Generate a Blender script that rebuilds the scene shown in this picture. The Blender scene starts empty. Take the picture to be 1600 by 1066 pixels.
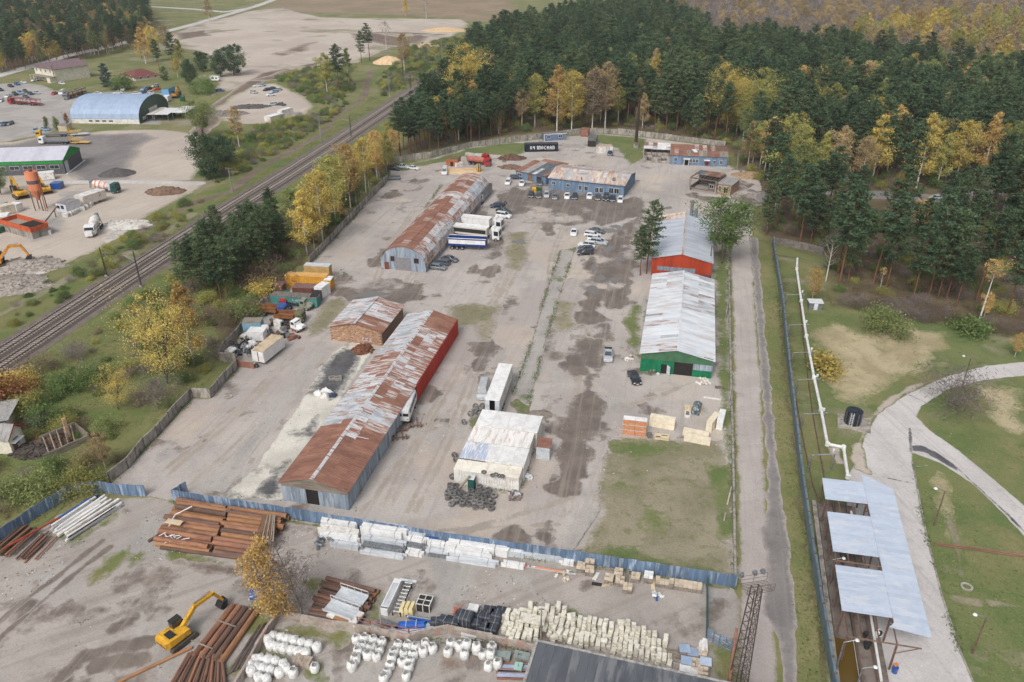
import bpy,math,random
import numpy as np
from mathutils import Vector,Matrix,Euler
R=random.Random(7)
SC=bpy.context.scene
COL=SC.collection
rad=math.radians
F,TH,HC=1230.0,math.radians(28),75.0
cT,sT=math.cos(TH),math.sin(TH)
cd=bpy.data.cameras.new('camera');cam=bpy.data.objects.new('camera',cd);COL.objects.link(cam)
cam.location=(0,0,HC);cam.rotation_euler=(math.pi/2-TH,0,0)
cd.sensor_width=36;cd.lens=F*36/1600;cd.clip_start=1;cd.clip_end=6000
SC.camera=cam
SUN_EL,SUN_AZ=48.0,205.0
W=bpy.data.worlds.new('World');SC.world=W;W.use_nodes=True
wn=W.node_tree;wn.nodes.clear()
sky=wn.nodes.new('ShaderNodeTexSky');sky.sky_type='NISHITA';sky.sun_disc=False
sky.sun_elevation=rad(SUN_EL);sky.sun_rotation=rad(SUN_AZ)
sky.air_density=1.0;sky.dust_density=6.0;sky.ozone_density=0.6;sky.altitude=75
hs=wn.nodes.new('ShaderNodeHueSaturation');hs.inputs['Saturation'].default_value=0.28
bg=wn.nodes.new('ShaderNodeBackground');bg.inputs['Strength'].default_value=0.15
wo=wn.nodes.new('ShaderNodeOutputWorld')
wn.links.new(sky.outputs[0],hs.inputs['Color']);wn.links.new(hs.outputs[0],bg.inputs[0]);wn.links.new(bg.outputs[0],wo.inputs[0])
sd=bpy.data.lights.new('sun','SUN');sd.energy=1.3;sd.angle=rad(16);sd.color=(1,.97,.93)
sun=bpy.data.objects.new('sun',sd);COL.objects.link(sun)
az=rad(SUN_AZ);el=rad(SUN_EL)
sdir=Vector((math.sin(az)*math.cos(el),math.cos(az)*math.cos(el),math.sin(el)))
sun.rotation_euler=sdir.to_track_quat('Z','Y').to_euler();sun.location=(0,0,200)
vs=SC.view_settings;vs.view_transform='Standard';vs.look='None';vs.exposure=-0.03;vs.gamma=1.0
try:vs.use_curve_mapping=False
except Exception:pass
def G(px,py,z=0.0):
 x=(px-800)/F;u=(533-py)/F
 t=(z-HC)/(-sT+u*cT)
 return(x*t,(cT+u*sT)*t)
def GL(pts,z=0.0):return[G(p[0],p[1],z)for p in pts]
def ZT(g,py):
 k=(533-py)/F
 return HC+g[1]*(k*cT-sT)/(cT+k*sT)
def PX(x,y,z=0.0):
 w=z-HC;D=y*cT-w*sT;U=y*sT+w*cT
 return(800+F*x/D,533-F*U/D)
def T4(ox,oy,pts):return[(ox+x/4.0,oy+y/4.0)for x,y in pts]
def _h(ix,iy,seed):
 n=(ix.astype(np.int64)*374761393+iy.astype(np.int64)*668265263+seed*974634)&0x7fffffff
 n=((n^(n>>13))*1274126177)&0x7fffffff
 return((n^(n>>16))&0xffff)/65535.0
def vnoise(x,y,seed=0):
 x=np.asarray(x,float);y=np.asarray(y,float)
 ix=np.floor(x);iy=np.floor(y);fx=x-ix;fy=y-iy
 fx=fx*fx*(3-2*fx);fy=fy*fy*(3-2*fy)
 a=_h(ix,iy,seed);b=_h(ix+1,iy,seed);c=_h(ix,iy+1,seed);d=_h(ix+1,iy+1,seed)
 return(a*(1-fx)+b*fx)*(1-fy)+(c*(1-fx)+d*fx)*fy
def fbm(x,y,sc,octv=4,seed=0):
 s=0;a=1;t=0
 for i in range(octv):
  s=s+a*vnoise(x*sc,y*sc,seed+i*17);t+=a;a*=.55;sc*=2.1
 return s/t-.5
class MB:
 def __init__(s):s.v=[];s.f=[];s.m=[]
 def add(s,vs,fs,mi=0,M=None):
  b=len(s.v)
  s.v+=[tuple(M@Vector(p))for p in vs]if M is not None else[tuple(p)for p in vs]
  s.f+=[tuple(i+b for i in f)for f in fs];s.m+=[mi]*len(fs)
  return s
 def box(s,x0,y0,z0,x1,y1,z1,mi=0,M=None):
  return s.add([(x0,y0,z0),(x1,y0,z0),(x1,y1,z0),(x0,y1,z0),(x0,y0,z1),(x1,y0,z1),(x1,y1,z1),(x0,y1,z1)],
[(3,2,1,0),(4,5,6,7),(0,1,5,4),(1,2,6,5),(2,3,7,6),(3,0,4,7)],mi,M)
 def cb(s,c,d,mi=0,rz=0.,rx=0.,ry=0.):
  M=Matrix.Translation(c)@Euler((rx,ry,rz)).to_matrix().to_4x4()
  return s.box(-d[0]/2,-d[1]/2,-d[2]/2,d[0]/2,d[1]/2,d[2]/2,mi,M)
 def cyl(s,p0,p1,r0,r1=None,n=8,mi=0,cap=True):
  p0=Vector(p0);p1=Vector(p1);r1=r0 if r1 is None else r1
  q=(p1-p0).to_track_quat('Z','Y');vs=[]
  for p,r in((p0,r0),(p1,r1)):
   for k in range(n):
    a=2*math.pi*k/n
    vs.append(p+q@Vector((r*math.cos(a),r*math.sin(a),0)))
  fs=[(k,(k+1)%n,n+(k+1)%n,n+k)for k in range(n)]
  if cap:fs+=[tuple(range(n-1,-1,-1)),tuple(range(n,2*n))]
  return s.add(vs,fs,mi)
 def bar(s,p0,p1,w,mi=0):return s.cyl(p0,p1,w/2*1.3,None,4,mi)
 def loft(s,rings,mi=0,cap=True,M=None):
  n=len(rings[0]);vs=[p for r in rings for p in r];fs=[]
  for i in range(len(rings)-1):
   for k in range(n):
    fs.append((i*n+k,i*n+(k+1)%n,(i+1)*n+(k+1)%n,(i+1)*n+k))
  if cap:fs+=[tuple(range(n-1,-1,-1)),tuple(range((len(rings)-1)*n,len(rings)*n))]
  return s.add(vs,fs,mi,M)
 def prism(s,poly,z0,z1,mi=0,M=None):
  n=len(poly)
  if sum(poly[i][0]*poly[(i+1)%n][1]-poly[(i+1)%n][0]*poly[i][1]for i in range(n))<0:poly=poly[::-1]
  return s.loft([[(x,y,z0)for x,y in poly],[(x,y,z1)for x,y in poly]],mi,True,M)
 def xprism(s,poly,y0,y1,mi=0):
  n=len(poly)
  if sum(poly[i][0]*poly[(i+1)%n][1]-poly[(i+1)%n][0]*poly[i][1]for i in range(n))<0:poly=poly[::-1]
  return s.loft([[(x,y1,z)for x,z in poly],[(x,y0,z)for x,z in poly]],mi)
 def lathe(s,prof,n=12,mi=0,M=None,cap=True):
  rings=[[(r*math.cos(2*math.pi*k/n),r*math.sin(2*math.pi*k/n),z)for k in range(n)]for r,z in prof]
  return s.loft(rings,mi,cap,M)
 def mesh(s,name,mats,smooth=False):
  me=bpy.data.meshes.new(name);me.from_pydata(s.v,[],s.f)
  for m in(mats if isinstance(mats,(list,tuple))else[mats]):me.materials.append(m)
  if any(s.m):me.polygons.foreach_set('material_index',s.m)
  if smooth:me.polygons.foreach_set('use_smooth',[True]*len(s.f))
  me.update();return me
 def obj(s,name,mats,parent=None,loc=(0,0,0),rz=0.,smooth=False):
  return link(name,s.mesh(name,mats,smooth),parent,loc,rz)
def link(name,me,parent=None,loc=(0,0,0),rz=0.,sc=1.):
 o=bpy.data.objects.new(name,me);COL.objects.link(o)
 o.location=loc if len(loc)==3 else(loc[0],loc[1],0);o.rotation_euler=(0,0,rz)
 if sc!=1.:o.scale=(sc,sc,sc)if not isinstance(sc,tuple)else sc
 if parent is not None:o.parent=parent
 return o
def tag(o,label,cat,group=None):
 o['label']=label;o['category']=cat
 if group:o['group']=group
 return o
def thing(name,label,cat,loc,rz=0.,group=None,sc=1.):
 return tag(link(name,None,None,loc,rz,sc),label,cat,group)
def dup(root,loc,rz=0.,label=None,group=None,sc=None):
 r=root.copy();COL.objects.link(r);r.location=loc if len(loc)==3 else(loc[0],loc[1],0);r.rotation_euler=(0,0,rz)
 if label:r['label']=label
 if group:r['group']=group
 if sc is not None:r.scale=(sc,sc,sc)if not isinstance(sc,tuple)else sc
 for ch in list(root.children):
  c=ch.copy();COL.objects.link(c);c.parent=r
  for g in ch.children:
   d=g.copy();COL.objects.link(d);d.parent=c
 return r
def struct(o,kind='structure'):o['kind']=kind;return o
K=0.92
def s(r,g,b):
 f=lambda c:(c/255/12.92 if c/255<=.04045 else((c/255+.055)/1.055)**2.4)*K
 return(f(r),f(g),f(b),1)
def nd(nt,t,props=None,ins=None):
 n=nt.nodes.new('ShaderNode'+t)
 for k,v in(props or{}).items():setattr(n,k,v)
 for k,v in(ins or{}).items():
  if isinstance(v,bpy.types.NodeSocket):nt.links.new(v,n.inputs[k])
  else:n.inputs[k].default_value=v
 return n
def ma(nt,op,a,b=0.,c=0.,clamp=False):
 return nd(nt,'Math',{'operation':op,'use_clamp':clamp},{0:a,1:b,2:c}).outputs[0]
def mixc(nt,fac,a,b,bt='MIX'):
 n=nd(nt,'Mix',{'data_type':'RGBA','blend_type':bt},{0:fac,6:a,7:b});return n.outputs[2]
def ramp(nt,v,lo,hi):
 return nd(nt,'MapRange',{'clamp':True,'interpolation_type':'SMOOTHSTEP'},{0:v,1:lo,2:hi,3:0.,4:1.}).outputs[0]
def noise(nt,P,sc,det=5.,ro=.6,dist=0.):
 return nd(nt,'TexNoise',None,{'Vector':P,'Scale':sc,'Detail':det,'Roughness':ro,'Distortion':dist}).outputs[0]
def mapv(nt,P,rot=(0,0,0),sc=(1,1,1),loc=(0,0,0)):
 return nd(nt,'Mapping',None,{'Vector':P,'Rotation':rot,'Scale':sc,'Location':loc}).outputs[0]
def newmat(name):
 m=bpy.data.materials.new(name);m.use_nodes=True;nt=m.node_tree
 b=nt.nodes['Principled BSDF'];return m,nt,b
MATS={}
def mk(name,c,c2=None,sc=2.,rough=.7,bump=0.,bsc=8.,metal=0.,rand=.06,lo=.42,hi=.62,stretch=None,wave=None,c3=None,sc3=.5,spec=.3,coat=0.,world=None):
 if name in MATS:return MATS[name]
 m,nt,b=newmat(name);MATS[name]=m
 tc=nd(nt,'TexCoord').outputs['Object']
 oi=nd(nt,'ObjectInfo').outputs['Random']
 off=nd(nt,'CombineXYZ',None,{0:ma(nt,'MULTIPLY',oi,57.),1:ma(nt,'MULTIPLY',oi,91.),2:ma(nt,'MULTIPLY',oi,23.)}).outputs[0]
 P=nd(nt,'VectorMath',{'operation':'ADD'},{0:tc,1:off}).outputs[0]
 if world is not None:P=mapv(nt,nd(nt,'NewGeometry').outputs['Position'],rot=(0,0,rad(world)))
 Q=mapv(nt,P,sc=stretch)if stretch else P
 col=nd(nt,'RGB');col.outputs[0].default_value=c;col=col.outputs[0]
 if c2:col=mixc(nt,ramp(nt,noise(nt,Q,sc,7.,.65),lo,hi),col,c2)
 if c3:col=mixc(nt,ramp(nt,noise(nt,Q,sc3,6.,.7),.5,.62),col,c3)
 if rand:
  k=ma(nt,'MULTIPLY_ADD',oi,2*rand,1-rand)
  col=nd(nt,'VectorMath',{'operation':'SCALE'},{0:col,'Scale':k}).outputs[0]
 nt.links.new(col,b.inputs['Base Color'])
 b.inputs['Roughness'].default_value=rough;b.inputs['Metallic'].default_value=metal
 b.inputs['Specular IOR Level'].default_value=spec
 if coat:b.inputs['Coat Weight'].default_value=coat;b.inputs['Coat Roughness'].default_value=.08
 h=None
 if bump:h=nd(nt,'Bump',None,{'Height':noise(nt,P,bsc,6.),'Strength':bump,'Distance':.15}).outputs[0]
 if wave:
  ax,per,st=wave
  w=nd(nt,'TexWave',{'bands_direction':ax,'wave_profile':'SIN'},{'Vector':tc,'Scale':2*math.pi/(20*per)}).outputs['Fac']
  bi={'Height':w,'Strength':st,'Distance':per*.4}
  if h:bi['Normal']=h
  h=nd(nt,'Bump',None,bi).outputs[0]
 if h:nt.links.new(h,b.inputs['Normal'])
 return m
def paint(r,g,b,name):return mk(name,s(r,g,b),s(r*.9+8,g*.9+7,b*.9+5),1.5,.35,rand=.04,coat=.5,spec=.5)
GS={
'dirt':(s(183,176,170),s(169,161,157),s(152,144,137),.05,.35,.4,(77.5,s(155,147,141),.45)),
'lower':(s(174,166,160),s(159,152,146),s(137,129,123),.06,.4,.45,(28,s(145,136,130),.6)),
'sand':(s(193,182,170),s(179,167,157),s(155,145,135),.02,.15,.35,(70,s(170,158,148),.5)),
'mud':(s(126,116,108),s(110,101,95),s(94,87,83),.2,.9,.6,(80,s(150,140,131),.7)),
'grey':(s(172,167,162),s(156,152,148),s(138,134,130),.08,.6,.4,(77.5,s(182,176,170),.4)),
'track':(s(170,160,149),s(160,150,140),s(148,139,130),.08,.6,.4,None),
'slab':(s(212,208,198),s(192,188,178),s(108,106,103),.12,.16,.9,None),
'concrete':(s(200,196,194),s(188,184,182),s(166,162,160),.1,.5,.45,(100,s(172,168,166),.6)),
'asphalt':(s(122,118,117),s(136,131,129),s(108,105,104),.08,.6,.5,(77.5,s(146,141,137),.5)),
'tar':(s(84,84,87),s(102,101,103),s(70,70,73),.3,1.2,.5,None),
'grass':(s(100,112,64),s(122,120,78),s(84,98,54),.09,.6,.6,None),
'lawn':(s(97,112,67),s(113,120,77),s(127,122,90),.1,.5,.55,None),
'meadow':(s(112,118,74),s(132,127,90),s(94,104,62),.07,.5,.5,None),
'dry':(s(178,166,136),s(156,145,114),s(124,122,86),.12,.5,.55,None),
'litter':(s(94,80,64),s(106,96,72),s(74,64,54),.08,.5,.6,None),
'heath':(s(150,132,112),s(136,122,100),s(114,110,82),.02,.1,.6,None),
'wasteland':(s(148,140,120),s(130,125,102),s(106,110,74),.12,.55,.75,None),
'ballast':(s(124,113,108),s(108,99,95),s(92,84,80),.5,2.,.5,None),
'earth':(s(112,99,90),s(130,115,103),s(88,78,71),.1,.6,.6,None),
'rubble':(s(206,201,194),s(178,171,164),s(132,125,118),.3,1.2,.7,None),
}
def gcol(nt,P,key,seed=0.):
 a,b,c,s1,s2,amt,st=GS[key]
 P2=mapv(nt,P,loc=(seed,seed*.7,0))
 col=mixc(nt,ramp(nt,noise(nt,P2,s1,8.,.62,.3),.4,.6),a,b)
 col=mixc(nt,ma(nt,'MULTIPLY',ramp(nt,noise(nt,P2,s2,7.,.68,.2),.5,.68),amt),col,c)
 if st:
  Q=mapv(nt,mapv(nt,P,rot=(0,0,-rad(st[0]))),sc=(.035,.9,1))
  col=mixc(nt,ma(nt,'MULTIPLY',ramp(nt,noise(nt,Q,1.,6.,.62,.4),.48,.68),st[2]),col,st[1])
 fa=1.1 if key in('grass','lawn','meadow','dry','litter','wasteland','rubble','ballast')else.75
 fine=ma(nt,'MULTIPLY_ADD',noise(nt,P,3.6,6.,.8),fa,1.-fa*.5)
 return nd(nt,'VectorMath',{'operation':'SCALE'},{0:col,'Scale':fine}).outputs[0]
def gmat(key,under=None,soft=1.5,rough=.92,bump=.35,seed=0.):
 nm='ground_%s_%s_%s'%(key,under,soft)
 if nm in MATS:return MATS[nm]
 m,nt,b=newmat(nm);MATS[nm]=m
 P=nd(nt,'NewGeometry').outputs['Position']
 col=gcol(nt,P,key,seed)
 rg=rough
 if under:
  e=nd(nt,'Attribute',{'attribute_name':'edge'}).outputs['Fac']
  j=ma(nt,'MULTIPLY_ADD',noise(nt,P,1.1,6.,.7),soft*1.6,-soft*.8)
  fac=ramp(nt,ma(nt,'ADD',ma(nt,'ADD',e,j),soft*.3),0.,soft)
  col=mixc(nt,fac,gcol(nt,P,under),col)
  rg=nd(nt,'MapRange',None,{0:fac,1:0.,2:1.,3:.92,4:rough}).outputs[0]
 nt.links.new(col,b.inputs['Base Color'])
 if isinstance(rg,float):b.inputs['Roughness'].default_value=rg
 else:nt.links.new(rg,b.inputs['Roughness'])
 b.inputs['Specular IOR Level'].default_value=.25
 bp=nd(nt,'Bump',None,{'Height':noise(nt,P,2.2,7.,.7),'Strength':bump,'Distance':.25})
 nt.links.new(bp.outputs[0],b.inputs['Normal'])
 return m
LV=[0]
def sdf_poly(X,Y,poly):
 d=np.full(X.shape,1e9);ins=np.zeros(X.shape,bool);n=len(poly)
 for i in range(n):
  x0,y0=poly[i];x1,y1=poly[(i+1)%n]
  ex,ey=x1-x0,y1-y0;L=ex*ex+ey*ey+1e-9
  t=np.clip(((X-x0)*ex+(Y-y0)*ey)/L,0,1)
  d=np.minimum(d,(X-x0-t*ex)**2+(Y-y0-t*ey)**2)
  c=((y0>Y)!=(y1>Y))&(X<(x1-x0)*(Y-y0)/(y1-y0+1e-12)+x0)
  ins^=c
 d=np.sqrt(d);return np.where(ins,d,-d)
def sdf_line(X,Y,pts,w):
 d=np.full(X.shape,1e9)
 for(x0,y0),(x1,y1)in zip(pts[:-1],pts[1:]):
  ex,ey=x1-x0,y1-y0;L=ex*ex+ey*ey+1e-9
  t=np.clip(((X-x0)*ex+(Y-y0)*ey)/L,0,1)
  d=np.minimum(d,(X-x0-t*ex)**2+(Y-y0-t*ey)**2)
 return w/2-np.sqrt(d)
def in_poly(x,y,poly):
 return bool(sdf_poly(np.array([x]),np.array([y]),poly)[0]>0)
def sheet(name,polys,mat,amp=1.,nsc=.25,cell=None,line=None,px=True,lvl=None,seed=0,octv=4,grow=0.,isl=None):
 """a flat sheet whose outline is the polygon (or a band along a line) roughened by fractal noise"""
 if not isinstance(polys[0],list):polys=[polys]
 polys=[GL(p)if px else p for p in polys]
 allp=[q for p in polys for q in p]
 pad=2+amp*1.2+(line or 0)
 x0=min(q[0]for q in allp)-pad;x1=max(q[0]for q in allp)+pad
 y0=min(q[1]for q in allp)-pad;y1=max(q[1]for q in allp)+pad
 if cell is None:
  yc=max(40,y0);cell=max(.3,min(4.,(yc+40)/1230*2.6))
 cell=max(cell,math.sqrt((x1-x0)*(y1-y0)/120000.))
 nx=int((x1-x0)/cell)+2;ny=int((y1-y0)/cell)+2
 gx=x0+np.arange(nx)*cell;gy=y0+np.arange(ny)*cell
 X,Y=np.meshgrid(gx,gy)
 V=np.full(X.shape,-1e9)
 for p in polys:V=np.maximum(V,sdf_line(X,Y,p,line)if line else sdf_poly(X,Y,p))
 V=V+grow+amp*2.2*fbm(X,Y,nsc,octv,seed+11)
 if isl:V=np.minimum(V,(fbm(X,Y,isl[0],5,seed+5)-isl[1])*isl[2])
 if lvl is None:LV[0]+=1;lvl=LV[0]
 z=lvl*.005
 idx={};verts=[];vals=[];faces=[]
 def gv(j,i):
  k=(j,i)
  if k not in idx:idx[k]=len(verts);verts.append((gx[i],gy[j],z));vals.append(V[j,i])
  return idx[k]
 def ev(j0,i0,j1,i1):
  if(j0,i0)>(j1,i1):j0,i0,j1,i1=j1,i1,j0,i0
  k=(j0,i0,j1,i1)
  if k not in idx:
   a,b=V[j0,i0],V[j1,i1];t=a/(a-b)
   idx[k]=len(verts);verts.append((gx[i0]+(gx[i1]-gx[i0])*t,gy[j0]+(gy[j1]-gy[j0])*t,z));vals.append(0.)
  return idx[k]
 ins=V>0
 full=ins[:-1,:-1]&ins[:-1,1:]&ins[1:,:-1]&ins[1:,1:]
 part=(ins[:-1,:-1]|ins[:-1,1:]|ins[1:,:-1]|ins[1:,1:])&~full
 for j,i in zip(*np.nonzero(part)):
  c=[(j,i),(j,i+1),(j+1,i+1),(j+1,i)];out=[]
  for q in range(4):
   a=c[q];b=c[(q+1)%4]
   if ins[a]:out.append(gv(*a))
   if ins[a]!=ins[b]:out.append(ev(*a,*b))
  if len(out)>=3:faces.append(tuple(out))
 for j,i in zip(*np.nonzero(full)):
  faces.append((gv(j,i),gv(j,i+1),gv(j+1,i+1),gv(j+1,i)))
 me=bpy.data.meshes.new(name);me.from_pydata(verts,[],faces);me.materials.append(mat)
 at=me.attributes.new('edge','FLOAT','POINT');at.data.foreach_set('value',np.array(vals,np.float32))
 return struct(link(name,me))
g=MB();g.add([(-3000,-500,0),(3000,-500,0),(3000,5000,0),(-3000,5000,0)],[(0,1,2,3)])
struct(g.obj('ground',gmat('meadow')))
sheet('rough_grass',[(-400,-10),(760,-10),(760,60),(345,600),(-400,950)],gmat('grass','meadow',5.),.4,.1,2.2,isl=(.05,.02,22),seed=51)
sheet('rough_grass',[(-400,-10),(760,-10),(760,60),(345,600),(-400,950)],gmat('wasteland','meadow',5.),.4,.1,2.2,isl=(.06,.11,22),seed=57)
sheet('moor',[(380,20),(420,2),(560,-20),(820,-25),(800,30),(740,40),(700,28),(500,22)],gmat('heath','meadow',20.),14,.02,4.)
sheet('woodland_floor',[(1180,80),(1080,30),(1000,-15),(1620,-20),(1750,60),(1700,140),(1400,110)],gmat('wasteland','meadow',20.),14,.02,5.)
sheet('forest_floor',[[(640,205),(700,150),(745,85),(820,45),(950,10),(1050,5),(1120,60),(1250,75),(1400,95),(1620,130),(1900,200),(1900,560),(1620,515),(1500,505),(1410,490),(1300,470),(1283,405),(1205,385),(1185,378),(1180,300),(1137,232),(995,205),(932,200),(800,214),(700,232),(612,250)],
[(470,395),(600,268),(625,222),(520,262),(400,350),(270,435),(300,480),(345,560),(410,480)]],gmat('litter','meadow',5.),4,.06,1.6)
sheet('wood_floor',[(-300,120),(-300,20),(0,-10),(235,10),(250,45),(160,85),(0,112)],gmat('litter','meadow',8.),6,.04,3.)
sheet('sand_flat',[(255,66),(300,40),(395,17),(440,13),(500,27),(600,29),(720,30),(738,38),(700,58),(660,72),(610,74),(560,98),(520,104),(460,116),(400,124),(360,140),(330,150),(345,118),(335,96),(300,80)],gmat('sand','meadow',6.),6,.03,1.6)
sheet('turned_earth',[[(425,85),(470,68),(500,65),(480,80),(440,90)],[(270,52),(340,46),(330,56),(275,64)],[(540,52),(600,50),(680,52),(655,70),(610,72),(560,64)],[(400,125),(440,110),(520,100),(510,118),(440,126)]],gmat('earth','sand',8.),5,.05,1.2)
sheet('turned_earth',[(255,66),(300,40),(395,17),(440,13),(500,27),(600,29),(720,30),(738,38),(700,58),(660,72),(610,74),(560,98),(520,104),(460,116),(400,124),(360,140),(330,150),(345,118),(335,96),(300,80)],gmat('wasteland','sand',9.),.4,.1,1.5,isl=(.035,.1,30),seed=61)
sheet('far_road',[(460,-12),(400,10),(307,37),(257,50),(163,75),(112,86),(0,118),(-80,140)],gmat('concrete','meadow',2.),.6,.05,1.2,line=9)
sheet('far_road',[(225,10),(310,15),(350,19),(390,13)],gmat('concrete','meadow',2.),.6,.05,1.4,line=9)
LV[0]=5.2
sheet('car_lot',[[(-160,170),(-60,140),(0,131),(40,130),(75,135),(110,150),(170,143),(270,146),(250,195),(110,193),(60,212),(-20,228),(-160,240)]],gmat('grey','meadow',3.),2,.08,.9)
sheet('dirt_track',[(520,96),(470,105),(420,115),(380,140),(345,165),(330,190),(305,212),(250,230)],gmat('earth','sand',4.),1.2,.08,.9,line=9)
sheet('wreck_lot',[(335,170),(365,150),(400,132),(430,130),(470,148),(492,166),(470,184),(430,193),(385,194),(345,190)],gmat('sand','meadow',4.),2,.1,.8)
sheet('works_lot',[(-200,270),(-200,215),(20,222),(70,212),(160,205),(240,203),(305,208),(330,235),(300,283),(200,290),(90,300),(-60,300)],gmat('sand','meadow',3.),2,.08,.8)
sheet('asphalt_lot',[(-160,262),(-100,225),(20,226),(65,214),(130,210),(225,208),(255,214),(222,232),(205,260),(205,280),(125,287),(100,262)],gmat('asphalt','sand',6.),2.5,.08,.8)
sheet('plant_yard',[(-260,560),(-200,300),(40,292),(140,286),(240,284),(330,286),(292,304),(240,332),(205,356),(165,384),(110,410),(55,432),(25,452),(-60,500)],gmat('sand','meadow',3.),2.5,.1,.6)
sheet('crushed_concrete',[[(30,432),(60,415),(90,408),(75,425),(30,446),(-10,470),(-40,470)],[(160,378),(175,350),(200,340),(212,345),(195,362),(165,386)]],gmat('rubble','sand',2.),1.5,.25,.5)
sheet('wet_sand',[[(60,345),(95,330),(110,345),(80,372),(50,380),(30,370)],[(95,300),(150,296),(140,310),(90,320)]],gmat('grey','sand',2.5),1.5,.2,.5)
sheet('concrete_strip',[(60,286),(150,285),(230,285),(312,287)],gmat('concrete','sand',.6),.3,.2,.6,line=4)
LV[0]=6.1
RAIL=[(-90,622),(-60,602),(47,533),(212,424.5),(370,322),(463,264),(575,191),(700,107),(750,73),(800,40)]
sheet('railway_bank',RAIL,gmat('grass','meadow',4.),2.5,.08,1.2,line=34)
sheet('ditch_path',[(200,372),(300,319),(362,299),(400,266),(462,232),(500,212),(525,182),(560,160),(572,145),(574,125),(580,112)],gmat('earth','grass',1.2),.9,.2,.6,line=3.4)
sheet('earth_track',[(0,492),(60,462),(105,436),(160,418),(245,372),(300,335)],gmat('wasteland','grass',1.4),1.2,.2,.6,line=2.6)
sheet('ballast',RAIL,gmat('ballast','grass',.9),.5,.3,.8,line=12.)
sheet('weeds',[(-60,640),(60,560),(200,465),(280,440),(340,520),(345,580),(300,615),(240,675),(172,752),(155,760),(60,810),(-60,880)],gmat('grass','meadow',6.),3,.08,.7)
LV[0]=6.4
sheet('rough_grass',[(-60,640),(60,560),(200,465),(280,440),(340,520),(345,580),(300,615),(240,675),(172,752),(155,760),(60,810),(-60,880)],gmat('wasteland','grass',3.),.4,.3,.6,isl=(.12,.03,8),seed=71)
sheet('rough_grass',[(-60,640),(60,560),(200,465),(280,440),(340,520),(345,580),(300,615),(240,675),(172,752),(155,760),(60,810),(-60,880)],gmat('lawn','grass',3.),.4,.3,.6,isl=(.15,.05,8),seed=77)
YARD=[(172,757),(246,684),(301,624),(330,624),(371,577),(369,568),(343,566),(352,547),(368,533),(392,502),(413,481),(424,476),(485,411),(547,346),(606,281),(612,263),(675,248),(737,230),(800,223),(847,218),(932,209),(995,214),(1133,231),(1142,262),(1185,268),(1190,300),(1152,330),(1140,345),(1138,420),(1148,917),(700,852),(270,784),(225,776)]
sheet('yard',YARD,gmat('dirt','meadow',.8),.5,.3,.4)
sheet('damp',YARD,gmat('grey','dirt',1.5,.85),.4,.3,.45,isl=(.11,.15,9.),seed=3)
sheet('damp',YARD,gmat('mud','dirt',1.2,.7),.4,.3,.4,isl=(.17,.15,5.),seed=8)
sheet('pale_dust',YARD,gmat('sand','dirt',2.),.4,.3,.5,isl=(.09,.1,9.),seed=14)
TRK=[]
for x0,y0,x1,y1,w in((600,790,790,420,12),(640,800,800,430,14),(620,470,690,340,10),(560,480,640,330,9),(880,800,905,560,10),(905,560,930,420,9),(250,745,470,545,14),(300,760,500,560,16),(560,800,700,640,0),(700,840,880,780,14),(680,830,860,820,10),(960,640,1080,600,8),(850,470,880,330,8),(760,480,850,340,9),(1000,300,1130,320,6),(820,345,990,325,5)):
 for s_ in(0,1):
  TRK.append([(x0+s_*w+8*math.sin(x0+k*.9)*(k/8),y0+(y1-y0)*k/8)if False else(x0+(x1-x0)*k/8+s_*w*(1-.4*k/8)+5*math.sin(x0+k*.8),y0+(y1-y0)*k/8)for k in range(9)])
sheet('wheel_track',TRK,gmat('track','dirt',.5),.45,.5,.4,line=.75)
sheet('grass_verge',[[(1116,395),(1138,380),(1144,600),(1146,915),(1138,912),(1130,720),(1120,600),(1118,480)],[(973,505),(1000,465),(1001,560),(985,545)],[(612,262),(675,249),(737,231),(800,223),(822,224),(822,240),(790,244),(745,240),(700,252),(650,262),(630,268)],[(928,210),(995,215),(1010,218),(1006,250),(985,260),(965,232),(930,222)],[(665,400),(742,300),(752,306),(690,385),(680,405)]],gmat('lawn','dirt',1.8),1.5,.3,.45,octv=5)
sheet('waste_ground',[(948,693),(965,684),(1130,690),(1140,720),(1146,910),(1000,893),(885,868),(915,842),(938,800),(930,760),(940,720)],gmat('wasteland','dirt',2.2),1.4,.25,.4)
sheet('grass_patch',[[(955,690),(1010,690),(1060,700),(1000,715),(960,712)],[(1105,725),(1140,730),(1144,850),(1120,840),(1112,770)],[(930,862),(950,850),(985,868),(1040,880),(1140,900),(1140,912),(1000,893),(905,872)],[(945,750),(985,760),(960,770),(940,765)],[(1010,800),(1045,815),(1030,830),(1005,820)],[(810,625),(828,632),(815,660),(800,665)],[(740,660),(800,660),(830,662),(830,668),(745,668)]],gmat('lawn','wasteland',2.6),2.,.35,.35,octv=5,grow=.6)
sheet('grey_roadway',[(290,768),(340,735),(420,640),(480,560),(520,535),(470,610),(400,700),(352,772)],gmat('grey','dirt',2.),1.,.2,.4)
sheet('concrete_slab',[(346,779),(395,737),(455,650),(520,550),(560,527),(612,500),(560,580),(450,760),(441,783)],gmat('slab','grey',.6),.5,.4,.35)
sheet('oil_stain',[[(490,605),(505,570),(530,545),(570,540),(560,575),(540,610),(515,628)],[(395,770),(425,735),(450,720),(441,770),(420,782)],[(470,680),(490,650),(505,640),(490,680)]],gmat('tar','slab',3.),1.6,.3,.35)
sheet('gravel_strip',[(876,392),(899,387),(872,467),(854,533),(825,635),(802,618),(832,533)],gmat('grey','dirt',.5),.25,.4,.35)
sheet('strip_weeds',[(876,392),(899,387),(872,467),(854,533),(825,635),(802,618),(832,533)],gmat('lawn','grey',1.2),.3,.3,.35,isl=(.25,.12,4.),seed=63)
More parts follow.
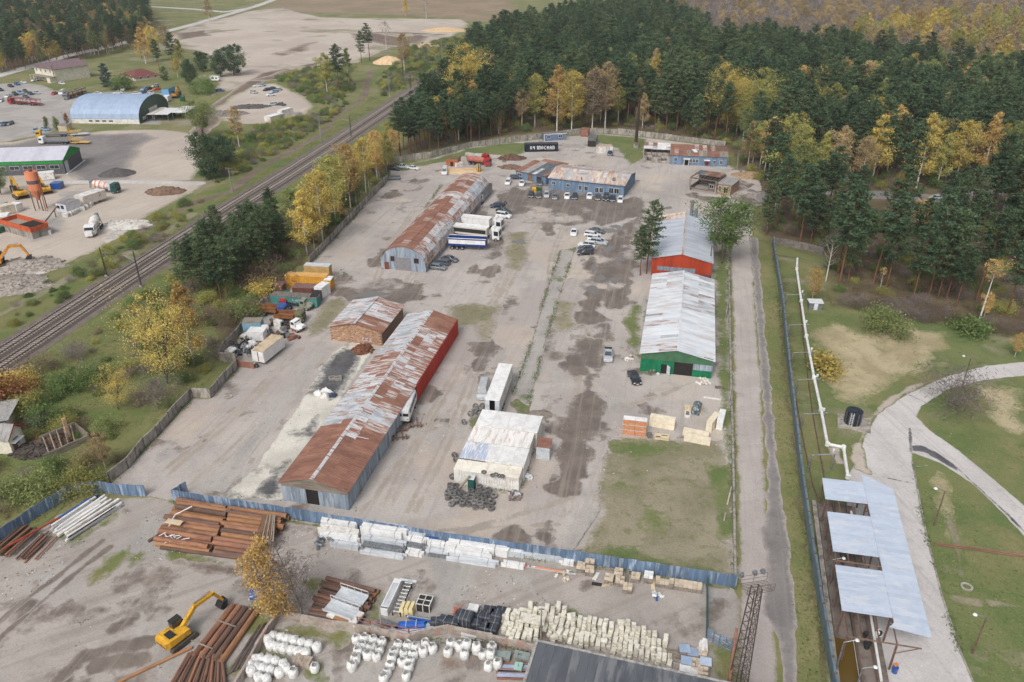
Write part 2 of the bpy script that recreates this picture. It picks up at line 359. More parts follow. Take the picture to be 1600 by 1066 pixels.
MUD=[T4(800,267,[(780,290),(680,360),(600,440),(560,480),(480,560),(450,640),(470,700),(480,800),(440,880),(400,960),(380,1066),(430,1066),(500,960),(560,930),(520,910),(500,870),(560,800),(620,850),(720,830),(735,720),(740,600),(760,400),(800,300)]),
T4(800,534,[(370,0),(340,100),(350,180),(390,205),(450,200),(470,160),(540,170),(580,120),(580,-20)]),
T4(800,534,[(470,220),(450,320),(400,370),(350,420),(360,460),(300,480),(270,540),(300,580),(330,620),(270,680),(280,740),(350,740),(330,810),(340,840),(400,820),(460,700),(430,650),(420,600),(490,610),(540,580),(590,560),(540,490),(570,440),(540,340),(500,300),(490,220)]),
T4(800,534,[(260,900),(330,870),(370,900),(350,930),(290,930)]),
T4(800,267,[(-60,150),(40,100),(200,60),(700,190),(760,160),(800,180),(800,290),(700,300),(560,340),(430,330),(260,330),(230,400),(180,330),(60,310),(-40,330),(-100,250)]),
T4(400,267,[(480,780),(500,700),(560,670),(600,690),(560,740),(700,720),(760,690),(860,690),(1020,720),(1040,760),(960,790),(1100,780),(1050,800),(880,830),(700,790),(560,810)]),
T4(400,267,[(940,110),(985,55),(1000,90),(1040,90),(1030,120),(930,130)]),T4(400,267,[(800,150),(880,125),(890,150),(810,175)]),T4(400,267,[(915,220),(960,180),(965,200)]),
T4(400,267,[(1450,560),(1520,500),(1530,430),(1400,440),(1440,500)]),T4(400,267,[(1310,640),(1370,590),(1390,640)]),T4(400,267,[(1420,640),(1500,580),(1520,610),(1460,670)]),
T4(400,534,[(1010,380),(1040,300),(1110,300),(1120,340),(1060,390)]),T4(400,534,[(1350,40),(1470,0),(1480,60),(1380,170)]),
T4(400,267,[(730,590),(790,500),(780,590)]),T4(400,267,[(1290,290),(1370,220),(1450,230),(1440,290),(1330,310)]),
T4(800,800,[(150,110),(230,60),(280,110),(230,190),(170,170)]),T4(800,800,[(-40,150),(60,130),(110,190),(40,210),(-30,200)]),
T4(800,267,[(1100,150),(1500,120),(1560,200),(1480,210),(1380,160),(1200,180)])]
sheet('mud',MUD,gmat('mud','dirt',1.1,.62),2.4,.32,.38,octv=6,grow=1.1,isl=(.13,-.13,6.),seed=2)
sheet('mud',[T4(400,267,[(1200,850),(1280,830),(1400,850),(1520,850),(1500,980),(1440,1060),(1380,1040),(1390,960),(1240,970)]),T4(400,267,[(440,830),(520,800),(560,860),(420,1000),(330,1040),(360,960)]),T4(800,267,[(280,810),(380,830),(330,900),(280,870)]),T4(800,267,[(250,920),(350,900),(380,980),(300,1000)]),T4(800,267,[(-40,380),(80,390),(90,480),(40,620),(-20,600)])],gmat('wasteland','dirt',3.,.8),1.5,.25,.4,grow=.8)
pm,pnt,pb=newmat('puddle_water')
pb.inputs['Base Color'].default_value=s(118,113,109);pb.inputs['Roughness'].default_value=.13;pb.inputs['Specular IOR Level'].default_value=.6
PUD=[T4(800,267,q)for q in([(490,610),(520,590),(535,610),(505,635)],[(520,670),(560,655),(585,680),(550,690)],[(605,680),(650,660),(675,690),(640,710)],[(475,730),(500,710),(530,740),(520,775),(480,765)],[(550,590),(580,585),(570,605)],[(600,350),(650,340),(700,360),(680,375)],[(690,735),(710,720),(710,760),(695,760)],[(560,500),(600,470),(640,480),(590,520)],[(640,560),(690,520),(700,560),(660,580)],[(930,235),(990,225),(1000,240)],[(460,880),(480,865),(485,900)],[(0,440),(60,430),(90,450),(30,470)],[(550,370),(640,360),(660,385),(560,390)])]
PUD+=[T4(400,267,[(590,790),(720,750),(860,770),(700,800)]),T4(400,267,[(530,620),(580,650),(540,670)])]
sheet('puddle',PUD,pm,.9,.7,.3,octv=5,grow=.1)
LV[0]=7.3
sheet('lower_yard',[(-260,1010),(0,868),(90,806),(160,778),(228,778),(240,770),(270,786),(700,854),(1148,919),(1158,940),(1156,1200),(1150,1500),(-900,1500)],gmat('lower','meadow',.8),.5,.3,.35)
sheet('damp',[(-260,1010),(0,868),(90,806),(160,778),(228,778),(240,770),(270,786),(700,854),(1148,919),(1158,940),(1156,1200),(-600,1300)],gmat('grey','lower',1.5,.85),.4,.3,.4,isl=(.12,.06,8.),seed=23)
sheet('damp',[(-260,1010),(0,868),(90,806),(160,778),(228,778),(240,770),(270,786),(700,854),(1148,919),(1158,940),(1156,1200),(-600,1300)],gmat('mud','lower',1.5,.7),.4,.3,.4,isl=(.2,.13,7.),seed=29)
sheet('rut',[T4(0,800,[(-200,830),(0,690),(150,560),(300,450),(450,330),(640,180)]),T4(0,800,[(-200,940),(0,790),(150,660),(280,550),(490,370),(690,220)])],gmat('mud','lower',.5),.35,.4,.3,line=.9)
sheet('rut',[T4(0,800,[(390,1040),(520,900),(700,850),(950,810)]),T4(0,800,[(600,960),(760,930),(900,920)]),T4(0,800,[(700,740),(860,660)])],gmat('mud','lower',.7),.8,.4,.3,line=2.0)
sheet('grass_patch',[T4(0,800,[(560,380),(640,320),(800,230),(800,260),(700,370),(600,460),(540,480)]),T4(0,800,[(800,280),(880,250),(900,300),(820,330)]),T4(0,800,[(1390,980),(1560,870),(1620,880),(1560,1010),(1420,1050)]),T4(0,800,[(1480,720),(1560,560),(1680,520),(1700,700),(1600,760)]),T4(0,800,[(270,60),(330,120),(480,200),(700,60),(720,20),(440,190),(300,120)]),T4(400,800,[(170,710),(420,720),(600,800),(520,840),(150,770)]),T4(400,800,[(50,880),(250,900),(420,960),(400,1040),(260,960)]),T4(400,800,[(300,440),(420,440),(340,520)]),T4(400,800,[(700,540),(800,480),(780,640),(700,700)]),T4(800,800,[(300,650),(400,640),(540,690),(420,700)]),T4(800,800,[(1240,860),(1400,780),(1430,1066),(1250,1066)]),T4(800,800,[(1100,1000),(1240,940),(1250,1066)]),T4(0,800,[(1010,220),(1240,270),(1400,330),(1290,350),(1080,300)])],gmat('grass','lower',1.8),1.5,.4,.35,octv=5,grow=.3)
sheet('dark_soil',[T4(0,800,[(1050,290),(1300,310),(1560,360),(1480,400),(1300,390),(1060,330)]),T4(400,800,[(1130,880),(1240,900),(1300,960),(1150,1040)]),T4(0,800,[(190,450),(260,390),(250,460),(200,510)])],gmat('earth','lower',2.),1.2,.3,.35)
LV[0]=5.65
sheet('verge',[(1185,375),(1205,382),(1216,420),(1232,600),(1252,760),(1277,930),(1305,1080),(1305,1300),(1200,1300),(1160,900),(1150,500),(1165,370)],gmat('meadow','litter',2.),1.,.3,.5)
sheet('dirt_road',[(1150,325),(1141,380),(1143,440),(1150,700),(1157,915),(1152,1000),(1150,1300),(1222,1300),(1216,1066),(1200,830),(1188,600),(1178,450),(1174,375),(1178,320)],gmat('dirt','meadow',.8),.5,.3,.4)
sheet('asphalt_strip',[(1172,372),(1178,450),(1190,600),(1200,750),(1192,830),(1200,905),(1190,960),(1218,1000),(1230,1300),(1250,1300),(1247,1066),(1240,930),(1232,850),(1216,730),(1203,600),(1190,450),(1183,372)],gmat('asphalt','dirt',1.),.5,.4,.35)
sheet('forest_road',[(1150,318),(1200,305),(1330,303),(1400,306),(1470,311),(1540,302),(1640,286),(1800,270)],gmat('asphalt','litter',2.),.8,.12,.8,line=9.)
sheet('spoil',[(1145,265),(1185,250),(1200,262),(1180,290),(1150,300)],gmat('earth','litter',3.),1.5,.2,.8)
sheet('field',[(1213,400),(1285,410),(1300,475),(1410,492),(1620,518),(1750,560),(1750,1300),(1310,1300),(1283,930),(1255,760),(1235,600),(1220,480)],gmat('lawn','litter',5.),2.5,.1,.5)
sheet('worn_grass',[(1213,400),(1285,410),(1300,475),(1410,492),(1620,518),(1750,560),(1750,1300),(1310,1300),(1283,930),(1255,760),(1235,600),(1220,480)],gmat('wasteland','lawn',2.),.4,.3,.45,isl=(.1,.1,8.),seed=31)
sheet('rough_grass',[(1213,400),(1285,410),(1300,475),(1410,492),(1620,518),(1750,560),(1750,1300),(1310,1300),(1283,930),(1255,760),(1235,600),(1220,480)],gmat('meadow','lawn',2.),.4,.3,.45,isl=(.16,.04,6.),seed=37)
sheet('dry_grass',[[(1270,520),(1300,505),(1340,520),(1400,505),(1470,520),(1490,545),(1430,580),(1380,615),(1345,640),(1300,625),(1275,590)],[(1390,570),(1490,565),(1430,590)],[(1520,600),(1600,605),(1600,690),(1540,650)],[(1455,725),(1475,740),(1490,800),(1500,850),(1480,850),(1465,790)]],gmat('dry','lawn',4.),2.4,.2,.45)
sheet('apron',[(1650,562),(1600,566),(1540,572),(1480,588),(1420,615),(1375,642),(1352,680),(1337,722),(1325,745),(1322,800),(1330,1300),(1600,1300),(1530,1090),(1500,1018),(1471,930),(1446,830),(1425,722),(1425,708),(1470,725),(1520,758),(1570,806),(1640,885),(1660,850),(1600,790),(1560,756),(1500,706),(1452,672),(1433,652),(1440,636),(1480,609),(1540,594),(1650,583)],gmat('concrete','lawn',.35),.15,.5,.4)
sheet('tar_seam',[T4(1200,534,[(890,650),(960,650),(1050,690),(1190,790),(1190,820),(1060,740),(980,695),(895,685)])],gmat('tar','concrete',.4),.3,.5,.3)
sheet('tar_seam',[T4(1200,534,[(1190,800),(1330,930),(1480,1066),(1600,1190)]),T4(1200,534,[(885,540),(893,690)])],gmat('tar','concrete',.3),.2,.5,.3,line=.5)
sheet('tar_seam',[T4(1200,534,q)for q in([(860,325),(1000,390)],[(1380,140),(1470,210)],[(1300,190),(1345,225)],[(720,850),(910,890)],[(880,20+1066-300),(1000,1066-290)])],gmat('tar','concrete',.2),.1,.5,.3,line=.22)
sheet('footpath',[T4(1200,800,[(1125,530),(1200,525),(1300,540),(1355,570),(1340,600),(1250,595),(1150,560)]),T4(1200,800,[(1365,550),(1480,570),(1640,600),(1640,620),(1480,600),(1380,600)]),T4(1200,800,[(1090,20),(1140,10),(1200,160),(1210,330),(1230,430),(1190,400),(1170,250),(1120,110)])],gmat('wasteland','lawn',.6),.4,.4,.35)
sheet('sand_patch',[T4(1200,534,[(700,400),(620,480),(570,600),(500,720),(540,800),(640,830),(590,650),(640,500),(800,370),(980,260),(900,270),(720,370)]),T4(1200,534,[(370,660),(450,660),(490,780),(440,770),(380,700)])],gmat('sand','lawn',.8),.6,.4,.35)
def resample(pts,step):
 out=[];acc=0.
 P=[Vector((p[0],p[1],0))for p in pts]
 Q=[]
 for i in range(len(P)-1):
  a,b,c,d=P[max(i-1,0)],P[i],P[i+1],P[min(i+2,len(P)-1)]
  for k in range(24):
   t=k/24
   Q.append(.5*((2*b)+(c-a)*t+(2*a-5*b+4*c-d)*t*t+(3*b-a-3*c+d)*t**3))
 Q.append(P[-1])
 out=[Q[0].copy()];need=step
 for a,b in zip(Q[:-1],Q[1:]):
  L=(b-a).length;pos=0.
  while L-pos>=need:
   pos+=need;out.append(a+(b-a)*(pos/L));need=step
  need-=L-pos
 return out
railc=resample(GL(RAIL),1.)
rail_m=mk('rail_steel',s(118,104,96),s(96,84,78),3.,.45,metal=.6)
slp_m=mk('sleeper_concrete',s(168,160,152),s(140,131,124),2.,.85)
bal_m=mk('ballast_stone',s(112,101,95),s(86,78,73),6.,.95,bump=.8,bsc=5.)
def along(off,pts=railc):
 out=[]
 for i,p in enumerate(pts):
  t=(pts[min(i+1,len(pts)-1)]-pts[max(i-1,0)]).normalized()
  out.append((p+Vector((t.y,-t.x,0))*off,t))
 return out
for off in(-2.25,2.25):
 root=struct(link('railway_track',None))
 cl=along(off)
 rings=[]
 for p,t in cl[::4]:
  nrm=Vector((t.y,-t.x,0));b=MB()
  rings.append([tuple(p+nrm*x+Vector((0,0,z)))for x,z in((-2.1,0.02),(-1.6,.36),(1.6,.36),(2.1,0.02))])
 bb=MB();bb.loft(rings);struct(bb.obj('ballast_bed',bal_m,root))
 for sd_ in(-.8,.8):
  rr=MB();rings=[]
  for p,t in cl[::3]:
   nrm=Vector((t.y,-t.x,0))
   rings.append([tuple(p+nrm*(sd_+x)+Vector((0,0,z)))for x,z in((-.07,.46),(-.07,.64),(.07,.64),(.07,.46))])
  rr.loft(rings);rr.obj('rail',rail_m,root)
 sl=MB()
 for p,t in along(off,resample(GL(RAIL),.75))[:420]:
  a=math.atan2(t.y,t.x)
  sl.cb((p.x,p.y,.42),(.26,2.75,.13),rz=a)
 o=sl.obj('sleeper',slp_m,root);o['kind']='stuff'
def leafmat(name,c,c2,c3=None,rand=.24):
 if name in MATS:return MATS[name]
 m,nt,b=newmat(name);MATS[name]=m
 tc=nd(nt,'TexCoord').outputs['Object'];oi=nd(nt,'ObjectInfo').outputs['Random']
 P=nd(nt,'VectorMath',{'operation':'ADD'},{0:tc,1:nd(nt,'CombineXYZ',None,{0:ma(nt,'MULTIPLY',oi,77.),1:ma(nt,'MULTIPLY',oi,31.)}).outputs[0]}).outputs[0]
 col=mixc(nt,ramp(nt,noise(nt,P,.55,3.,.6),.4,.6),c,c2)
 if c3:col=mixc(nt,ramp(nt,noise(nt,P,1.3,2.,.6),.54,.66),col,c3)
 w=nd(nt,'TexWhiteNoise',{'noise_dimensions':'3D'},{0:nd(nt,'VectorMath',{'operation':'SNAP'},{0:P,1:(.35,.35,.35)}).outputs[0]}).outputs[0]
 k=ma(nt,'MULTIPLY',ma(nt,'MULTIPLY_ADD',oi,2*rand,1-rand),ma(nt,'MULTIPLY_ADD',w,.5,.75))
 col=nd(nt,'VectorMath',{'operation':'SCALE'},{0:col,'Scale':k}).outputs[0]
 d=nd(nt,'BsdfDiffuse',None,{'Color':col});t=nd(nt,'BsdfTranslucent',None,{'Color':col})
 mx=nd(nt,'MixShader',None,{0:.3,1:d.outputs[0],2:t.outputs[0]})
 nt.nodes.remove(b)
 nt.links.new(mx.outputs[0],nt.nodes['Material Output'].inputs[0])
 return m
L_PINE=leafmat('pine_needles',s(81,102,80),s(99,119,87),s(64,86,69))
L_PINE2=leafmat('pine_needles_light',s(99,118,85),s(113,129,94),s(78,100,77))
L_SPRUCE=leafmat('spruce_needles',s(72,90,92),s(88,108,110))
L_YEL=leafmat('leaves_yellow',s(204,184,104),s(220,200,120),s(172,160,96))
L_GOLD=leafmat('leaves_gold',s(200,168,108),s(214,184,122),s(170,146,100))
L_OCHRE=leafmat('leaves_ochre',s(180,158,118),s(194,174,132),s(156,142,112))
L_LIME=leafmat('leaves_lime',s(164,164,98),s(184,178,106),s(132,138,90))
L_OLIVE=leafmat('leaves_olive',s(131,143,92),s(150,157,103),s(111,125,84))
L_GREEN=leafmat('leaves_green',s(103,128,80),s(122,143,88),s(139,146,92))
L_RUST=leafmat('leaves_rust',s(150,104,76),s(170,122,86),s(124,90,70))
L_BROWN=leafmat('leaves_brown',s(132,116,98),s(148,132,112),s(112,98,86))
L_GREY=leafmat('twigs_grey',s(132,122,118),s(150,140,136))
B_PINE=mk('bark_pine',s(126,88,66),s(98,72,58),3.,.9,stretch=(1,1,.2))
B_BIRCH=mk('bark_birch',s(206,200,190),s(120,112,104),2.2,.8,lo=.55,hi=.7)
B_GREY=mk('bark_grey',s(110,100,90),s(84,76,68),3.,.9)
B_TWIG=mk('bark_twig',s(142,132,124),s(112,102,95),2.,.9)
def quads(C,size,rng,flat=.0,long=1.7):
 """a soup of small leaf sprays centred at the points C"""
 n=len(C)
 a=rng.normal(size=(n,3));a[:,2]*=(1-flat);a/=np.linalg.norm(a,axis=1)[:,None]+1e-9
 b=rng.normal(size=(n,3));b[:,2]*=(1-flat*.6);b-=(a*b).sum(1)[:,None]*a;b/=np.linalg.norm(b,axis=1)[:,None]+1e-9
 sz=size*(.6+.8*rng.random(n))[:,None]
 a=a*sz*.5*long;b=b*sz*.5
 V=np.stack([C-a,C+b*.9-a*.1,C+a,C-b*.9+a*.1],1).reshape(-1,3)
 return V
def soup(name,V,mat):
 n=len(V)//4
 me=bpy.data.meshes.new(name)
 me.vertices.add(n*4);me.vertices.foreach_set('co',V.astype(np.float32).ravel())
 me.loops.add(n*4);me.loops.foreach_set('vertex_index',np.arange(n*4,dtype=np.int32))
 me.polygons.add(n);me.polygons.foreach_set('loop_start',np.arange(n,dtype=np.int32)*4)
 me.polygons.foreach_set('loop_total',np.full(n,4,np.int32))
 me.materials.append(mat);me.update(calc_edges=True);return me
def limb(mb,pts,r0,r1,n=5):
 m=len(pts)
 for i in range(m-1):
  mb.cyl(pts[i],pts[i+1],r0+(r1-r0)*i/(m-1),r0+(r1-r0)*(i+1)/(m-1),n,0,False)
def pine(seed,h=20.,base=.42,cw=3.2,dens=1.):
 rng=np.random.default_rng(seed);t=MB();lean=rng.normal(size=2)*.35
 tp=[Vector((lean[0]*(z/h)**2*2,lean[1]*(z/h)**2*2,z))for z in np.linspace(0,h*.97,7)]
 limb(t,tp,.24,.05,6);C=[];z=h*base
 while z<h*.985:
  u=(z-h*base)/(h*(1-base));prof=(1-u**2.2)**.8*(.55+.45*min(1,u*3.5))
  nb=5 if u<.8 else 4;a0=rng.random()*6.28
  for k in range(nb):
   if rng.random()<.16:continue
   a=a0+k*6.28/nb+rng.normal()*.3;L=cw*prof*(.65+.6*rng.random())+.3
   dz=(-.1+.55*u+rng.normal()*.12)
   o=tp[0].lerp(tp[-1],z/(h*.97));o=Vector((lean[0]*(z/h)**2*2,lean[1]*(z/h)**2*2,z))
   tip=o+Vector((math.cos(a)*L,math.sin(a)*L,dz*L))
   if L>1.3:t.cyl(o,o.lerp(tip,.8),.05,.02,3,0,False)
   ncl=max(2,int(L*1.5))
   for q in range(ncl):
    f=.3+.75*(q+.5)/ncl
    c=np.array(o.lerp(tip,f))
    m=int(15*dens)
    C.append(c+rng.normal(size=(m,3))*np.array([.34,.34,.17])*(.8+.25*L/cw))
  z+=.62+.35*rng.random()
 C.append(np.array([[tp[-1].x,tp[-1].y,h*.97]])+rng.normal(size=(14,3))*np.array([.25,.25,.4]))
 return t,quads(np.concatenate(C),.27,rng,.4,2.3)
def broad(seed,h=16.,base=.25,w=3.2,n=1700,leaf=.36,fork=1,shape='egg',gap=.25,nl=16,ascend=.8,lng=1.3):
 rng=np.random.default_rng(seed);t=MB();C=[]
 for fk in range(fork):
  la=rng.random()*6.28;ln=(.0 if fork==1 else.16)*h*(.6+.6*rng.random());ln+=.03*h*rng.random()
  top=Vector((math.cos(la)*ln,math.sin(la)*ln,h*(1-.12*fk)*.96))
  tp=[Vector((top.x*u**1.4,top.y*u**1.4,top.z*u))for u in np.linspace(0,1,7)]
  limb(t,tp,.19 if fork==1 else.14,.03,6)
  for k in range(nl):
   u=base+(1-base)*(k+.5*rng.random())/nl
   v=(u-base)/(1-base)
   pr={'egg':math.sin(math.pi*min(1,(v*.9+.12)))**.7,'cone':(1.05-v)**.8*min(1,.4+v*4),'col':.75*math.sin(math.pi*min(1,v*.85+.15))**.5+.15,'umb':min(1,.35+v*1.3)*(1.02-v**5)}[shape]
   L=max(.5,w*pr*(.7+.5*rng.random())/(1 if fork==1 else 1.25));a=k*2.4+rng.normal()*.4
   o=tp[0].lerp(tp[-1],u);o.x=top.x*u**1.4;o.y=top.y*u**1.4
   asc=ascend*(.6+.6*rng.random())
   mid=o+Vector((math.cos(a)*L*.6,math.sin(a)*L*.6,asc*L*.4));tip=o+Vector((math.cos(a)*L,math.sin(a)*L,asc*L*.95))
   limb(t,[o,mid,tip],.055,.012,3)
   for q in range(3):
    aa=a+rng.normal()*.8;f=.3+.3*q;b0=o.lerp(tip,f);l2=L*.5*(.5+.6*rng.random())
    tp2=b0+Vector((math.cos(aa)*l2,math.sin(aa)*l2,l2*(.2+.5*rng.random())))
    t.cyl(b0,tp2,.022,.008,3,0,False)
    if rng.random()>gap:C.append((tp2,.32*L+.25))
   C.append((tip,.3*L+.2));C.append((mid,.3*L+.2))
  C.append((top,.5))
 per=max(4,n//len(C));P=[]
 for c,r in C:
  if rng.random()<gap*.5:continue
  P.append(np.array(c)+rng.normal(size=(per,3))*np.array([r,r,r*.8])*.6)
 return t,quads(np.concatenate(P),leaf,rng,.15,lng)
def bush(seed,w=2.,h=1.8,n=420,leaf=.3,lng=1.4):
 rng=np.random.default_rng(seed);P=[];t=MB()
 for k in range(9):
  a=rng.random()*6.28;r=w*.75*rng.random()**.6;c=np.array([math.cos(a)*r,math.sin(a)*r,h*(.35+.45*rng.random())*(1-.35*r/w)])
  t.cyl((0,0,0),tuple(c),.04,.015,3,0,False)
  P.append(c+rng.normal(size=(n//9,3))*np.array([.32*w,.32*w,.26*h])*.8)
 P=np.concatenate(P);P[:,2]=np.abs(P[:,2])+.03
 return t,quads(P,leaf,rng,.1,lng)
PROTO={}
def proto(key,tm,bark,leaf,nm=('trunk','crown')):
 t,V=tm
 PROTO[key]=(t.mesh(nm[0],bark,True),soup(nm[1],V,leaf)if V is not None else None,nm)
for i in range(6):proto('pine%d'%i,pine(10+i,20+R.uniform(-1,2),(.5,.42,.36,.55,.3,.45)[i],(3.,3.3,3.4,2.7,3.6,3.)[i]),B_PINE,(L_PINE,L_PINE,L_PINE2,L_PINE,L_PINE2,L_PINE)[i])
proto('youngpine0',pine(31,9,.1,2.6,1.2),B_PINE,L_PINE2);proto('youngpine1',pine(32,7,.06,2.4,1.2),B_PINE,L_PINE)
def recol(key,src,leaf,bark=None):
 t,c,nm=PROTO[src];c2=c.copy();c2.materials.clear();c2.materials.append(leaf);PROTO[key]=(t,c2,nm)
for i,(sh,w,g)in enumerate((('egg',2.6,.2),('cone',2.7,.2),('egg',2.2,.35))):
 proto('birch_yellow%d'%i,broad(50+i,16,(.26,.2,.34)[i],w*1.15,7000,.23,1,sh,g*.6,20),B_BIRCH,L_YEL)
 for c,L in(('gold',L_GOLD),('ochre',L_OCHRE),('lime',L_LIME),('olive',L_OLIVE),('brown',L_BROWN)):recol('birch_%s%d'%(c,i),'birch_yellow%d'%i,L)
proto('thin_yellow0',broad(60,17,.15,6.2,9500,.16,4,'egg',.38,15,1.0),B_GREY,L_YEL)
proto('tall_yellow0',broad(61,22,.2,6.6,15000,.22,3,'egg',.12,17,.8),B_GREY,L_YEL)
proto('dpine0',broad(66,12,.08,4.6,9000,.27,2,'egg',.05,16,.5),B_PINE,L_PINE)
proto('weep0',broad(67,13,.12,2.5,9000,.2,2,'col',.05,22,.1),B_BIRCH,L_GOLD)
recol('tall_lime0','tall_yellow0',L_LIME)
proto('oak0',broad(63,13,.3,5.2,10000,.23,3,'umb',.12,14,.7),B_GREY,L_GREEN);recol('oak_olive0','oak0',L_OLIVE)
proto('bare0',broad(64,13,.2,3.,1200,.09,2,'egg',.3,20,1.3,8.),B_TWIG,L_GREY)
proto('bare1',broad(65,14,.3,2.4,900,.09,1,'egg',.3,22,1.4,8.),B_BIRCH,L_GREY)
proto('spruce0',pine(70,11,.03,2.9,1.6),B_GREY,L_SPRUCE)
proto('slim0',broad(71,13,.72,1.5,900,.18,1,'egg',.2,9),B_BIRCH,L_GOLD)
proto('thuja0',broad(72,5,.02,1.1,2200,.17,1,'cone',.0,16,1.2),B_GREY,L_OLIVE);recol('thuja_red0','thuja0',L_RUST)
for i,(w,h)in enumerate(((3.,3.),(3.8,4.4),(2.,1.9))):
 proto('bush_green%d'%i,bush(80+i,w,h,(2600,4600,1300)[i],.2),B_GREY,L_GREEN,('stems','foliage'))
 proto('bush_grey%d'%i,bush(90+i,w,h,(1300,2000,600)[i],.06,9.),B_TWIG,L_GREY,('stems','foliage'));recol('bush_brown%d'%i,'bush_grey%d'%i,L_BROWN)
 for c,L in(('olive',L_OLIVE),('lime',L_LIME),('rust',L_RUST),('yellow',L_YEL)):recol('bush_%s%d'%(c,i),'bush_green%d'%i,L)
def plant(key,name,label,cat,loc,sc=1.,group=None,rz=None):
 t,c,nm=PROTO[key]
 f=sc*R.uniform(.94,1.06)
 o=thing(name,label,cat,(loc[0],loc[1],0),R.uniform(0,6.28)if rz is None else rz,group,(f*R.uniform(.94,1.06),f*R.uniform(.94,1.06),f))
 link(nm[0],t,o)
 if c:link(nm[1],c,o)
 return o
def ptree(key,name,label,px,py,hpx=None,cat='tree',group=None,h0=None):
 """a tree whose foot is at a pixel; hpx = pixel row of its top sets its size"""
 g=G(px,py);sc=1.
 if hpx is not None:
  t,c,nm=PROTO[key];hh=max(v.co.z for v in t.vertices)*1.03
  sc=(ZT(g,hpx))/hh
 return plant(key,name,label,cat,g,sc,group)
def poisson(polys,step,seed,keep=None):
 rng=random.Random(seed);polys=[GL(p)for p in polys];out=[]
 for p in polys:
  x0=min(q[0]for q in p);x1=max(q[0]for q in p);y0=min(q[1]for q in p);y1=max(q[1]for q in p)
  nx=int((x1-x0)/step)+1;ny=int((y1-y0)/step)+1
  ii,jj=np.meshgrid(np.arange(nx),np.arange(ny))
  rr=np.random.default_rng(seed+len(out))
  X=x0+(ii+.5*(jj%2)+rr.uniform(-.42,.42,ii.shape))*step;Y=y0+(jj+rr.uniform(-.42,.42,ii.shape))*step
  m=sdf_poly(X,Y,p)>0
  if keep is not None:m&=keep(X,Y)
  px=800+F*X/(Y*cT+HC*sT)
  m&=(px>-90)&(px<1690)
  out+=list(zip(X[m],Y[m]))
 return out
def scatter(name,pts,protos,seed=0,scale=(.85,1.15),props=None):
 """one mass of far plants: copies of plants that stand elsewhere in the scene, set on points"""
 rng=np.random.default_rng(seed);n=len(pts)
 me=bpy.data.meshes.new(name);me.vertices.add(n)
 co=np.zeros((n,3),np.float32);co[:,:2]=np.array(pts);me.vertices.foreach_set('co',co.ravel())
 for nm_,ty,v in(('size','FLOAT',rng.uniform(scale[0],scale[1],n)),('turn','FLOAT',rng.uniform(0,6.28,n)),('pick','INT',rng.integers(0,len(protos),n))):
  a=me.attributes.new(nm_,ty,'POINT');a.data.foreach_set('value',v.astype(np.float32 if ty=='FLOAT' else np.int32))
 o=link(name,me);o['kind']='stuff'
 ng=bpy.data.node_groups.new(name,'GeometryNodeTree')
 ng.interface.new_socket('Geometry',in_out='INPUT',socket_type='NodeSocketGeometry')
 ng.interface.new_socket('Geometry',in_out='OUTPUT',socket_type='NodeSocketGeometry')
 N=ng.nodes;Lk=ng.links
 gi=N.new('NodeGroupInput');go=N.new('NodeGroupOutput')
 jall=N.new('GeometryNodeJoinGeometry')
 for root in reversed(protos):
  j=N.new('GeometryNodeJoinGeometry')
  for ch in root.children:
   oi=N.new('GeometryNodeObjectInfo');oi.transform_space='ORIGINAL';oi.inputs['Object'].default_value=ch
   Lk.new(oi.outputs['Geometry'],j.inputs[0])
  gti=N.new('GeometryNodeGeometryToInstance');Lk.new(j.outputs[0],gti.inputs[0]);Lk.new(gti.outputs[0],jall.inputs[0])
 iop=N.new('GeometryNodeInstanceOnPoints');iop.inputs['Pick Instance'].default_value=True
 def na(nm_,ty):
  a=N.new('GeometryNodeInputNamedAttribute');a.data_type=ty;a.inputs['Name'].default_value=nm_;return a.outputs['Attribute']
 cx=N.new('ShaderNodeCombineXYZ');Lk.new(na('turn','FLOAT'),cx.inputs[2])
 cs=N.new('ShaderNodeCombineXYZ');sz=na('size','FLOAT')
 for k in range(3):Lk.new(sz,cs.inputs[k])
 Lk.new(gi.outputs[0],iop.inputs['Points']);Lk.new(jall.outputs[0],iop.inputs['Instance'])
 Lk.new(na('pick','INT'),iop.inputs['Instance Index']);Lk.new(cx.outputs[0],iop.inputs['Rotation']);Lk.new(cs.outputs[0],iop.inputs['Scale'])
 Lk.new(iop.outputs[0],go.inputs[0])
 md=o.modifiers.new('copies','NODES');md.node_group=ng
 return o
FOREST=[[(648,212),(700,160),(748,95),(822,62),(950,34),(1050,40),(1110,95),(1200,92),(1300,116),(1450,128),(1640,170),(1900,240),(1900,560),(1640,512),(1500,498),(1415,480),(1310,462),(1290,400),(1215,378),(1192,372),(1190,330),(1500,326),(1900,300),(1900,262),(1600,282),(1470,298),(1340,294),(1200,294),(1160,262),(1140,226),(995,200),(932,194),(800,206),(700,226)]]
FP=poisson(FOREST,6.3,3)
FP.sort(key=lambda p:p[1])
def decid(x,y):return vnoise(np.array([x*.03]),np.array([y*.03]),5)[0]
near=[];far=[]
for(x,y)in FP:
 d=decid(x,y);px,py=PX(x,y)
 edge=(py>180 and px<1190)or(px>1180 and 262<py<345)
 q=R.random()
 if 1300<px<1520 and 318<py<420 and q<.8:continue
 if px>1280 and 340<py<520 and q<.3:continue
 if(edge and q<(.5 if px>1180 else.22))or(d>.72 and q<.25 and py>130):near.append((x,y,'d'))
 else:near.append((x,y,'p'))
npine=[p for p in near if p[2]=='p'];ndec=[p for p in near if p[2]=='d']
PROOTS=[]
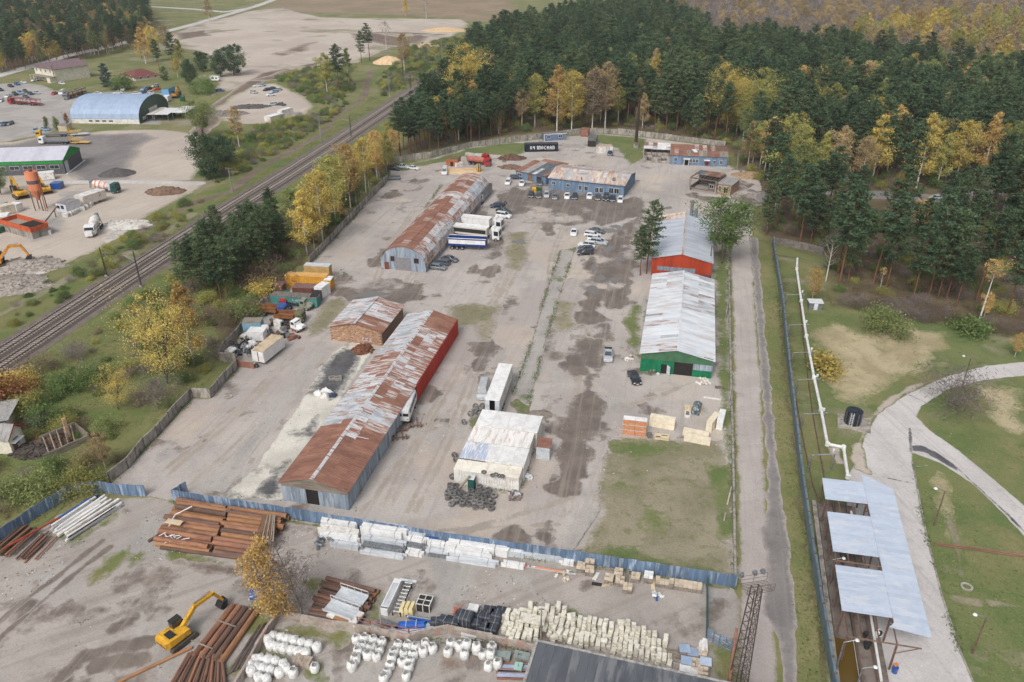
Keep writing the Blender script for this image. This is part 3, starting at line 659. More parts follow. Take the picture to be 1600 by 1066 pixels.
for k,(x,y,_)in enumerate(npine[:130]):
 i=R.choice((0,0,1,1,2,3,4,5))
 o=plant('pine%d'%i,'pine_tree','tall dark green pine standing in the forest beyond the compound walls','tree',(x,y),R.uniform(.7,1.3),'pines of the forest beyond the compound')
 if k<60:PROOTS.append((i,o))
def fr0(k):
 for o in COL.objects:
  if o.parent is None:
   for ch in o.children:
    if ch.data==PROTO[k][1]:return o
 return plant(k,'birch_tree','lone %s birch at the forest edge right of the ruined frame'%('olive' if 'olive' in k else 'ochre'),'tree',G(1175 if 'olive' in k else 1168,262))
pr={}
for i,o in PROOTS:pr.setdefault(i,o)
farp=[(x,y)for x,y,_ in npine[130:]]
scatter('pine_forest',farp,list(pr.values())*3+[fr0(k)for k in('birch_olive0','birch_ochre1')],4,(.7,1.3))
DCOL=('yellow','yellow','ochre','lime','gold','ochre','olive','olive','lime')
DLAB={'yellow':'birch with yellow autumn leaves standing among the forest pines','gold':'birch with golden orange leaves standing among the forest pines','ochre':'birch with thinning pale ochre leaves among the forest pines','lime':'birch with yellow green leaves standing among the forest pines','olive':'birch with dull olive leaves standing among the forest pines','brown':'birch with sparse brown leaves standing among the forest pines'}
ndec.sort(key=lambda p:p[1])
for x,y,_ in ndec[:150]:
 c=R.choice(DCOL)
 plant('birch_%s%d'%(c,R.randrange(3)),'birch_tree',DLAB[c],'tree',(x,y),R.uniform(.95,1.45),'%s birches among the forest pines'%c)
SING=[
('tall_yellow0','aspen_tree','broad bright yellow tree behind the wall near the railway',735,190,64),
('birch_yellow0','birch_tree','slim bright yellow birch standing just behind the wall above the black container',893,208,114),
('birch_gold1','birch_tree','rusty gold birch beside the slim yellow birch behind the wall',870,205,96),
('birch_ochre2','birch_tree','thin brownish birch with white stem left of the brick chimney',945,204,102),
('birch_brown0','birch_tree','brown leafed birch behind the wall between two yellow ones',925,206,104),
('tall_yellow0','aspen_tree','tall yellow tree behind the ruined blue house, left of a greener one',1130,215,104),
('tall_lime0','aspen_tree','tall yellow green tree right of the ruined blue house',1180,222,108),
('birch_lime1','birch_tree','small yellow green birch right of the chimney behind the wall',1027,212,185),
('birch_yellow2','birch_tree','small yellow tree in front of the wall beside the ruined house corner',1200,262,205),
('oak0','oak_tree','spreading green tree leaning over the silver roofed orange shed',1128,412,303),
('pine4','pine_tree','dark pine beside the orange shed, the taller of two',1010,428,312),
('pine2','pine_tree','lower pine in front of the taller one left of the orange shed',1000,431,352),
('thin_yellow0','aspen_tree','large sparse yellow tree with bare grey limbs below the railway',262,600,452),
('birch_gold1','birch_tree','narrow orange gold birch beside the large sparse yellow tree',303,570,446),
('thin_yellow0','aspen_tree','small sparse yellow tree left of the large sparse one',185,640,572),
('weep0','birch_tree','golden birch on the blue car side of the stone yard corner',440,967,848),
('bare0','bare_tree','leafless grey tree beside the golden birch at the stone yard corner',474,965,838),
('birch_ochre0','birch_tree','pale ochre half bare tree in the thicket beside the wall',165,732,676),
('birch_yellow1','birch_tree','bright yellow green birch lowest in the row above the concrete wall',480,398,300),
('birch_yellow0','birch_tree','yellow birch with leaning white stems in the row above the concrete wall',505,380,268),
('birch_lime0','birch_tree','yellow green birch in the middle of the row above the concrete wall',525,350,240),
('birch_gold0','birch_tree','golden birch at the upper end of the row above the concrete wall',548,325,222),
('birch_yellow2','birch_tree','yellow birch near the uppermost end of the row above the concrete wall',572,300,212),
('birch_gold2','birch_tree','orange tinted birch beside the parked cars at the wall corner',590,285,208),
('birch_olive0','birch_tree','olive birch behind the two rows of yellow ones by the railway',460,370,296),
('birch_gold1','birch_tree','bright orange gold birch on the railway side of the dark pines',692,178,132),
('birch_ochre0','birch_tree','ochre birch on the railway side below the broad yellow tree',672,188,130),
('birch_lime2','birch_tree','olive yellow birch with white stem on the bank across the railway',512,150,84),
('birch_olive1','birch_tree','dull yellow birch beside the dark pine across the railway',545,132,72),
('pine1','pine_tree','dark pine between two yellow birches across the railway',530,142,66),
('pine2','pine_tree','left of two dark pines beside the sand heap',565,98,48),
('pine0','pine_tree','right of two dark pines beside the sand heap',578,95,36),
('birch_ochre2','birch_tree','thin larch brown tree standing by the railway near the sand heap',632,115,48),
('bare1','bare_tree','single thin bare stem standing on the sand flat',604,78,30),
('bare1','bare_tree','thin bare trunk standing in the brown moor',666,29,-4),
('birch_yellow1','birch_tree','yellow birch standing alone in the brown moor',634,26,-3),
('birch_gold2','birch_tree','orange leafed tree in front of the parked car on the forest road',1435,372,305),
('bare1','bare_tree','white stemmed leafless birch at the forest edge by the white pipe',1290,440,362),
('birch_gold0','birch_tree','orange gold birch beside the small grey hut at the forest edge',1268,474,420),
('slim0','birch_tree','short slim birch with yellow tuft in front of the dark pines',1374,455,416),
('slim0','birch_tree','long leaning birch with a small yellow tuft right of the bare thicket',1527,510,398),
('birch_gold2','birch_tree','small yellow birch beside the long leaning one at the field',1535,503,455),
('birch_gold0','birch_tree','small orange birch standing in the field at the right edge of the picture',1585,558,520),
('bush_grey1','shrub','grey leafless bush on the bend of the concrete road',1490,634,594),
('bush_olive1','shrub','round olive bush standing in the dry field',1380,520,494),
('bush_green2','shrub','small dark green bush in the dry field',1512,520,502),
('bush_yellow2','shrub','low yellow green bush beside the white pipe',1288,583,562),
('spruce0','spruce_tree','blue grey spruce standing behind the blue arched hall',168,136,101),
('oak_olive0','tree','half bare olive tree right of the market sheds',318,215,150),
('dpine0','pine_tree','dark round pine above the concrete plant, left of two',330,280,208),
('dpine0','pine_tree','dark round pine above the concrete plant, right of two',352,262,205),
('birch_ochre2','birch_tree','thin brown birch right of the dark pines above the concrete plant',374,230,165),
('dpine0','pine_tree','dark bushy pine beside the small red roofed house',298,132,92),
('pine5','pine_tree','dark pine behind the small red roofed house',250,112,60),
('birch_lime1','birch_tree','pale yellow green birch between dark pines near the sand flat',285,114,62),
('dpine0','pine_tree','dark bushy pine right of the pale yellow birch near the sand flat',345,120,78),
('dpine0','pine_tree','rounded pine at the sand flat edge right of the bushy ones',366,118,70),
('birch_ochre1','birch_tree','ochre tree standing beside the far white road',328,34,-6),
('youngpine0','pine_tree','young dark conifer on the lawn beside the small red roofed house',258,126,104),
('thuja0','thuja_tree','left of two small thujas in front of the blue arched hall',75,203,182),
('thuja0','thuja_tree','right of two small thujas in front of the blue arched hall',90,203,181),
('thuja_red0','shrub','dark red shrub at the corner of the blue arched hall',105,194,178),
('oak0','tree','dark green tree at the left edge above the yellow excavator',2,305,265),
('birch_gold1','birch_tree','golden tree behind the small red roofed house, nearest the far road',228,100,44),
('birch_yellow0','birch_tree','yellow tree right of the golden one behind the red roofed house',243,96,38),
('pine1','pine_tree','dark pine at the right end of the wood behind the white houses',222,92,28),
('birch_ochre0','birch_tree','pale ochre tree beside the far road left of the sand flat',262,84,40),
('dpine0','pine_tree','dark round conifer at the sand flat corner behind the yellow green birch',318,112,78),
('birch_lime0','birch_tree','yellow green tree right of the rounded pine at the sand flat edge',382,112,88),
('pine5','pine_tree','tall dark pine between the red roofed house and the sand flat',272,112,52),
('birch_yellow2','birch_tree','low yellow tree on the lawn edge behind the market sheds',278,122,92),
('bush_green1','shrub','green bush behind the arched hall beside the small white house',192,140,124),
('bush_green1','shrub','dark bush beside the caravan',320,146,130),
('birch_yellow0','birch_tree','wide yellow tree standing in the bare wood at the upper right',1398,82,24),
('birch_gold0','birch_tree','golden tree beside the wide yellow one in the bare wood',1426,76,18),
('birch_lime0','birch_tree','tall pale green tree in the far wood, left of two alike',1462,64,8),
('birch_yellow2','birch_tree','small bright yellow tree in the far wood between pale green ones',1485,58,16),
('birch_lime1','birch_tree','tall pale green tree in the far wood, right of two alike',1530,70,16),
('birch_gold1','birch_tree','slim orange tree at the back edge of the pine forest on the right',1508,100,54),
('birch_lime0','birch_tree','rounded yellow green tree at the right edge behind the pines',1566,120,74),
('birch_yellow0','birch_tree','yellow tree cut by the right edge behind the pines',1594,128,90),
('birch_ochre0','birch_tree','broad pale ochre tree behind the pines at the upper right',1240,84,40),
('birch_lime2','birch_tree','yellow green tree behind the pines beside the pale ochre one',1292,88,44),
('birch_ochre1','birch_tree','small pale ochre tree just behind the pines farther right',1334,96,66),
('birch_gold0','birch_tree','rusty gold tree behind the top of the pine forest',1045,44,0),
('birch_yellow1','birch_tree','yellow tree at the far right in the scrub',1580,70,26),
('birch_lime0','birch_tree','pale yellow tree in the far scrub at the top',1350,46,18),
('thin_yellow0','aspen_tree','second sparse yellow tree behind the large sparse one',228,545,470),
('birch_olive0','birch_tree','olive tree behind the sparse yellow trees by the railway',285,520,442),
('bush_green1','shrub','green bush left of the sparse yellow trees',150,600,580),
('bush_grey1','shrub','grey bush along the railway bank',120,560,542),
('bush_rust1','shrub','rust red bush at the left edge of the thicket',-14,640,602),
('bush_brown1','shrub','dark brown bush beside the railway ballast',58,585,562),
('bush_grey1','shrub','bare brownish bush behind the small white house',62,668,652),
('bush_lime1','shrub','bright green bush above the small white house',30,652,632),
('bush_green1','shrub','dark green bush beside the bare one in the thicket',104,612,594),
('bush_green1','shrub','leafy bush right of the bushes above the small white house',72,662,642),
('bush_yellow1','shrub','yellow green bush above the rust red one beside the railway',22,615,590),
('bush_olive1','shrub','broad olive bush below the scrap heap',60,778,752),
('bush_lime1','shrub','light green bush close to the blue fence corner',125,770,748),
('bush_brown1','shrub','brown twiggy bush right of the scrap heap',140,735,714),
('bush_grey1','shrub','grey twiggy bush under the sparse yellow tree',250,632,606),
('bush_brown1','shrub','brown bush below the pines beside the white lorries',362,508,488),
('bush_olive1','shrub','olive bush above the white lorries by the wall',378,500,480),
('bush_brown0','shrub','brown bush under the row of yellow birches',420,455,425),
('bush_yellow0','shrub','yellow bush beside the green container wall',405,462,446),
]
for k,nm_,lab,px_,py_,top in SING:ptree(k,nm_,lab,px_,py_,top)
BELT=[[(268,472),(318,428),(372,398),(428,368),(455,380),(428,425),(388,458),(345,476),(300,480)]]
for x,y in poisson(BELT,4.0,9):plant('pine%d'%R.choice((1,2,4)),'pine_tree','dark pine in the dense clump between the railway and the lorry yard','tree',(x,y),R.uniform(.55,.76),'pines between the railway and the lorry yard')
BELT2=[[(600,255),(640,212),(660,190),(690,170),(715,190),(740,205),(800,212),(700,235),(640,245)]]
for x,y in poisson(BELT2,5.6,10):plant('pine%d'%R.choice((0,1,3)),'pine_tree','dark pine with bare reddish trunk behind the upper concrete wall','tree',(x,y),R.uniform(.75,.95),'pines behind the upper concrete wall')
YEL=[[(448,385),(482,345),(562,270),(606,240),(625,246),(612,262),(560,322),(500,384),(470,402)]]
for x,y in poisson(YEL,4.6,12):
 c=R.choice(('yellow','gold','lime','olive'));plant('birch_%s%d'%(c,R.randrange(3)),'birch_tree','%s leafed birch in the crowded row between railway and concrete wall'%{'yellow':'yellow','gold':'golden','lime':'yellow green','olive':'olive'}[c],'tree',(x,y),R.uniform(.45,.78),'%s birches between railway and wall'%c)
WL=[[(-260,125),(-260,20),(0,-5),(230,12),(240,40),(225,72),(160,88),(110,98),(60,104),(0,118)]]
wl=poisson(WL,7.5,14);wl.sort(key=lambda p:p[1])
for x,y in wl[:64]:
 q=R.random()
 if q<.5:plant('pine%d'%R.randrange(6),'pine_tree','dark pine in the wood behind the white houses','tree',(x,y),R.uniform(.7,1.),'pines of the wood behind the white houses')
 else:
  c=R.choice(('yellow','gold','ochre','olive','brown','gold'));plant('birch_%s%d'%(c,R.randrange(3)),'birch_tree','%s autumn tree in the wood behind the white houses'%{'yellow':'yellow','gold':'orange gold','ochre':'pale ochre','olive':'olive','brown':'brown'}[c],'tree',(x,y),R.uniform(.6,1.),'%s trees of the wood behind the white houses'%c)
WLREST=wl[64:]
q0=bpy.data.objects
fr={}
for o in[o for o in COL.objects if o.parent is None and o.type=='EMPTY']:
 for ch in o.children:
  for k,(t,c,nm)in PROTO.items():
   if c is not None and ch.data==c:fr.setdefault(k,o)
BW=[[(1120,70),(1095,30),(1010,4),(1000,-16),(1640,-20),(1900,40),(1900,230),(1640,160),(1450,120),(1300,108),(1200,85)]]
scatter('bare_woodland',poisson(BW,5.2,21),[fr[k]for k in('bare1','bare0','bare1','bare0','bare0','bare1','bush_grey1','birch_ochre0')if k in fr],22,(.7,1.25))
scatter('left_wood',WLREST,[fr[k]for k in('pine0','pine1','pine2','pine5','birch_gold0','birch_ochre1','birch_olive0','birch_brown0')if k in fr],31,(.7,1.))
scatter('scrub',poisson([[(1300,112),(1450,118),(1640,158),(1900,220),(1900,60),(1500,60),(1350,70)],[(1000,0),(1300,4),(1640,4),(1640,-24),(1000,-24)]],9.,23),[fr[k]for k in('bush_olive1','birch_yellow1','bush_lime1','birch_lime2','bush_grey1','birch_ochre1')if k in fr],24,(.7,1.7))
und=poisson([[(648,212),(700,226),(800,208),(932,196),(995,202),(1140,228),(1160,262),(1200,294),(1340,294),(1470,298),(1600,282),(1600,230),(1300,230),(1150,200),(950,170),(800,180)],[(1192,330),(1500,326),(1640,310),(1640,505),(1500,492),(1415,475),(1310,458),(1290,398),(1215,374)],[(255,455),(300,400),(450,330),(600,245),(612,262),(500,390),(425,470),(400,495),(372,560),(345,575),(320,510)]],4.2,25)
scatter('undergrowth',und,[fr[k]for k in('bush_olive1','bush_brown1','bush_green1','bush_brown0','bush_lime1','bush_grey1')if k in fr],26,(.25,.7))
thk=poisson([[(-60,640),(40,600),(100,600),(130,660),(215,680),(172,745),(155,752),(60,805),(-60,870)],[(120,600),(180,530),(250,490),(300,500),(340,560),(300,610),(240,660),(200,640)],[(60,590),(140,520),(250,450),(275,470),(160,545),(90,600)],[(386,201),(420,190),(500,175),(545,160),(520,180),(460,225),(400,258),(372,280),(378,230)],[(60,448),(140,418),(200,370),(290,315),(330,305),(300,340),(200,405),(90,480),(10,520),(0,480)],[(430,120),(470,112),(520,100),(560,135),(520,165),(480,150)]],4.3,27)
scatter('thicket',thk,[fr[k]for k in('bush_olive1','bush_green1','bush_brown0','bush_lime1','bush_grey1','bush_green2')if k in fr],28,(.2,.62))
scatter('bare_brush',poisson([[(1320,478),(1350,472),(1420,478),(1490,492),(1500,506),(1440,506),(1360,492)],[(1520,505),(1600,512),(1640,530),(1560,525)]],1.8,29),[fr[k]for k in('bush_grey1','bush_brown1')if k in fr],30,(.35,.65))
def blades(name,polys,step,h,mats,seed):
 pts=np.array(poisson(polys,step,seed));rng=np.random.default_rng(seed);n=len(pts)
 den=fbm(pts[:,0],pts[:,1],.12,3,seed);pts=pts[den>-.12];n=len(pts)
 C=np.zeros((n,3));C[:,:2]=pts;a=rng.uniform(0,6.28,n);hh=h*rng.uniform(.5,1.3,n);w=.11*rng.uniform(.7,1.6,n)
 dx=np.stack([np.cos(a)*w,np.sin(a)*w,np.zeros(n)],1);ln=rng.normal(size=(n,3))*1.3*hh[:,None];ln[:,2]=hh*.45
 V=np.stack([C-dx,C+dx,C+dx*.8+ln,C-dx*.8+ln],1).reshape(-1,3)
 o=link(name,soup(name,V,mats));o['kind']='stuff'
G1=leafmat('grass_blades',s(112,124,74),s(132,134,88),s(98,112,66));G2=leafmat('dry_blades',s(190,178,148),s(170,158,126),s(150,142,104))
thk2=poisson([[(378,215),(420,196),(500,178),(548,160),(520,185),(460,225),(400,258),(372,280)],[(430,122),(470,114),(520,102),(560,135),(520,168),(490,160)],[(310,225),(378,200),(375,270),(340,290),(310,270)],[(640,75),(700,62),(735,60),(700,95),(640,135),(600,150),(590,130)]],3.2,33)
scatter('bank_scrub',thk2,[fr[k]for k in('bush_olive1','bush_green1','bush_grey1','bush_green2','bush_lime1')if k in fr],34,(.2,.6))
blades('grass',[[(1213,410),(1283,430),(1320,500),(1270,520),(1330,620),(1350,660),(1330,715),(1310,700),(1280,720),(1260,700),(1235,560)],[(1425,735),(1510,760),(1640,900),(1640,1160),(1540,1090),(1470,925)],[(1445,640),(1480,612),(1540,597),(1640,590),(1640,770),(1560,745),(1450,665)],[(1190,400),(1206,395),(1232,600),(1252,760),(1300,1100),(1250,1080),(1236,850),(1195,500)]],.42,.22,G1,41)
blades('weeds',[[(-60,640),(60,560),(200,465),(280,440),(340,520),(345,580),(300,615),(240,675),(172,752),(155,760),(60,810),(-60,880)],[(0,545),(50,512),(200,408),(360,302),(460,240),(560,170),(580,150),(600,160),(500,225),(370,310),(200,418),(0,560)]],.5,.3,G1,45)
RUST=mk('rust',s(148,106,90),s(132,95,82),1.4,.85,stretch=(.25,1,1),c3=s(158,118,100),sc3=.5,bump=.2,wave=('Y',.32,.5),rand=.14,world=12.5)
RUSTW=mk('peeling_rust',s(208,209,212),s(152,112,98),1.,.8,lo=.52,hi=.58,stretch=(.22,3.,1),bump=.15,wave=('Y',.32,.5),rand=.08,world=12.5)
RUSTM=mk('mottled_rust',s(204,198,195),s(152,110,94),.9,.8,lo=.44,hi=.52,stretch=(.22,3.2,1),bump=.15,wave=('Y',.32,.5),rand=.12,world=12.5)
GALV=mk('weathered_zinc',s(204,208,214),s(164,172,180),.9,.55,stretch=(.3,1,1),c3=s(168,140,126),sc3=.7,wave=('Y',.32,.45),rand=.08,world=12.5)
ZINC=mk('pale_zinc',s(224,228,233),s(204,209,216),.7,.5,stretch=(.2,1,1),c3=s(206,200,198),sc3=.5,wave=('Y',.3,.35),rand=.05,world=12.5)
SILVER=mk('silver_roof',s(206,212,222),s(186,194,206),.6,.4,stretch=(.2,1,1),wave=('Y',.3,.35),rand=.05,metal=.2,world=12.5)
SALMON=mk('salmon_rust_roof',s(208,196,186),s(184,146,124),.9,.8,lo=.45,hi=.62,stretch=(.25,1.2,1),c3=s(176,178,180),sc3=.25,wave=('Y',.4,.5),rand=.12,world=102.5)
BLUEW=mk('blue_grey_cladding',s(140,154,170),s(170,178,186),1.1,.7,stretch=(1.2,1.2,.2),c3=s(118,126,134),sc3=.6,rand=.05)
BLUEX=mk('blue_cladding',s(118,140,164),s(100,120,144),1.,.65,stretch=(1.5,1.5,.2),rand=.05)
FENCEB=mk('blue_fence_sheet',s(94,116,144),s(112,132,156),1.2,.55,stretch=(1.6,1.6,.2),c3=s(160,174,190),sc3=.8,rand=.2)
GREENW=mk('green_cladding',s(26,122,84),s(22,106,74),.8,.6,rand=.03);GREEND=mk('dull_green_cladding',s(74,112,84),s(64,100,74),.8,.7)
REDW=mk('red_cladding',s(186,64,48),s(166,56,42),.8,.65,stretch=(1,1,.2),rand=.04)
ORANGEW=mk('orange_red_cladding',s(178,70,42),s(156,58,34),.7,.65,stretch=(1.2,1.2,.2),rand=.04)
BRICK=mk('red_brick',s(182,148,120),s(156,118,96),1.4,.9,c3=s(202,172,146),sc3=2.,bump=.4,bsc=9.,rand=.18)
BRICKW=mk('brick_wall_backing',s(150,124,104),s(128,100,82),3.,.95)
CONC=mk('old_concrete',s(168,162,154),s(140,134,127),1.,.9,stretch=(1,1,.4),c3=s(116,112,106),sc3=.8,bump=.2,rand=.12)
CONCD=mk('dark_concrete',s(124,118,112),s(100,95,90),1.5,.92,rand=.1)
PLAST=mk('cream_plaster',s(226,222,206),s(208,202,186),.8,.9);WHITE=mk('white_paint',s(232,232,232),s(214,214,212),.9,.5,rand=.05,spec=.4)
WHITED=mk('dirty_white',s(228,227,223),s(208,205,200),.7,.6,c3=s(196,186,176),sc3=.9,rand=.05)
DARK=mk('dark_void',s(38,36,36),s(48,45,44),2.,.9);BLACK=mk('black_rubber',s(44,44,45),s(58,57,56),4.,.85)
GLASS=mk('dark_glass',s(44,52,60),s(60,70,80),.8,.12,spec=.6,rand=.2);STEEL=mk('steel',s(150,154,158),s(120,124,128),3.,.45,metal=.5)
STEELW=mk('galvanised_steel',s(204,208,212),s(178,184,190),1.4,.5,stretch=(.3,1,1),rand=.1);BROWNST=mk('rust_steel',s(122,96,84),s(98,78,70),2.,.8)
WOOD=mk('pale_wood',s(206,191,163),s(184,166,136),2.,.8,stretch=(.2,1,1),rand=.12);WOODG=mk('grey_wood',s(150,140,128),s(124,114,102),2.,.9,stretch=(.2,1,1),rand=.15)
ROOFR=mk('maroon_roof',s(122,72,70),s(104,62,62),1.2,.7);ROOFM=mk('mauve_roof',s(132,112,116),s(118,100,104),1.,.7)
TARROOF=mk('bitumen_roof',s(96,100,106),s(82,86,92),.5,.85,c3=s(118,120,124),sc3=.4,stretch=(1,.25,1));ASBEST=mk('asbestos_roof',s(164,162,160),s(140,138,138),1.,.9,wave=('Y',.3,.4))
PIPEW=mk('white_pipe',s(228,228,226),s(206,206,204),1.,.5);RIMM=mk('rim',s(176,178,182),None,2.,.35,metal=.6)
RED=paint(176,36,40,'red_paint');YELLOW=paint(222,172,34,'yellow_paint');BLUE=paint(40,84,160,'blue_paint');GREENP=paint(28,92,62,'green_paint')
LAMPR=mk('red_lamp',s(150,24,22),None,2.,.3);LAMPW=mk('clear_lamp',s(220,222,224),None,2.,.2)
A0=rad(-12.5)
MESHC={}
def cached(key,fn):
 if key not in MESHC:MESHC[key]=fn()
 return MESHC[key]
def sheets(root,x0,z0,x1,z1,y0,y1,nu,nv,pick,nm='roof_sheet',th=.04):
 """sheets laid on a slope that climbs from (x0,z0) to (x1,z1); pick(u,v) chooses the finish"""
 L=math.hypot(x1-x0,z1-z0);an=math.atan2(z1-z0,x1-x0);su=L/nu;sv=(y1-y0)/nv
 for i in range(nu):
  for j in range(nv):
   m=pick((i+.5)/nu,(j+.5)/nv)
   me=cached(('sheet',round(su,2),round(sv,2),m.name),lambda:MB().box(-su/2-.02,-sv/2+.008,-th/2,su/2+.0,sv/2-.008,th/2).mesh('roof_sheet',m))
   t=(i+.5)/nu;o=link(nm,me,root,(x0+(x1-x0)*t-math.sin(an)*(.03+R.random()*.03),y0+sv*(j+.5),z0+(z1-z0)*t+math.cos(an)*(.03+.03*R.random())+i*.004))
   o.rotation_euler=(R.uniform(-.012,.012),-an,0)
def panels(root,p0,p1,z0,z1,n,mat,nm='wall_panel',th=.05,rib=True,gaps=()):
 """upright cladding panels along a line in the thing's own frame"""
 a=Vector((p0[0],p0[1],0));b=Vector((p1[0],p1[1],0));L=(b-a).length;an=math.atan2(b.y-a.y,b.x-a.x);w=L/n
 def mkp():
  q=MB();q.box(-w/2+.012,-th/2,0,w/2-.012,th/2,z1-z0)
  if rib:
   k=max(1,int(w/.45))
   for i in range(k):x=-w/2+(i+.5)*w/k;q.box(x-.035,-th/2-.035,.02,x+.035,-th/2+.001,z1-z0-.02)
  return q.mesh(nm,mat)
 me=cached(('panel',round(w,2),round(z1-z0,2),mat.name,th,rib),mkp)
 for i in range(n):
  if i in gaps:continue
  c=a.lerp(b,(i+.5)/n);link(nm,me,root,(c.x,c.y,z0),an+R.uniform(-.006,.006))
def window(root,c,w,h,an=0.,frame=WHITE,glass=GLASS,d=.12):
 q=MB();t=.07
 q.box(-w/2,-d/2,0,w/2,d/2,t).box(-w/2,-d/2,h-t,w/2,d/2,h).box(-w/2,-d/2,t,-w/2+t,d/2,h-t).box(w/2-t,-d/2,t,w/2,d/2,h-t).box(-.025,-d/2+.01,t,.025,d/2-.01,h-t)
 o=q.obj('window',frame,root,c,an)
 MB().box(-w/2+t,-.02,t,w/2-t,.02,h-t).obj('pane',glass,o)
 return o
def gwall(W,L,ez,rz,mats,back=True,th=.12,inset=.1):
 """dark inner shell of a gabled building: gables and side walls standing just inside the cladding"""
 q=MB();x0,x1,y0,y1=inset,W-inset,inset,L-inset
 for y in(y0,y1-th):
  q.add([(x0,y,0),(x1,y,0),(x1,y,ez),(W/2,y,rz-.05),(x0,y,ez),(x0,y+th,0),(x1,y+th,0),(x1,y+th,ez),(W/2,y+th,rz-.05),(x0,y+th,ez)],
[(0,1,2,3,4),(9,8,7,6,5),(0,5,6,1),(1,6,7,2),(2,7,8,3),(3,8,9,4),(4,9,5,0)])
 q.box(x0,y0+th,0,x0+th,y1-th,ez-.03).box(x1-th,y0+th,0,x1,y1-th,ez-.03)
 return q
def footprint(FL,FR,BR=None,L=None,A=None):
 a=Vector(G(*FL));b=Vector(G(*FR));A=math.atan2((b-a).y,(b-a).x)if A is None else A
 Wd=(b-a).length
 if BR is not None:c=Vector(G(*BR));L=(c-b).dot(Vector((-math.sin(A),math.cos(A))))
 return(a.x,a.y,0),A,Wd,L
loc,A,Wd,Ln=footprint((443,782),(546,797),(693,520),A=A0)
t=thing('long_shed','long low shed with a peeling rusty gable roof beside the blue fence','shed',loc,A)
E,RZ=3.5,5.0
gwall(Wd,Ln,E,RZ,None).obj('wall',DARK,t)
panels(t,(0,0),(Wd*.37,0),0,2.75,4,BLUEW);panels(t,(Wd*.63,0),(Wd,0),0,2.75,3,BLUEW)
MB().add([(0,-.03,2.78),(Wd,-.03,2.78),(Wd,-.03,E),(Wd/2,-.03,RZ),(0,-.03,E),(0,.03,2.78),(Wd,.03,2.78),(Wd,.03,E),(Wd/2,.03,RZ),(0,.03,E)],[(0,1,2,3,4),(9,8,7,6,5),(0,5,6,1),(1,6,7,2),(2,7,8,3),(3,8,9,4),(4,9,5,0)]).obj('gable',WOODG,t)
for x,an,sg in((Wd*.37,1.9,1),(Wd*.63,-.25,-1)):
 d=MB().box(0,-.04,.05,sg*Wd*.13,.04,2.7).obj('door',BLUEW,t,(x,-.06,0),an if sg>0 else an)
panels(t,(Wd,0),(Wd,Ln*.53),0,E-.05,18,BLUEW);panels(t,(Wd+.25,Ln*.53),(Wd+.25,Ln),0,E+.1,14,REDW,'red_wall_panel')
panels(t,(0,Ln),(0,0),0,E-.05,30,BLUEW);panels(t,(Wd,Ln),(0,Ln),0,E-.05,6,BLUEW)
def pk_r(u,v):
 v=v+R.uniform(-.02,.02)
 if v<.24:return RUST if(u<.84 or v<.02)and(v<.21 or u<.6)else RUSTW
 if u>.9:return GALV
 if.30<v<.34:return GALV
 if.36<v<.48:return RUST if R.random()<.55 else RUSTM
 if.72<v<.79 and u>.5:return RUST
 if v>.88 and u>.1:return RUST
 return RUSTM if R.random()<.6 else RUSTW
def pk_l(u,v):
 v=v+R.uniform(-.02,.02)
 if v<.27:return RUST
 if v<.43:return GALV if R.random()<.6 else RUSTW
 if v<.56:return RUSTW if R.random()<.7 else RUSTM
 if v<.69:return RUSTM if R.random()<.8 else RUST
 return GALV if R.random()<.75 else RUSTW
sheets(t,Wd+.3,E-.1,Wd/2+.1,RZ+.02,-.3,Ln+.2,3,50,lambda u,v:pk_r(1-u,v)if False else pk_r(u,v))
sheets(t,-.3,E-.1,Wd/2-.1,RZ+.02,-.3,Ln+.2,3,50,pk_l)
MB().add([(Wd/2-.35,-.32,RZ-.02),(Wd/2,-.32,RZ+.16),(Wd/2+.35,-.32,RZ-.02),(Wd/2-.35,Ln+.22,RZ-.02),(Wd/2,Ln+.22,RZ+.16),(Wd/2+.35,Ln+.22,RZ-.02)],[(0,1,4,3),(1,2,5,4),(0,2,1),(3,4,5)]).obj('ridge_cap',RUSTW,t)
MB().bar((Wd*.72,11,5.0),(Wd*.9,11.3,4.6),.06).bar((Wd*.72,10.2,5.0),(Wd*.73,12,5.0),.05).obj('roof_bracket',WHITE,t)
MB().box(-.42,0,3.25,-.3,Ln,3.37).obj('gutter',STEEL,t)
loc,A,Wd,Ln=footprint((518,532),(596,543),L=12.5,A=A0)
t=thing('brick_store','small brick store with a patched rusty gable roof left of the long shed','building',loc,A)
gwall(Wd,Ln,3.2,4.5,None,inset=.0).obj('wall',BRICKW,t)
me=MB().box(-.34,-.04,-.14,.34,.04,.14).mesh('brick',BRICK)
nb=0
for r_ in range(13):
 for c_ in range(14):
  x=.4+c_*.74+(.37 if r_%2 else 0);z=.2+r_*.31
  if x>Wd-.3 or z>3.1+1.2*(1-abs(x-Wd/2)/(Wd/2))-.1:continue
  link('brick',me,t,(x+R.uniform(-.01,.01),-.03+R.uniform(-.012,.012),z))
def pkb(u,v):return R.choice((RUST,RUSTM,RUST))if v<.36 else(R.choice((RUSTW,RUSTM))if v<.8 else RUSTM)
sheets(t,-.35,3.15,Wd/2,4.6,-.3,Ln+.3,3,11,lambda u,v:RUSTM if v<.2 else R.choice((RUSTW,GALV)));sheets(t,Wd+.35,3.15,Wd/2,4.6,-.3,Ln+.3,3,11,pkb)
MB().box(Wd/2-.25,-.3,4.58,Wd/2+.25,Ln+.3,4.7).obj('ridge_cap',GALV,t)
gf=MB()
for k in range(5):
 x=Wd*.62+k*.42;gf.box(x,-.085,.75,x+.34,-.078,.87,0).box(x,-.085,.87,x+.1,-.078,1.4,k%2).box(x+.12,-.085,1.3,x+.36,-.078,1.42,0)
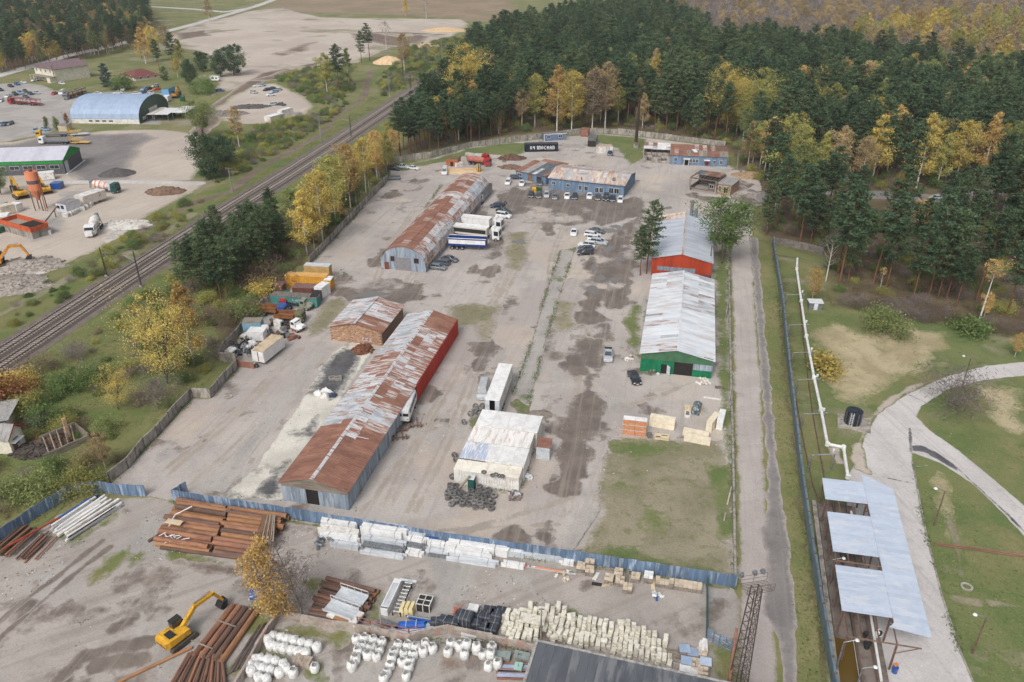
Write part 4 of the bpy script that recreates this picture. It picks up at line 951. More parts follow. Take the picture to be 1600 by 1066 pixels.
gf.obj('graffiti',[mk('graffiti_white',s(214,206,220)),mk('graffiti_violet',s(96,72,120))],t)
loc,A,Wd,Ln=footprint((596,420),(665,427),(741,302),A=A0)
t=thing('arched_hangar','long arched hangar with a rust red ribbed roof and pale blue end wall','hangar',loc,A)
SP,CR,NA=1.7,6.3,9
arc=[(Wd/2-(Wd/2)*math.cos(math.pi*k/NA)**1,SP+(CR-SP)*math.sin(math.pi*k/NA)**.85)for k in range(NA+1)]
endp=[(0,0)]+arc+[(Wd,0)]
sh=MB();sh.xprism([(x*.98+.01*Wd,z*.985)for x,z in endp],.1,.2).xprism([(x*.98+.01*Wd,z*.985)for x,z in endp],Ln-.2,Ln-.1);sh.obj('end_wall',BLUEW,t)
for k in range(9):
 x0=Wd*k/9+.02;x1=Wd*(k+1)/9-.02;f=lambda x:SP+(CR-SP)*math.sqrt(max(0,1-((x-Wd/2)/(Wd/2))**2))**.9
 if 3<=k<=5:z0=3.35
 else:z0=0
 MB().xprism([(x0,z0),(x1,z0),(x1,f(x1*.97+.015*Wd)-.1),(x0,f(x0*.97+.015*Wd)-.1)],-.02,.08).obj('end_panel',BLUEW,t)
dm=mk('grey_shutter',s(142,140,144),s(126,124,128),2.,.6)
dr=link('door',None,t,(Wd*.5,-.04,0))
for k in range(8):MB().box(-Wd*.165,-.03,.04+k*.41,Wd*.165,.03,.43+k*.41).obj('door_slat',dm,dr)
MB().box(-.55,-.03,0,.55,.03,1.9).obj('door',mk('rust_door',s(124,70,52),s(104,60,48)),t,(Wd*.13,-.08,.05))
window(t,(Wd*.27,-.05,2.3),1.,1.3,0,BROWNST,DARK);window(t,(Wd*.8,-.05,2.2),1.2,1.3,0,BROWNST,DARK)
for sx in(0,Wd):panels(t,(sx,0)if sx else(0,Ln),(sx,Ln)if sx else(0,0),0,SP,26,BLUEW)
def pkh(u,v):
 if v>.9:return RUSTM
 if.62<v<.7:return RUSTM if R.random()<.5 else RUSTW
 return RUST if R.random()<.8 else RUSTM
for k in range(NA):
 (x0,z0),(x1,z1)=arc[k],arc[k+1]
 if k<NA/2:
  sheets(t,x0,z0,x1,z1,-.25,Ln+.1,1,27,lambda u,v,k=k:(GALV if R.random()<.6 else RUSTW)if k==0 else pkh(u,v))
 else:
  sheets(t,x1,z1,x0,z0,-.25,Ln+.1,1,27,lambda u,v,k=k:((RUSTM if R.random()<.5 else RUSTW)if k>=NA-3 and v<.75 else(GALV if v>.75 and k>=NA-3 else pkh(u,v))))
MB().box(Wd+.02,0,SP-.1,Wd+.25,Ln,SP+.05).obj('gutter',mk('tan_gutter',s(176,150,122),s(140,110,90)),t)
loc,A,Wd,Ln=footprint((1017,430),(1109,439),L=31,A=A0)
t=thing('orange_shed','orange red shed with a silver gable roof under the spreading green tree','shed',loc,A)
gwall(Wd,Ln,4.5,6.0,None).obj('wall',DARK,t)
for k in range(10):
 x0=Wd*k/10;x1=x0+Wd/10-.015;f=lambda x:4.5+1.5*(1-abs(x-Wd/2)/(Wd/2))
 MB().xprism([(x0,0),(x1,0),(x1,f(x1)-.05),(x0,f(x0)-.05)],-.04,.03).obj('wall_panel',ORANGEW,t)
panels(t,(Wd,0),(Wd,Ln),0,4.45,12,ORANGEW);panels(t,(0,Ln),(0,0),0,4.45,12,ORANGEW)
for k in range(6):
 x=Wd*.1+k*Wd*.108;w_=link('window',None,t,(x+.65,-.08,1.5));MB().box(-.7,-.03,0,.7,.03,1.05).obj('pane',mk('milky_glass',s(126,138,150),s(146,154,162),1.5,.25),w_)
MB().box(-.6,-.03,0,.6,.03,2.1).obj('door',mk('orange_door',s(160,62,40)),t,(Wd*.86,-.07,0))
pko=lambda u,v:SALMON if(v>.84 or.76<v<.78)else SILVER
sheets(t,-.35,4.4,Wd/2,6.08,-.35,Ln+.3,2,26,pko);sheets(t,Wd+.35,4.4,Wd/2,6.08,-.35,Ln+.3,2,26,lambda u,v:SILVER)
MB().box(Wd/2-.2,-.3,6.06,Wd/2+.2,Ln+.3,6.2).obj('ridge_cap',SALMON,t)
v=MB();v.cyl((Wd*.6,Ln-1.5,5),(Wd*.6,Ln-1.5,9.2),.42,.42,10).cyl((Wd*.6+1.2,Ln-1.2,5),(Wd*.6+1.2,Ln-1.2,7.2),.5,.5,10).cyl((Wd*.6,Ln-1.5,9.2),(Wd*.6,Ln-1.5,9.8),.6,.6,10).box(Wd*.6,Ln-1.7,6.6,Wd*.6+1.2,Ln-1.0,7.0);v.obj('vent_duct',STEEL,t)
MB().cyl((Wd*.98,4,4.4),(Wd*.98,4,7),.16,.16,8).obj('flue',CONCD,t)
loc,A,Wd,Ln=footprint((1000,580),(1111,592),(1113,462),A=A0)
t=thing('green_shed','bright green fronted shed with a pale streaked metal roof beside the road','shed',loc,A)
E,RZ=4.0,5.3
gwall(Wd,Ln,E,RZ,None).obj('wall',DARK,t)
panels(t,(0,0),(Wd*.47,0),0,2.75,6,GREENW);panels(t,(Wd*.73,0),(Wd,0),0,1.5,3,GREENW);panels(t,(Wd*.73,0),(Wd,0),1.52,2.75,3,BLUEW,'upper_panel')
MB().add([(0,-.05,2.78),(Wd,-.05,2.78),(Wd,-.05,E),(Wd/2,-.05,RZ),(0,-.05,E),(0,.04,2.78),(Wd,.04,2.78),(Wd,.04,E),(Wd/2,.04,RZ),(0,.04,E)],[(0,1,2,3,4),(9,8,7,6,5),(0,5,6,1),(1,6,7,2),(2,7,8,3),(3,8,9,4),(4,9,5,0)]).obj('gable',GREEND,t)
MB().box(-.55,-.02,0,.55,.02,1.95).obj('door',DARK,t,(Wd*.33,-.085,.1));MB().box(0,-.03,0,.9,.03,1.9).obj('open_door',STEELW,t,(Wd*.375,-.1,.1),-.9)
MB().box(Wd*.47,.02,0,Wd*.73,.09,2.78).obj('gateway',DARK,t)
panels(t,(Wd,0),(Wd,Ln),0,E-.05,14,BLUEW);panels(t,(0,Ln),(0,0),0,E-.05,14,GREEND)
sheets(t,-.35,E-.08,Wd/2,RZ+.06,-.4,Ln+.3,2,34,lambda u,v:RUSTW if((v<.13 and R.random()<.8)or.3<v<.34 or(v>.75 and R.random()<.5))else(ZINC if R.random()<.85 else GALV))
sheets(t,Wd+.35,E-.08,Wd/2,RZ+.06,-.4,Ln+.3,2,34,lambda u,v:ZINC if(v<.5 or R.random()<.5)else GALV)
MB().box(Wd/2-.18,-.4,RZ+.03,Wd/2+.18,Ln+.3,RZ+.16).obj('ridge_cap',ZINC,t)
a=Vector(G(857,296));b=Vector(G(974,309));AO=math.atan2((b-a).y,(b-a).x);Ln=(b-a).length;Wd=15.5
t=thing('blue_workshop','blue corrugated workshop with a salmon rusted roof behind the row of parked cars','workshop',(a.x,a.y,0),AO-math.pi/2)
E,RZ=4.0,5.2
q=MB();q.box(-Wd+.1,.1,0,-.1,Ln-.1,E-.1);q.obj('wall',BLUEX,t)
MB().xprism([(-Wd,E-.12),(0,E-.12),(-Wd/2,RZ)],.05,.12).xprism([(-Wd,E-.12),(0,E-.12),(-Wd/2,RZ)],Ln-.12,Ln-.05).obj('gable',BLUEX,t)
panels(t,(0,0),(0,Ln),0,E,12,BLUEX);panels(t,(0,Ln),(-Wd,Ln),0,E-.1,8,BLUEX)
for y,w,z,h in((1.7,1.3,1.9,.8),(6.4,1.2,1.6,.9),(10.3,1.,.9,1.6),(12.2,1.2,.9,1.5),(15.6,1.2,.8,1.6),(17,1.2,.8,1.6),(20.1,1.5,1.,1.7),(21.8,1.5,1.,1.7)):window(t,(.09,y*Ln/24,z),w,h,math.pi/2,WHITED)
sheets(t,.5,E-.12,-Wd/2,RZ+.1,-.3,Ln+.4,2,24,lambda u,v:SALMON if u<.5 or v<.35 else(SALMON if R.random()<.6 else GALV));sheets(t,-Wd-.3,E-.12,-Wd/2,RZ+.1,-.3,Ln+.4,1,24,lambda u,v:SALMON if v>.3 else(RUSTM if R.random()<.4 else SALMON))
MB().box(-Wd/2-1.3,.2,RZ+.02,-Wd/2+.2,Ln*.62,RZ+.14).obj('ridge_cap',mk('grey_felt',s(164,158,156),s(140,136,136),.8),t)
MB().box(-2.6,Ln-4.2,4.4,-1.6,Ln-3.4,5.3).obj('roof_vent',STEEL,t);MB().cyl((-.3,Ln*.44,4),(-.3,Ln*.44,5),.15).obj('flue',DARK,t)
a2=Vector(G(806,279));b2=Vector(G(853,289));An2=math.atan2((b2-a2).y,(b2-a2).x);Ln2=(b2-a2).length
t=thing('workshop_annexe','lower blue annexe with a patchwork rust and tar roof left of the blue workshop','building',(a2.x,a2.y,0),An2-math.pi/2)
MB().box(-11,.1,0,-.1,Ln2,2.8).obj('wall',BLUEX,t);panels(t,(0,0),(0,Ln2*.38),0,2.8,2,BLUEX);panels(t,(0,Ln2*.56),(0,Ln2),0,2.8,3,BLUEX)
MB().box(-.05,Ln2*.4,0,.02,Ln2*.55,2.4).obj('door',mk('tan_door',s(128,108,90),s(104,84,70)),t)
window(t,(.08,1.6,1.1),1.8,1.,math.pi/2,WHITED);window(t,(.08,Ln2*.78,.2),2.,2.,math.pi/2,BROWNST,DARK)
felt=MATS['grey_felt']
sheets(t,.4,2.85,-11,3.9,-.2,Ln2+.1,2,9,lambda u,v:RUST if v<.22 else(felt if v<.5 else(R.choice((TARROOF,GALV,TARROOF))if v<.88 else RUST)))
t=thing('lean_to','narrow rust roofed lean-to behind the patchwork annexe','shed',(a2.x,a2.y,0),An2-math.pi/2)
MB().box(-15.4,1,0,-11.4,Ln2+2,2.9).obj('wall',BRICKW,t);sheets(t,-11.2,2.95,-15.6,3.4,.8,Ln2+2.2,1,8,lambda u,v:RUST if v<.8 else SALMON)
a=Vector(G(1047,257));b=Vector(G(1135,261));An=math.atan2((b-a).y,(b-a).x);Ln=(b-a).length
t=thing('derelict_house','derelict blue clad house with a rusty tin roof beside the upper concrete wall','building',(a.x,a.y,0),An-math.pi/2)
MB().box(-9.5,.1,0,-.1,Ln-.1,3.3).obj('wall',CONCD,t);panels(t,(0,0),(0,Ln),0,3.4,9,BLUEX);panels(t,(0,Ln),(-9.5,Ln),0,3.4,4,BLUEX)
sheets(t,.35,3.4,-9.8,4.9,-.2,Ln+.3,2,14,lambda u,v:R.choice((RUST,RUSTM,BROWNST if v>.5 else RUST,WOODG)))
for y,w,h,z in((1.8,1.,1.3,1.2),(7.2,.9,1.3,1.),(8.3,.9,1.3,1.),(9.4,.9,1.3,1.),(15.6,.9,1.2,.9),(18,1.,1.2,.9)):window(t,(.08,y*Ln/20,z),w,h,math.pi/2,WHITE,DARK)
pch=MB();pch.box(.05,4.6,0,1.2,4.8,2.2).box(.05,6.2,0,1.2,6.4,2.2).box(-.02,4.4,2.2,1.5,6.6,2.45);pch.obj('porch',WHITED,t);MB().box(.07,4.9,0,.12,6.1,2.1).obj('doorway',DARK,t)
MB().box(.05,11.4,2.1,1.4,13.4,2.25).obj('canopy',WHITE,t);MB().box(.06,11.9,0,.14,13,2.).obj('door',mk('red_door',s(140,52,44)),t)
link('roof_sheet',MB().box(-1.4,-.7,0,1.4,.7,.05).mesh('loose_sheet',ZINC),t,(-3.6,8.2,4.2),.3).rotation_euler=(0,.15,.35)
a=Vector(G(1004,254));b=Vector(G(1047,257));Ln=(b-a).length
t=thing('ruin','roofless grey ruin with a torn back roof joined to the derelict blue house','ruin',(a.x,a.y,0),An-math.pi/2)
q=MB();q.box(-.3,0,0,0,1.2,2.6).box(-.3,3.2,0,0,5.2,2.6).box(-.3,Ln-1.2,0,0,Ln,2.6).box(-.3,1.2,0,0,3.2,.7).box(-.3,5.2,0,0,Ln-1.2,.8).box(-.3,1.2,2.1,0,Ln-1.2,2.6).box(-12,0,0,-.3,.3,3.2).box(-12,Ln-.3,0,-.3,Ln,3.4).box(-6.3,.3,0,-6,Ln-.3,2.2).box(-12,.3,0,-11.7,Ln-.3,3.6);q.obj('wall',CONC,t)
for k in range(5):MB().bar((-.2,.8+k*2.,2.7),(-6,.8+k*2.,3.1+R.random()*.4),.16).obj('rafter',BROWNST,t)
sheets(t,-6.3,3.3,-12.2,4.3,0,Ln,2,6,lambda u,v:R.choice((RUST,GALV,RUSTW))if v<.45 else R.choice((GALV,ZINC,WHITED)))
db=MB()
for k in range(26):db.cb((R.uniform(-5.8,-.6),R.uniform(.5,Ln-.5),R.uniform(.1,.5)),(R.uniform(.3,1.6),R.uniform(.1,.5),R.uniform(.1,.4)),0,R.uniform(0,3),R.uniform(-.4,.4))
o=db.obj('rubble',CONCD,t);o['kind']='stuff'
a=Vector(G(1076,297));b=Vector(G(1117,304));An=math.atan2((b-a).y,(b-a).x);Ln=(b-a).length
t=thing('building_frame','bare brown frame of a shed with a small brick room on its right end','ruin',(a.x,a.y,0),An)
for x,y in((.2,0),(Ln,0),(.2,8.5),(Ln,8.5),(Ln*.5,8.5)):MB().box(x-.2,y-.2,0,x+.2,y+.2,4.2).obj('post',CONC,t)
for p0,p1 in(((0,0,4.1),(Ln,0,4.1)),((0,8.5,4.1),(Ln,8.5,4.1)),((.2,0,4.15),(.2,8.5,4.15)),((Ln,0,4.15),(Ln,8.5,4.15)),((0,0,.9),(Ln,0,.9))):MB().bar(p0,p1,.3).obj('beam',BROWNST,t)
for k in range(7):MB().bar((.7+k*Ln/7.6,-.1,4.35),(.7+k*Ln/7.6,8.6,4.35),.16).obj('rafter',CONCD,t)
sheets(t,.3,4.5,Ln,4.6,3.0,8.4,6,3,lambda u,v:R.choice((BROWNST,TARROOF,RUST,WOODG)))
MB().box(.2,8.3,0,Ln,8.6,3.8).box(.1,.2,0,.3,8.3,1.2).box(Ln*.62,2.2,0,Ln,2.5,2.5).obj('wall',CONCD,t);window(t,(Ln*.76,2.15,1.),1.4,1.2,0,WHITE,DARK)
rm=MB();rm.box(Ln+.3,.6,0,Ln+4.6,8.5,3.4);rm.obj('brick_room',mk('pink_brick',s(172,144,126),s(150,120,104),2.,.9),t);MB().box(Ln+.1,.4,3.4,Ln+4.9,8.8,3.65).obj('flat_roof',ASBEST,t)
window(t,(Ln+1.2,.56,.9),.8,1.9,0,PLAST,DARK);window(t,(Ln+3.1,.56,.8),1.5,2.,0,PLAST,DARK)
g=G(993,231);h=ZT(g,152)
t=thing('chimney','tall thin dark brick chimney in front of the forest','chimney',(g[0],g[1],0))
MB().cyl((0,0,2.2),(.25,0,h),.62,.42,12).obj('shaft',mk('sooty_brick',s(70,56,50),s(56,47,44),2.,.9,stretch=(1,1,3)),t);MB().box(-.9,-.9,0,.9,.9,1.6).obj('base',CONC,t);MB().cyl((0,0,1.6),(0,0,2.2),1.1,.7,12).obj('collar',BROWNST,t)
loc,A,Wd,_=footprint((710,755),(811,767),L=10,A=A0)
def cab(nm,lab,x,y,w,d,h,wall,roof,cat='container',corr=True,roofn=4):
 t=thing(nm,lab,cat,(loc[0]+x*math.cos(A)-y*math.sin(A),loc[1]+x*math.sin(A)+y*math.cos(A),0),A)
 MB().box(0,0,0,w,d,h).obj('body',wall,t)
 if corr:
  q=MB()
  for k in range(int(w/.4)):q.box(.15+k*.4,-.035,.12,.33+k*.4,.004,h-.12)
  for k in range(int(d/.4)):q.box(w-.004,.15+k*.4,.12,w+.035,.33+k*.4,h-.12)
  q.obj('corrugation',wall,t)
 for k in range(roofn):MB().box(-.06+k*(w+.12)/roofn+.01,-.08,h+.004,-.06+(k+1)*(w+.12)/roofn-.01,d+.08,h+.06).obj('roof_panel',roof,t)
 return t
WH2=mk('cream_white',s(238,234,222),s(226,220,206),.6,.6,c3=s(216,206,192),sc3=.5);WH3=mk('streaky_white',s(236,234,231),s(222,218,214),.8,.6,lo=.5,hi=.6,stretch=(1.5,.25,1),c3=s(206,192,184),sc3=1.2)
BLUT=mk('blue_streaked_tarp',s(168,188,218),s(222,224,228),1.6,.6,lo=.46,hi=.54,stretch=(2.6,.25,1),c3=s(196,172,160),sc3=1.4)
t=cab('white_container','long white corrugated container in front of the tyre heap',0,0,Wd,2.5,2.6,WHITED,WH2)
cab('flat_workshop','flat white roof with a rusty front edge between the tyre workshop boxes',Wd*.42,2.75,Wd*.6,4.2,2.9,WHITED,WHITE,'workshop',False,3)
cab('tarp_shed','blue streaked sheet roof at the left end of the tyre workshop',.1,2.75,Wd*.415,4.2,2.8,CONCD,BLUT,'shed',False,7)
cab('stained_workshop','stained white flat roof with dark seams in the middle of the tyre workshop',.25,7.15,Wd*.99,4.0,3.0,WHITED,WH3,'workshop',False,7)
cab('white_roof_shed','clean white flat roof at the back of the tyre workshop',.4,11.3,Wd*1.02,4.6,3.2,WHITED,WHITE,'workshop',False,4)
t=cab('rusty_shed','small corrugated shed with a brown rust roof right of the tyre workshop',Wd+1.0,8.6,2.1,2.6,2.4,STEELW,RUST,'shed',True,2)
o=MB().box(0,0,.0,.95,.95,2.1).box(-.03,-.03,2.1,.98,.98,2.25,1).box(.12,-.02,.1,.83,.01,1.95,2).obj('toilet_booth',[mk('dark_teal',s(24,76,70),s(20,66,62)),mk('pale_cap',s(206,214,214)),mk('teal_door',s(34,88,82))],None,(loc[0]+2.2*math.cos(A),loc[1]+2.2*math.sin(A)-1.3,0),A);tag(o,'dark green toilet booth standing at the front of the white container','toilet booth')
o=MB().bar((0,0,0),(1.9,.2,2.7),.3).obj('plank',WOODG,None,(loc[0]+.6,loc[1]-1.6,0),A);tag(o,'grey plank leaning on the front of the white container','plank')
TYREWORK=(loc,A,Wd)
def run(pts,step):
 """points every step along a line of ground points, with the heading of each piece"""
 out=[]
 for(x0,y0),(x1,y1)in zip(pts[:-1],pts[1:]):
  L=math.hypot(x1-x0,y1-y0);n=max(1,round(L/step))
  for i in range(n):out.append(((x0+(x1-x0)*(i+.5)/n,y0+(y1-y0)*(i+.5)/n),math.atan2(y1-y0,x1-x0),L/n))
 return out
def panel_wall(name,label,pts,h,step,mat,post=CONCD,th=.14,nm='panel',px=True,cat='wall',lip=False,mats=None):
 pts=GL(pts)if px else pts;o=thing(name,label,cat,(pts[0][0],pts[0][1],0));n=0
 for(x,y),a,w in run(pts,step):
  m=mat if mats is None else R.choice(mats)
  me=cached((name,round(w,1),m.name),lambda:(MB().box(-w/2+.03,-th/2,0,w/2-.03,th/2,h).box(-w/2+.12,-th/2-.02,.25,w/2-.12,-th/2+.001,h-.2)if not lip else MB().box(-w/2+.01,-th/2,0,w/2-.01,th/2,h).box(-w/2+.08,-th/2-.03,.02,-w/2+.16,-th/2+.001,h-.02).box(-.04,-th/2-.03,.02,.04,-th/2+.001,h-.02).box(w/2-.16,-th/2-.03,.02,w/2-.08,-th/2+.001,h-.02)).mesh(nm,m))
  if n<290:
   c=link(nm,me,o,(x-pts[0][0],y-pts[0][1],R.uniform(-.08,.04)),a+R.uniform(-.012,.012));c.rotation_euler[0]=R.uniform(-.025,.025);n+=1
 pm_=cached((name,'post'),lambda:MB().box(-.1,-.12,0,.1,.12,h+.06).mesh('post',post))
 if step>1.5:
  for(x,y),a,w in run(pts,step):link('post',pm_,o,(x-math.cos(a)*w/2-pts[0][0],y-math.sin(a)*w/2-pts[0][1],0),a)
 return o
panel_wall('concrete_wall','grey concrete panel wall along the lorry yard and thicket',[(172,755),(200,733),(226,700),(246,682)],2.,3.6,CONC)
panel_wall('concrete_wall','middle stretch of grey concrete panel wall with a step towards the birches',[(246,682),(252,675),(277,645),(301,621),(330,622),(352,596),(371,576)],2.,3.4,CONC)
panel_wall('concrete_wall','concrete panel wall hidden behind the scrapped white lorries',[(371,575),(369,566),(343,564),(352,546),(368,531),(392,500),(413,479),(424,475)],2.,3.2,CONC)
panel_wall('concrete_wall','long straight concrete panel wall below the row of yellow birches',[(485,411),(517,378),(547,345),(575,315),(606,281),(604,268)],2.1,2.9,CONC)
panel_wall('concrete_wall','curving upper concrete wall below the pine trunks',[(604,268),(617,254),(645,250),(675,247),(706,238),(737,230),(770,226),(800,222),(847,217)],2.2,3.2,CONC)
panel_wall('concrete_wall','pale concrete wall along the forest behind the chimney and ruins',[(847,217),(880,213),(907,210),(932,208),(965,210),(995,213),(1050,219),(1133,229)],2.4,3.2,CONC)
panel_wall('blue_fence','long blue sheet metal fence with pale streaks between the two yards',[(271,783),(440,809),(700,851),(900,880),(1102,911)],2.1,1.15,FENCEB,BROWNST,.05,'sheet',True,'fence',True)
panel_wall('blue_fence','short end of blue sheet fence right of the stone yard gate',[(1102,911),(1150,919)],2.1,1.15,FENCEB,BROWNST,.05,'sheet',True,'fence',True)
panel_wall('blue_fence','short blue fence return at the gateway beside the rusty pipes',[(295,770),(271,783)],2.1,1.1,FENCEB,BROWNST,.05,'sheet',True,'fence',True)
panel_wall('blue_fence','blue grey sheet fence above the left pile of pipes',[(-60,895),(0,848),(60,808),(118,773),(157,769)],2.1,1.2,FENCEB,BROWNST,.05,'sheet',True,'fence',True)
panel_wall('blue_fence','pale streaked blue fence stretch ending at the yard gateway',[(157,769),(190,774),(229,776)],2.1,1.15,FENCEB,BROWNST,.05,'sheet',True,'fence',True)
GREYF=mk('grey_green_fence',s(108,124,134),s(94,110,120),.6,.6,rand=.06)
panel_wall('road_fence','long grey green solid fence along the grass verge',[(1207,381),(1214,430),(1222,480),(1228,540),(1234,600),(1243,680),(1252,760),(1266,860),(1278,935),(1292,1020),(1312,1130)],2.1,2.6,GREYF,BROWNST,.3,'panel',True,'fence')
panel_wall('forest_fence','grey board fence at the edge of the forest behind the white pipe',[(1207,381),(1240,388),(1262,392),(1285,398)],2.,2.8,CONCD,CONCD,.1,'panel',True,'fence')
panel_wall('green_gate','narrow green netting fence crossing the stone yard',[(1104,915),(1104,960),(1103,997)],1.9,1.4,mk('green_net',s(70,104,104),s(60,88,90)),BROWNST,.06,'panel',True,'gate')
g=G(1104,1000);g2=G(1142,1020)
an=math.atan2(g2[1]-g[1],g2[0]-g[0]);L=math.hypot(g2[0]-g[0],g2[1]-g[1])
t=thing('barred_gate','open blue grey barred gate beside the lattice mast','gate',(g[0],g[1],0),an)
for k in range(5):MB().bar((0,0,.3+k*.38),(L,0,.3+k*.38),.1).obj('rail',FENCEB,t)
for k in range(5):MB().bar((k*L/4,0,.05),(k*L/4,0,1.95),.12).obj('upright',FENCEB,t)
LOWW=mk('stone_yard_wall',s(176,166,156),s(150,140,131),1.,.9,c3=s(172,140,130),sc3=.8,rand=.1)
panel_wall('yard_wall','low concrete wall behind the white bulk bags at the bottom of the picture',[(437,966),(470,972),(525,983),(580,992),(640,1004),(665,996),(700,989),(760,1002),(820,1016),(850,1024)],1.3,3.1,LOWW,LOWW,.3)
panel_wall('yard_wall','low concrete wall running towards the camera left of the bulk bags',[(437,966),(420,990),(402,1020),(380,1060),(350,1110)],1.3,3.,LOWW,LOWW,.3)
t0=GL([(1139,425),(1141,560),(1145,700),(1149,912)])
t=thing('old_pipe','grey concrete pipe line lying along the yard side of the dirt road','pipe',(t0[0][0],t0[0][1],0))
for(x,y),a,w in run(t0,6.):
 MB().cyl((-w/2+.05,0,.35),(w/2-.05,0,.35),.2,.2,8).obj('length',CONC,t,(x-t0[0][0],y-t0[0][1],0),a);MB().box(-.2,-.25,0,.2,.25,.18).obj('block',CONCD,t,(x-t0[0][0],y-t0[0][1],0),a)
for p,q in(((1132,505),(1139,465)),((1139,630),(1143,600)),((1136,790),(1143,760)),((1131,815),(1134,800))):
 a=G(*p);b=G(*q,1.5);o=MB().cyl((0,0,.12),(b[0]-a[0],b[1]-a[1],1.4),.13,.11,6).obj('fallen_post',CONC,None,(a[0],a[1],0));tag(o,'grey post leaning against the old pipe at pixel row of the %s'%{505:'green shed corner',630:'timber packs',790:'field middle',815:'field lower half'}[p[1]].replace('pixel row of the ',''),'post')
 o['label']='grey post leaning on the old pipe beside the %s'%{505:'green shed roof',630:'green shed gateway',790:'middle of the weedy field',815:'lower half of the weedy field'}[p[1]]
for pts,lab in(([(876,392),(854,454),(832,533),(816,575),(801,616)],'left'),([(899,387),(886,427),(872,467),(852,534),(825,632)],'right')):
 P=GL(pts);t=struct(link('kerb',None,None,(P[0][0],P[0][1],0)))
 for(x,y),a,w in run(P,3.):MB().box(-w/2+.03,-.12,0,w/2-.03,.12,.16).obj('kerb_stone',CONC,t,(x-P[0][0],y-P[0][1],R.uniform(-.05,.02)),a+R.uniform(-.02,.02))
for pts in([(951,682),(948,712),(946,722)],[(1425,722),(1446,830),(1471,930),(1500,1018),(1530,1090)],[(939,760),(936,800),(900,855),(890,862)]):
 P=GL(pts);t=struct(link('kerb',None,None,(P[0][0],P[0][1],0)))
 for(x,y),a,w in run(P,2.4):MB().box(-w/2+.03,-.1,0,w/2-.03,.1,.14).obj('kerb_stone',CONC,t,(x-P[0][0],y-P[0][1],0),a)
def gz(px,py,z):return Vector(G(px,py,z))
zr=5.2
P0=gz(1285,745,zr);P1=gz(1316,952,zr);u=(P1-P0).normalized();a=math.atan2(u.y,u.x)
t=thing('loading_canopy','pale blue roofed loading canopy on rusty steel frames with two open roof bays','canopy',(P0.x,P0.y,0),a)
def lf(px,py,z):
 v=gz(px,py,z)-P0;return(v.dot(u),v.dot(Vector((-u.y,u.x))),z)
CAN=mk('pale_blue_roof',s(176,196,220),s(168,188,212),.4,.45,wave=('X',.35,.5),rand=.02);CANB=mk('pale_blue_sheet',s(188,199,216),s(178,190,207),.4,.5,c3=s(198,204,214),sc3=.3,rand=.045)
Lt=(P1-P0).length;wl_=lf(1342,742,zr)[1];wr_=lf(1395,765,zr)[1]
wl_=abs(wl_)
sgn=1 if lf(1342,742,zr)[1]>0 else-1
xs=[lf(1285,745,zr)[0],lf(1290,778,zr)[0],lf(1291,797,zr)[0],lf(1300,859,zr)[0],lf(1303,880,zr)[0],lf(1316,952,zr)[0]]
yr=sgn*5.4
def slab(x0,x1,n):
 for k in range(n):
  zr=5.2+.025*(k%2);xa=x0+(x1-x0)*k/n+.008;xb=x0+(x1-x0)*(k+1)/n-.008
  q=MB();q.add([(xa,0,zr-.25),(xb,0,zr-.25),(xb,yr,zr),(xa,yr,zr),(xa,0,zr-.2),(xb,0,zr-.2),(xb,yr,zr+.05),(xa,yr,zr+.05)],[(3,2,1,0),(4,5,6,7),(0,1,5,4),(1,2,6,5),(2,3,7,6),(3,0,4,7)]if sgn>0 else[(0,1,2,3),(7,6,5,4),(4,5,1,0),(5,6,2,1),(6,7,3,2),(7,4,0,3)])
  q.obj('roof_sheet',CANB,t)
slab(xs[0],xs[1],9);slab(xs[2],xs[3],15);slab(xs[4],xs[5],17)
f0=lf(1342,741,zr+.1);f1=lf(1370,752,zr+.1);f2=lf(1395,764,zr+.1);f3=lf(1456,997,zr+.1);f4=lf(1390,980,zr+.1)
poly=[(f0[0]-.1,yr),(f1[0],f1[1]),(f2[0],f2[1]),(f3[0],f3[1]),(f4[0],f4[1]),(f4[0]-.8,yr)]
n=44;xa0=min(p[0]for p in poly);xa1=max(p[0]for p in poly)
def clipx(poly,x,keep_less):
 out=[]
 for i in range(len(poly)):
  p,q=poly[i],poly[(i+1)%len(poly)];ip=(p[0]<=x)==keep_less;iq=(q[0]<=x)==keep_less
  if ip:out.append(p)
  if ip!=iq:tt=(x-p[0])/(q[0]-p[0]);out.append((x,p[1]+(q[1]-p[1])*tt))
 return out
for k in range(n):
 c=clipx(clipx(poly,xa0+(xa1-xa0)*(k+1)/n-.008,True),xa0+(xa1-xa0)*k/n+.008,False)
 if len(c)>=3:MB().prism(c,zr+.07,zr+.12+.025*(k%2)).obj('roof_sheet',CANB,t)
for k in range(8):
 x=xs[0]+.4+k*(xs[5]+3.2-xs[0])/7
 for y in(.25*sgn,yr*.99):MB().bar((x,y,1.0),(x,y,zr-.3),.2).obj('column',BROWNST,t)
 MB().bar((x,.1*sgn,zr-.42),(x,yr*1.45,zr-.2),.2).obj('rafter',BROWNST,t);MB().bar((x,yr,zr-1.6),(x,yr*1.4,zr-.3),.12).obj('brace',BROWNST,t)
for y in(.3*sgn,yr*.33,yr*.66,yr):MB().bar((xs[0],y,zr-.36),(xs[5]+3.4,y,zr-.36),.14).obj('purlin',BROWNST,t)
pl=thing('loading_platform','dark concrete loading platform and brown water pit under the pale blue canopy','platform',(P0.x,P0.y,0),a)
MB().box(-.5,-.6*sgn if sgn>0 else.0,0,Lt+26,0 if sgn>0 else.6,.5).obj('edge_beam',CONC,pl)
MB().box(-.5,min(2.3*sgn,yr*.98),0,Lt+26,max(2.3*sgn,yr*.98),.45).obj('slab',mk('stained_concrete',s(128,118,110),s(98,90,84),.5,.9),pl)
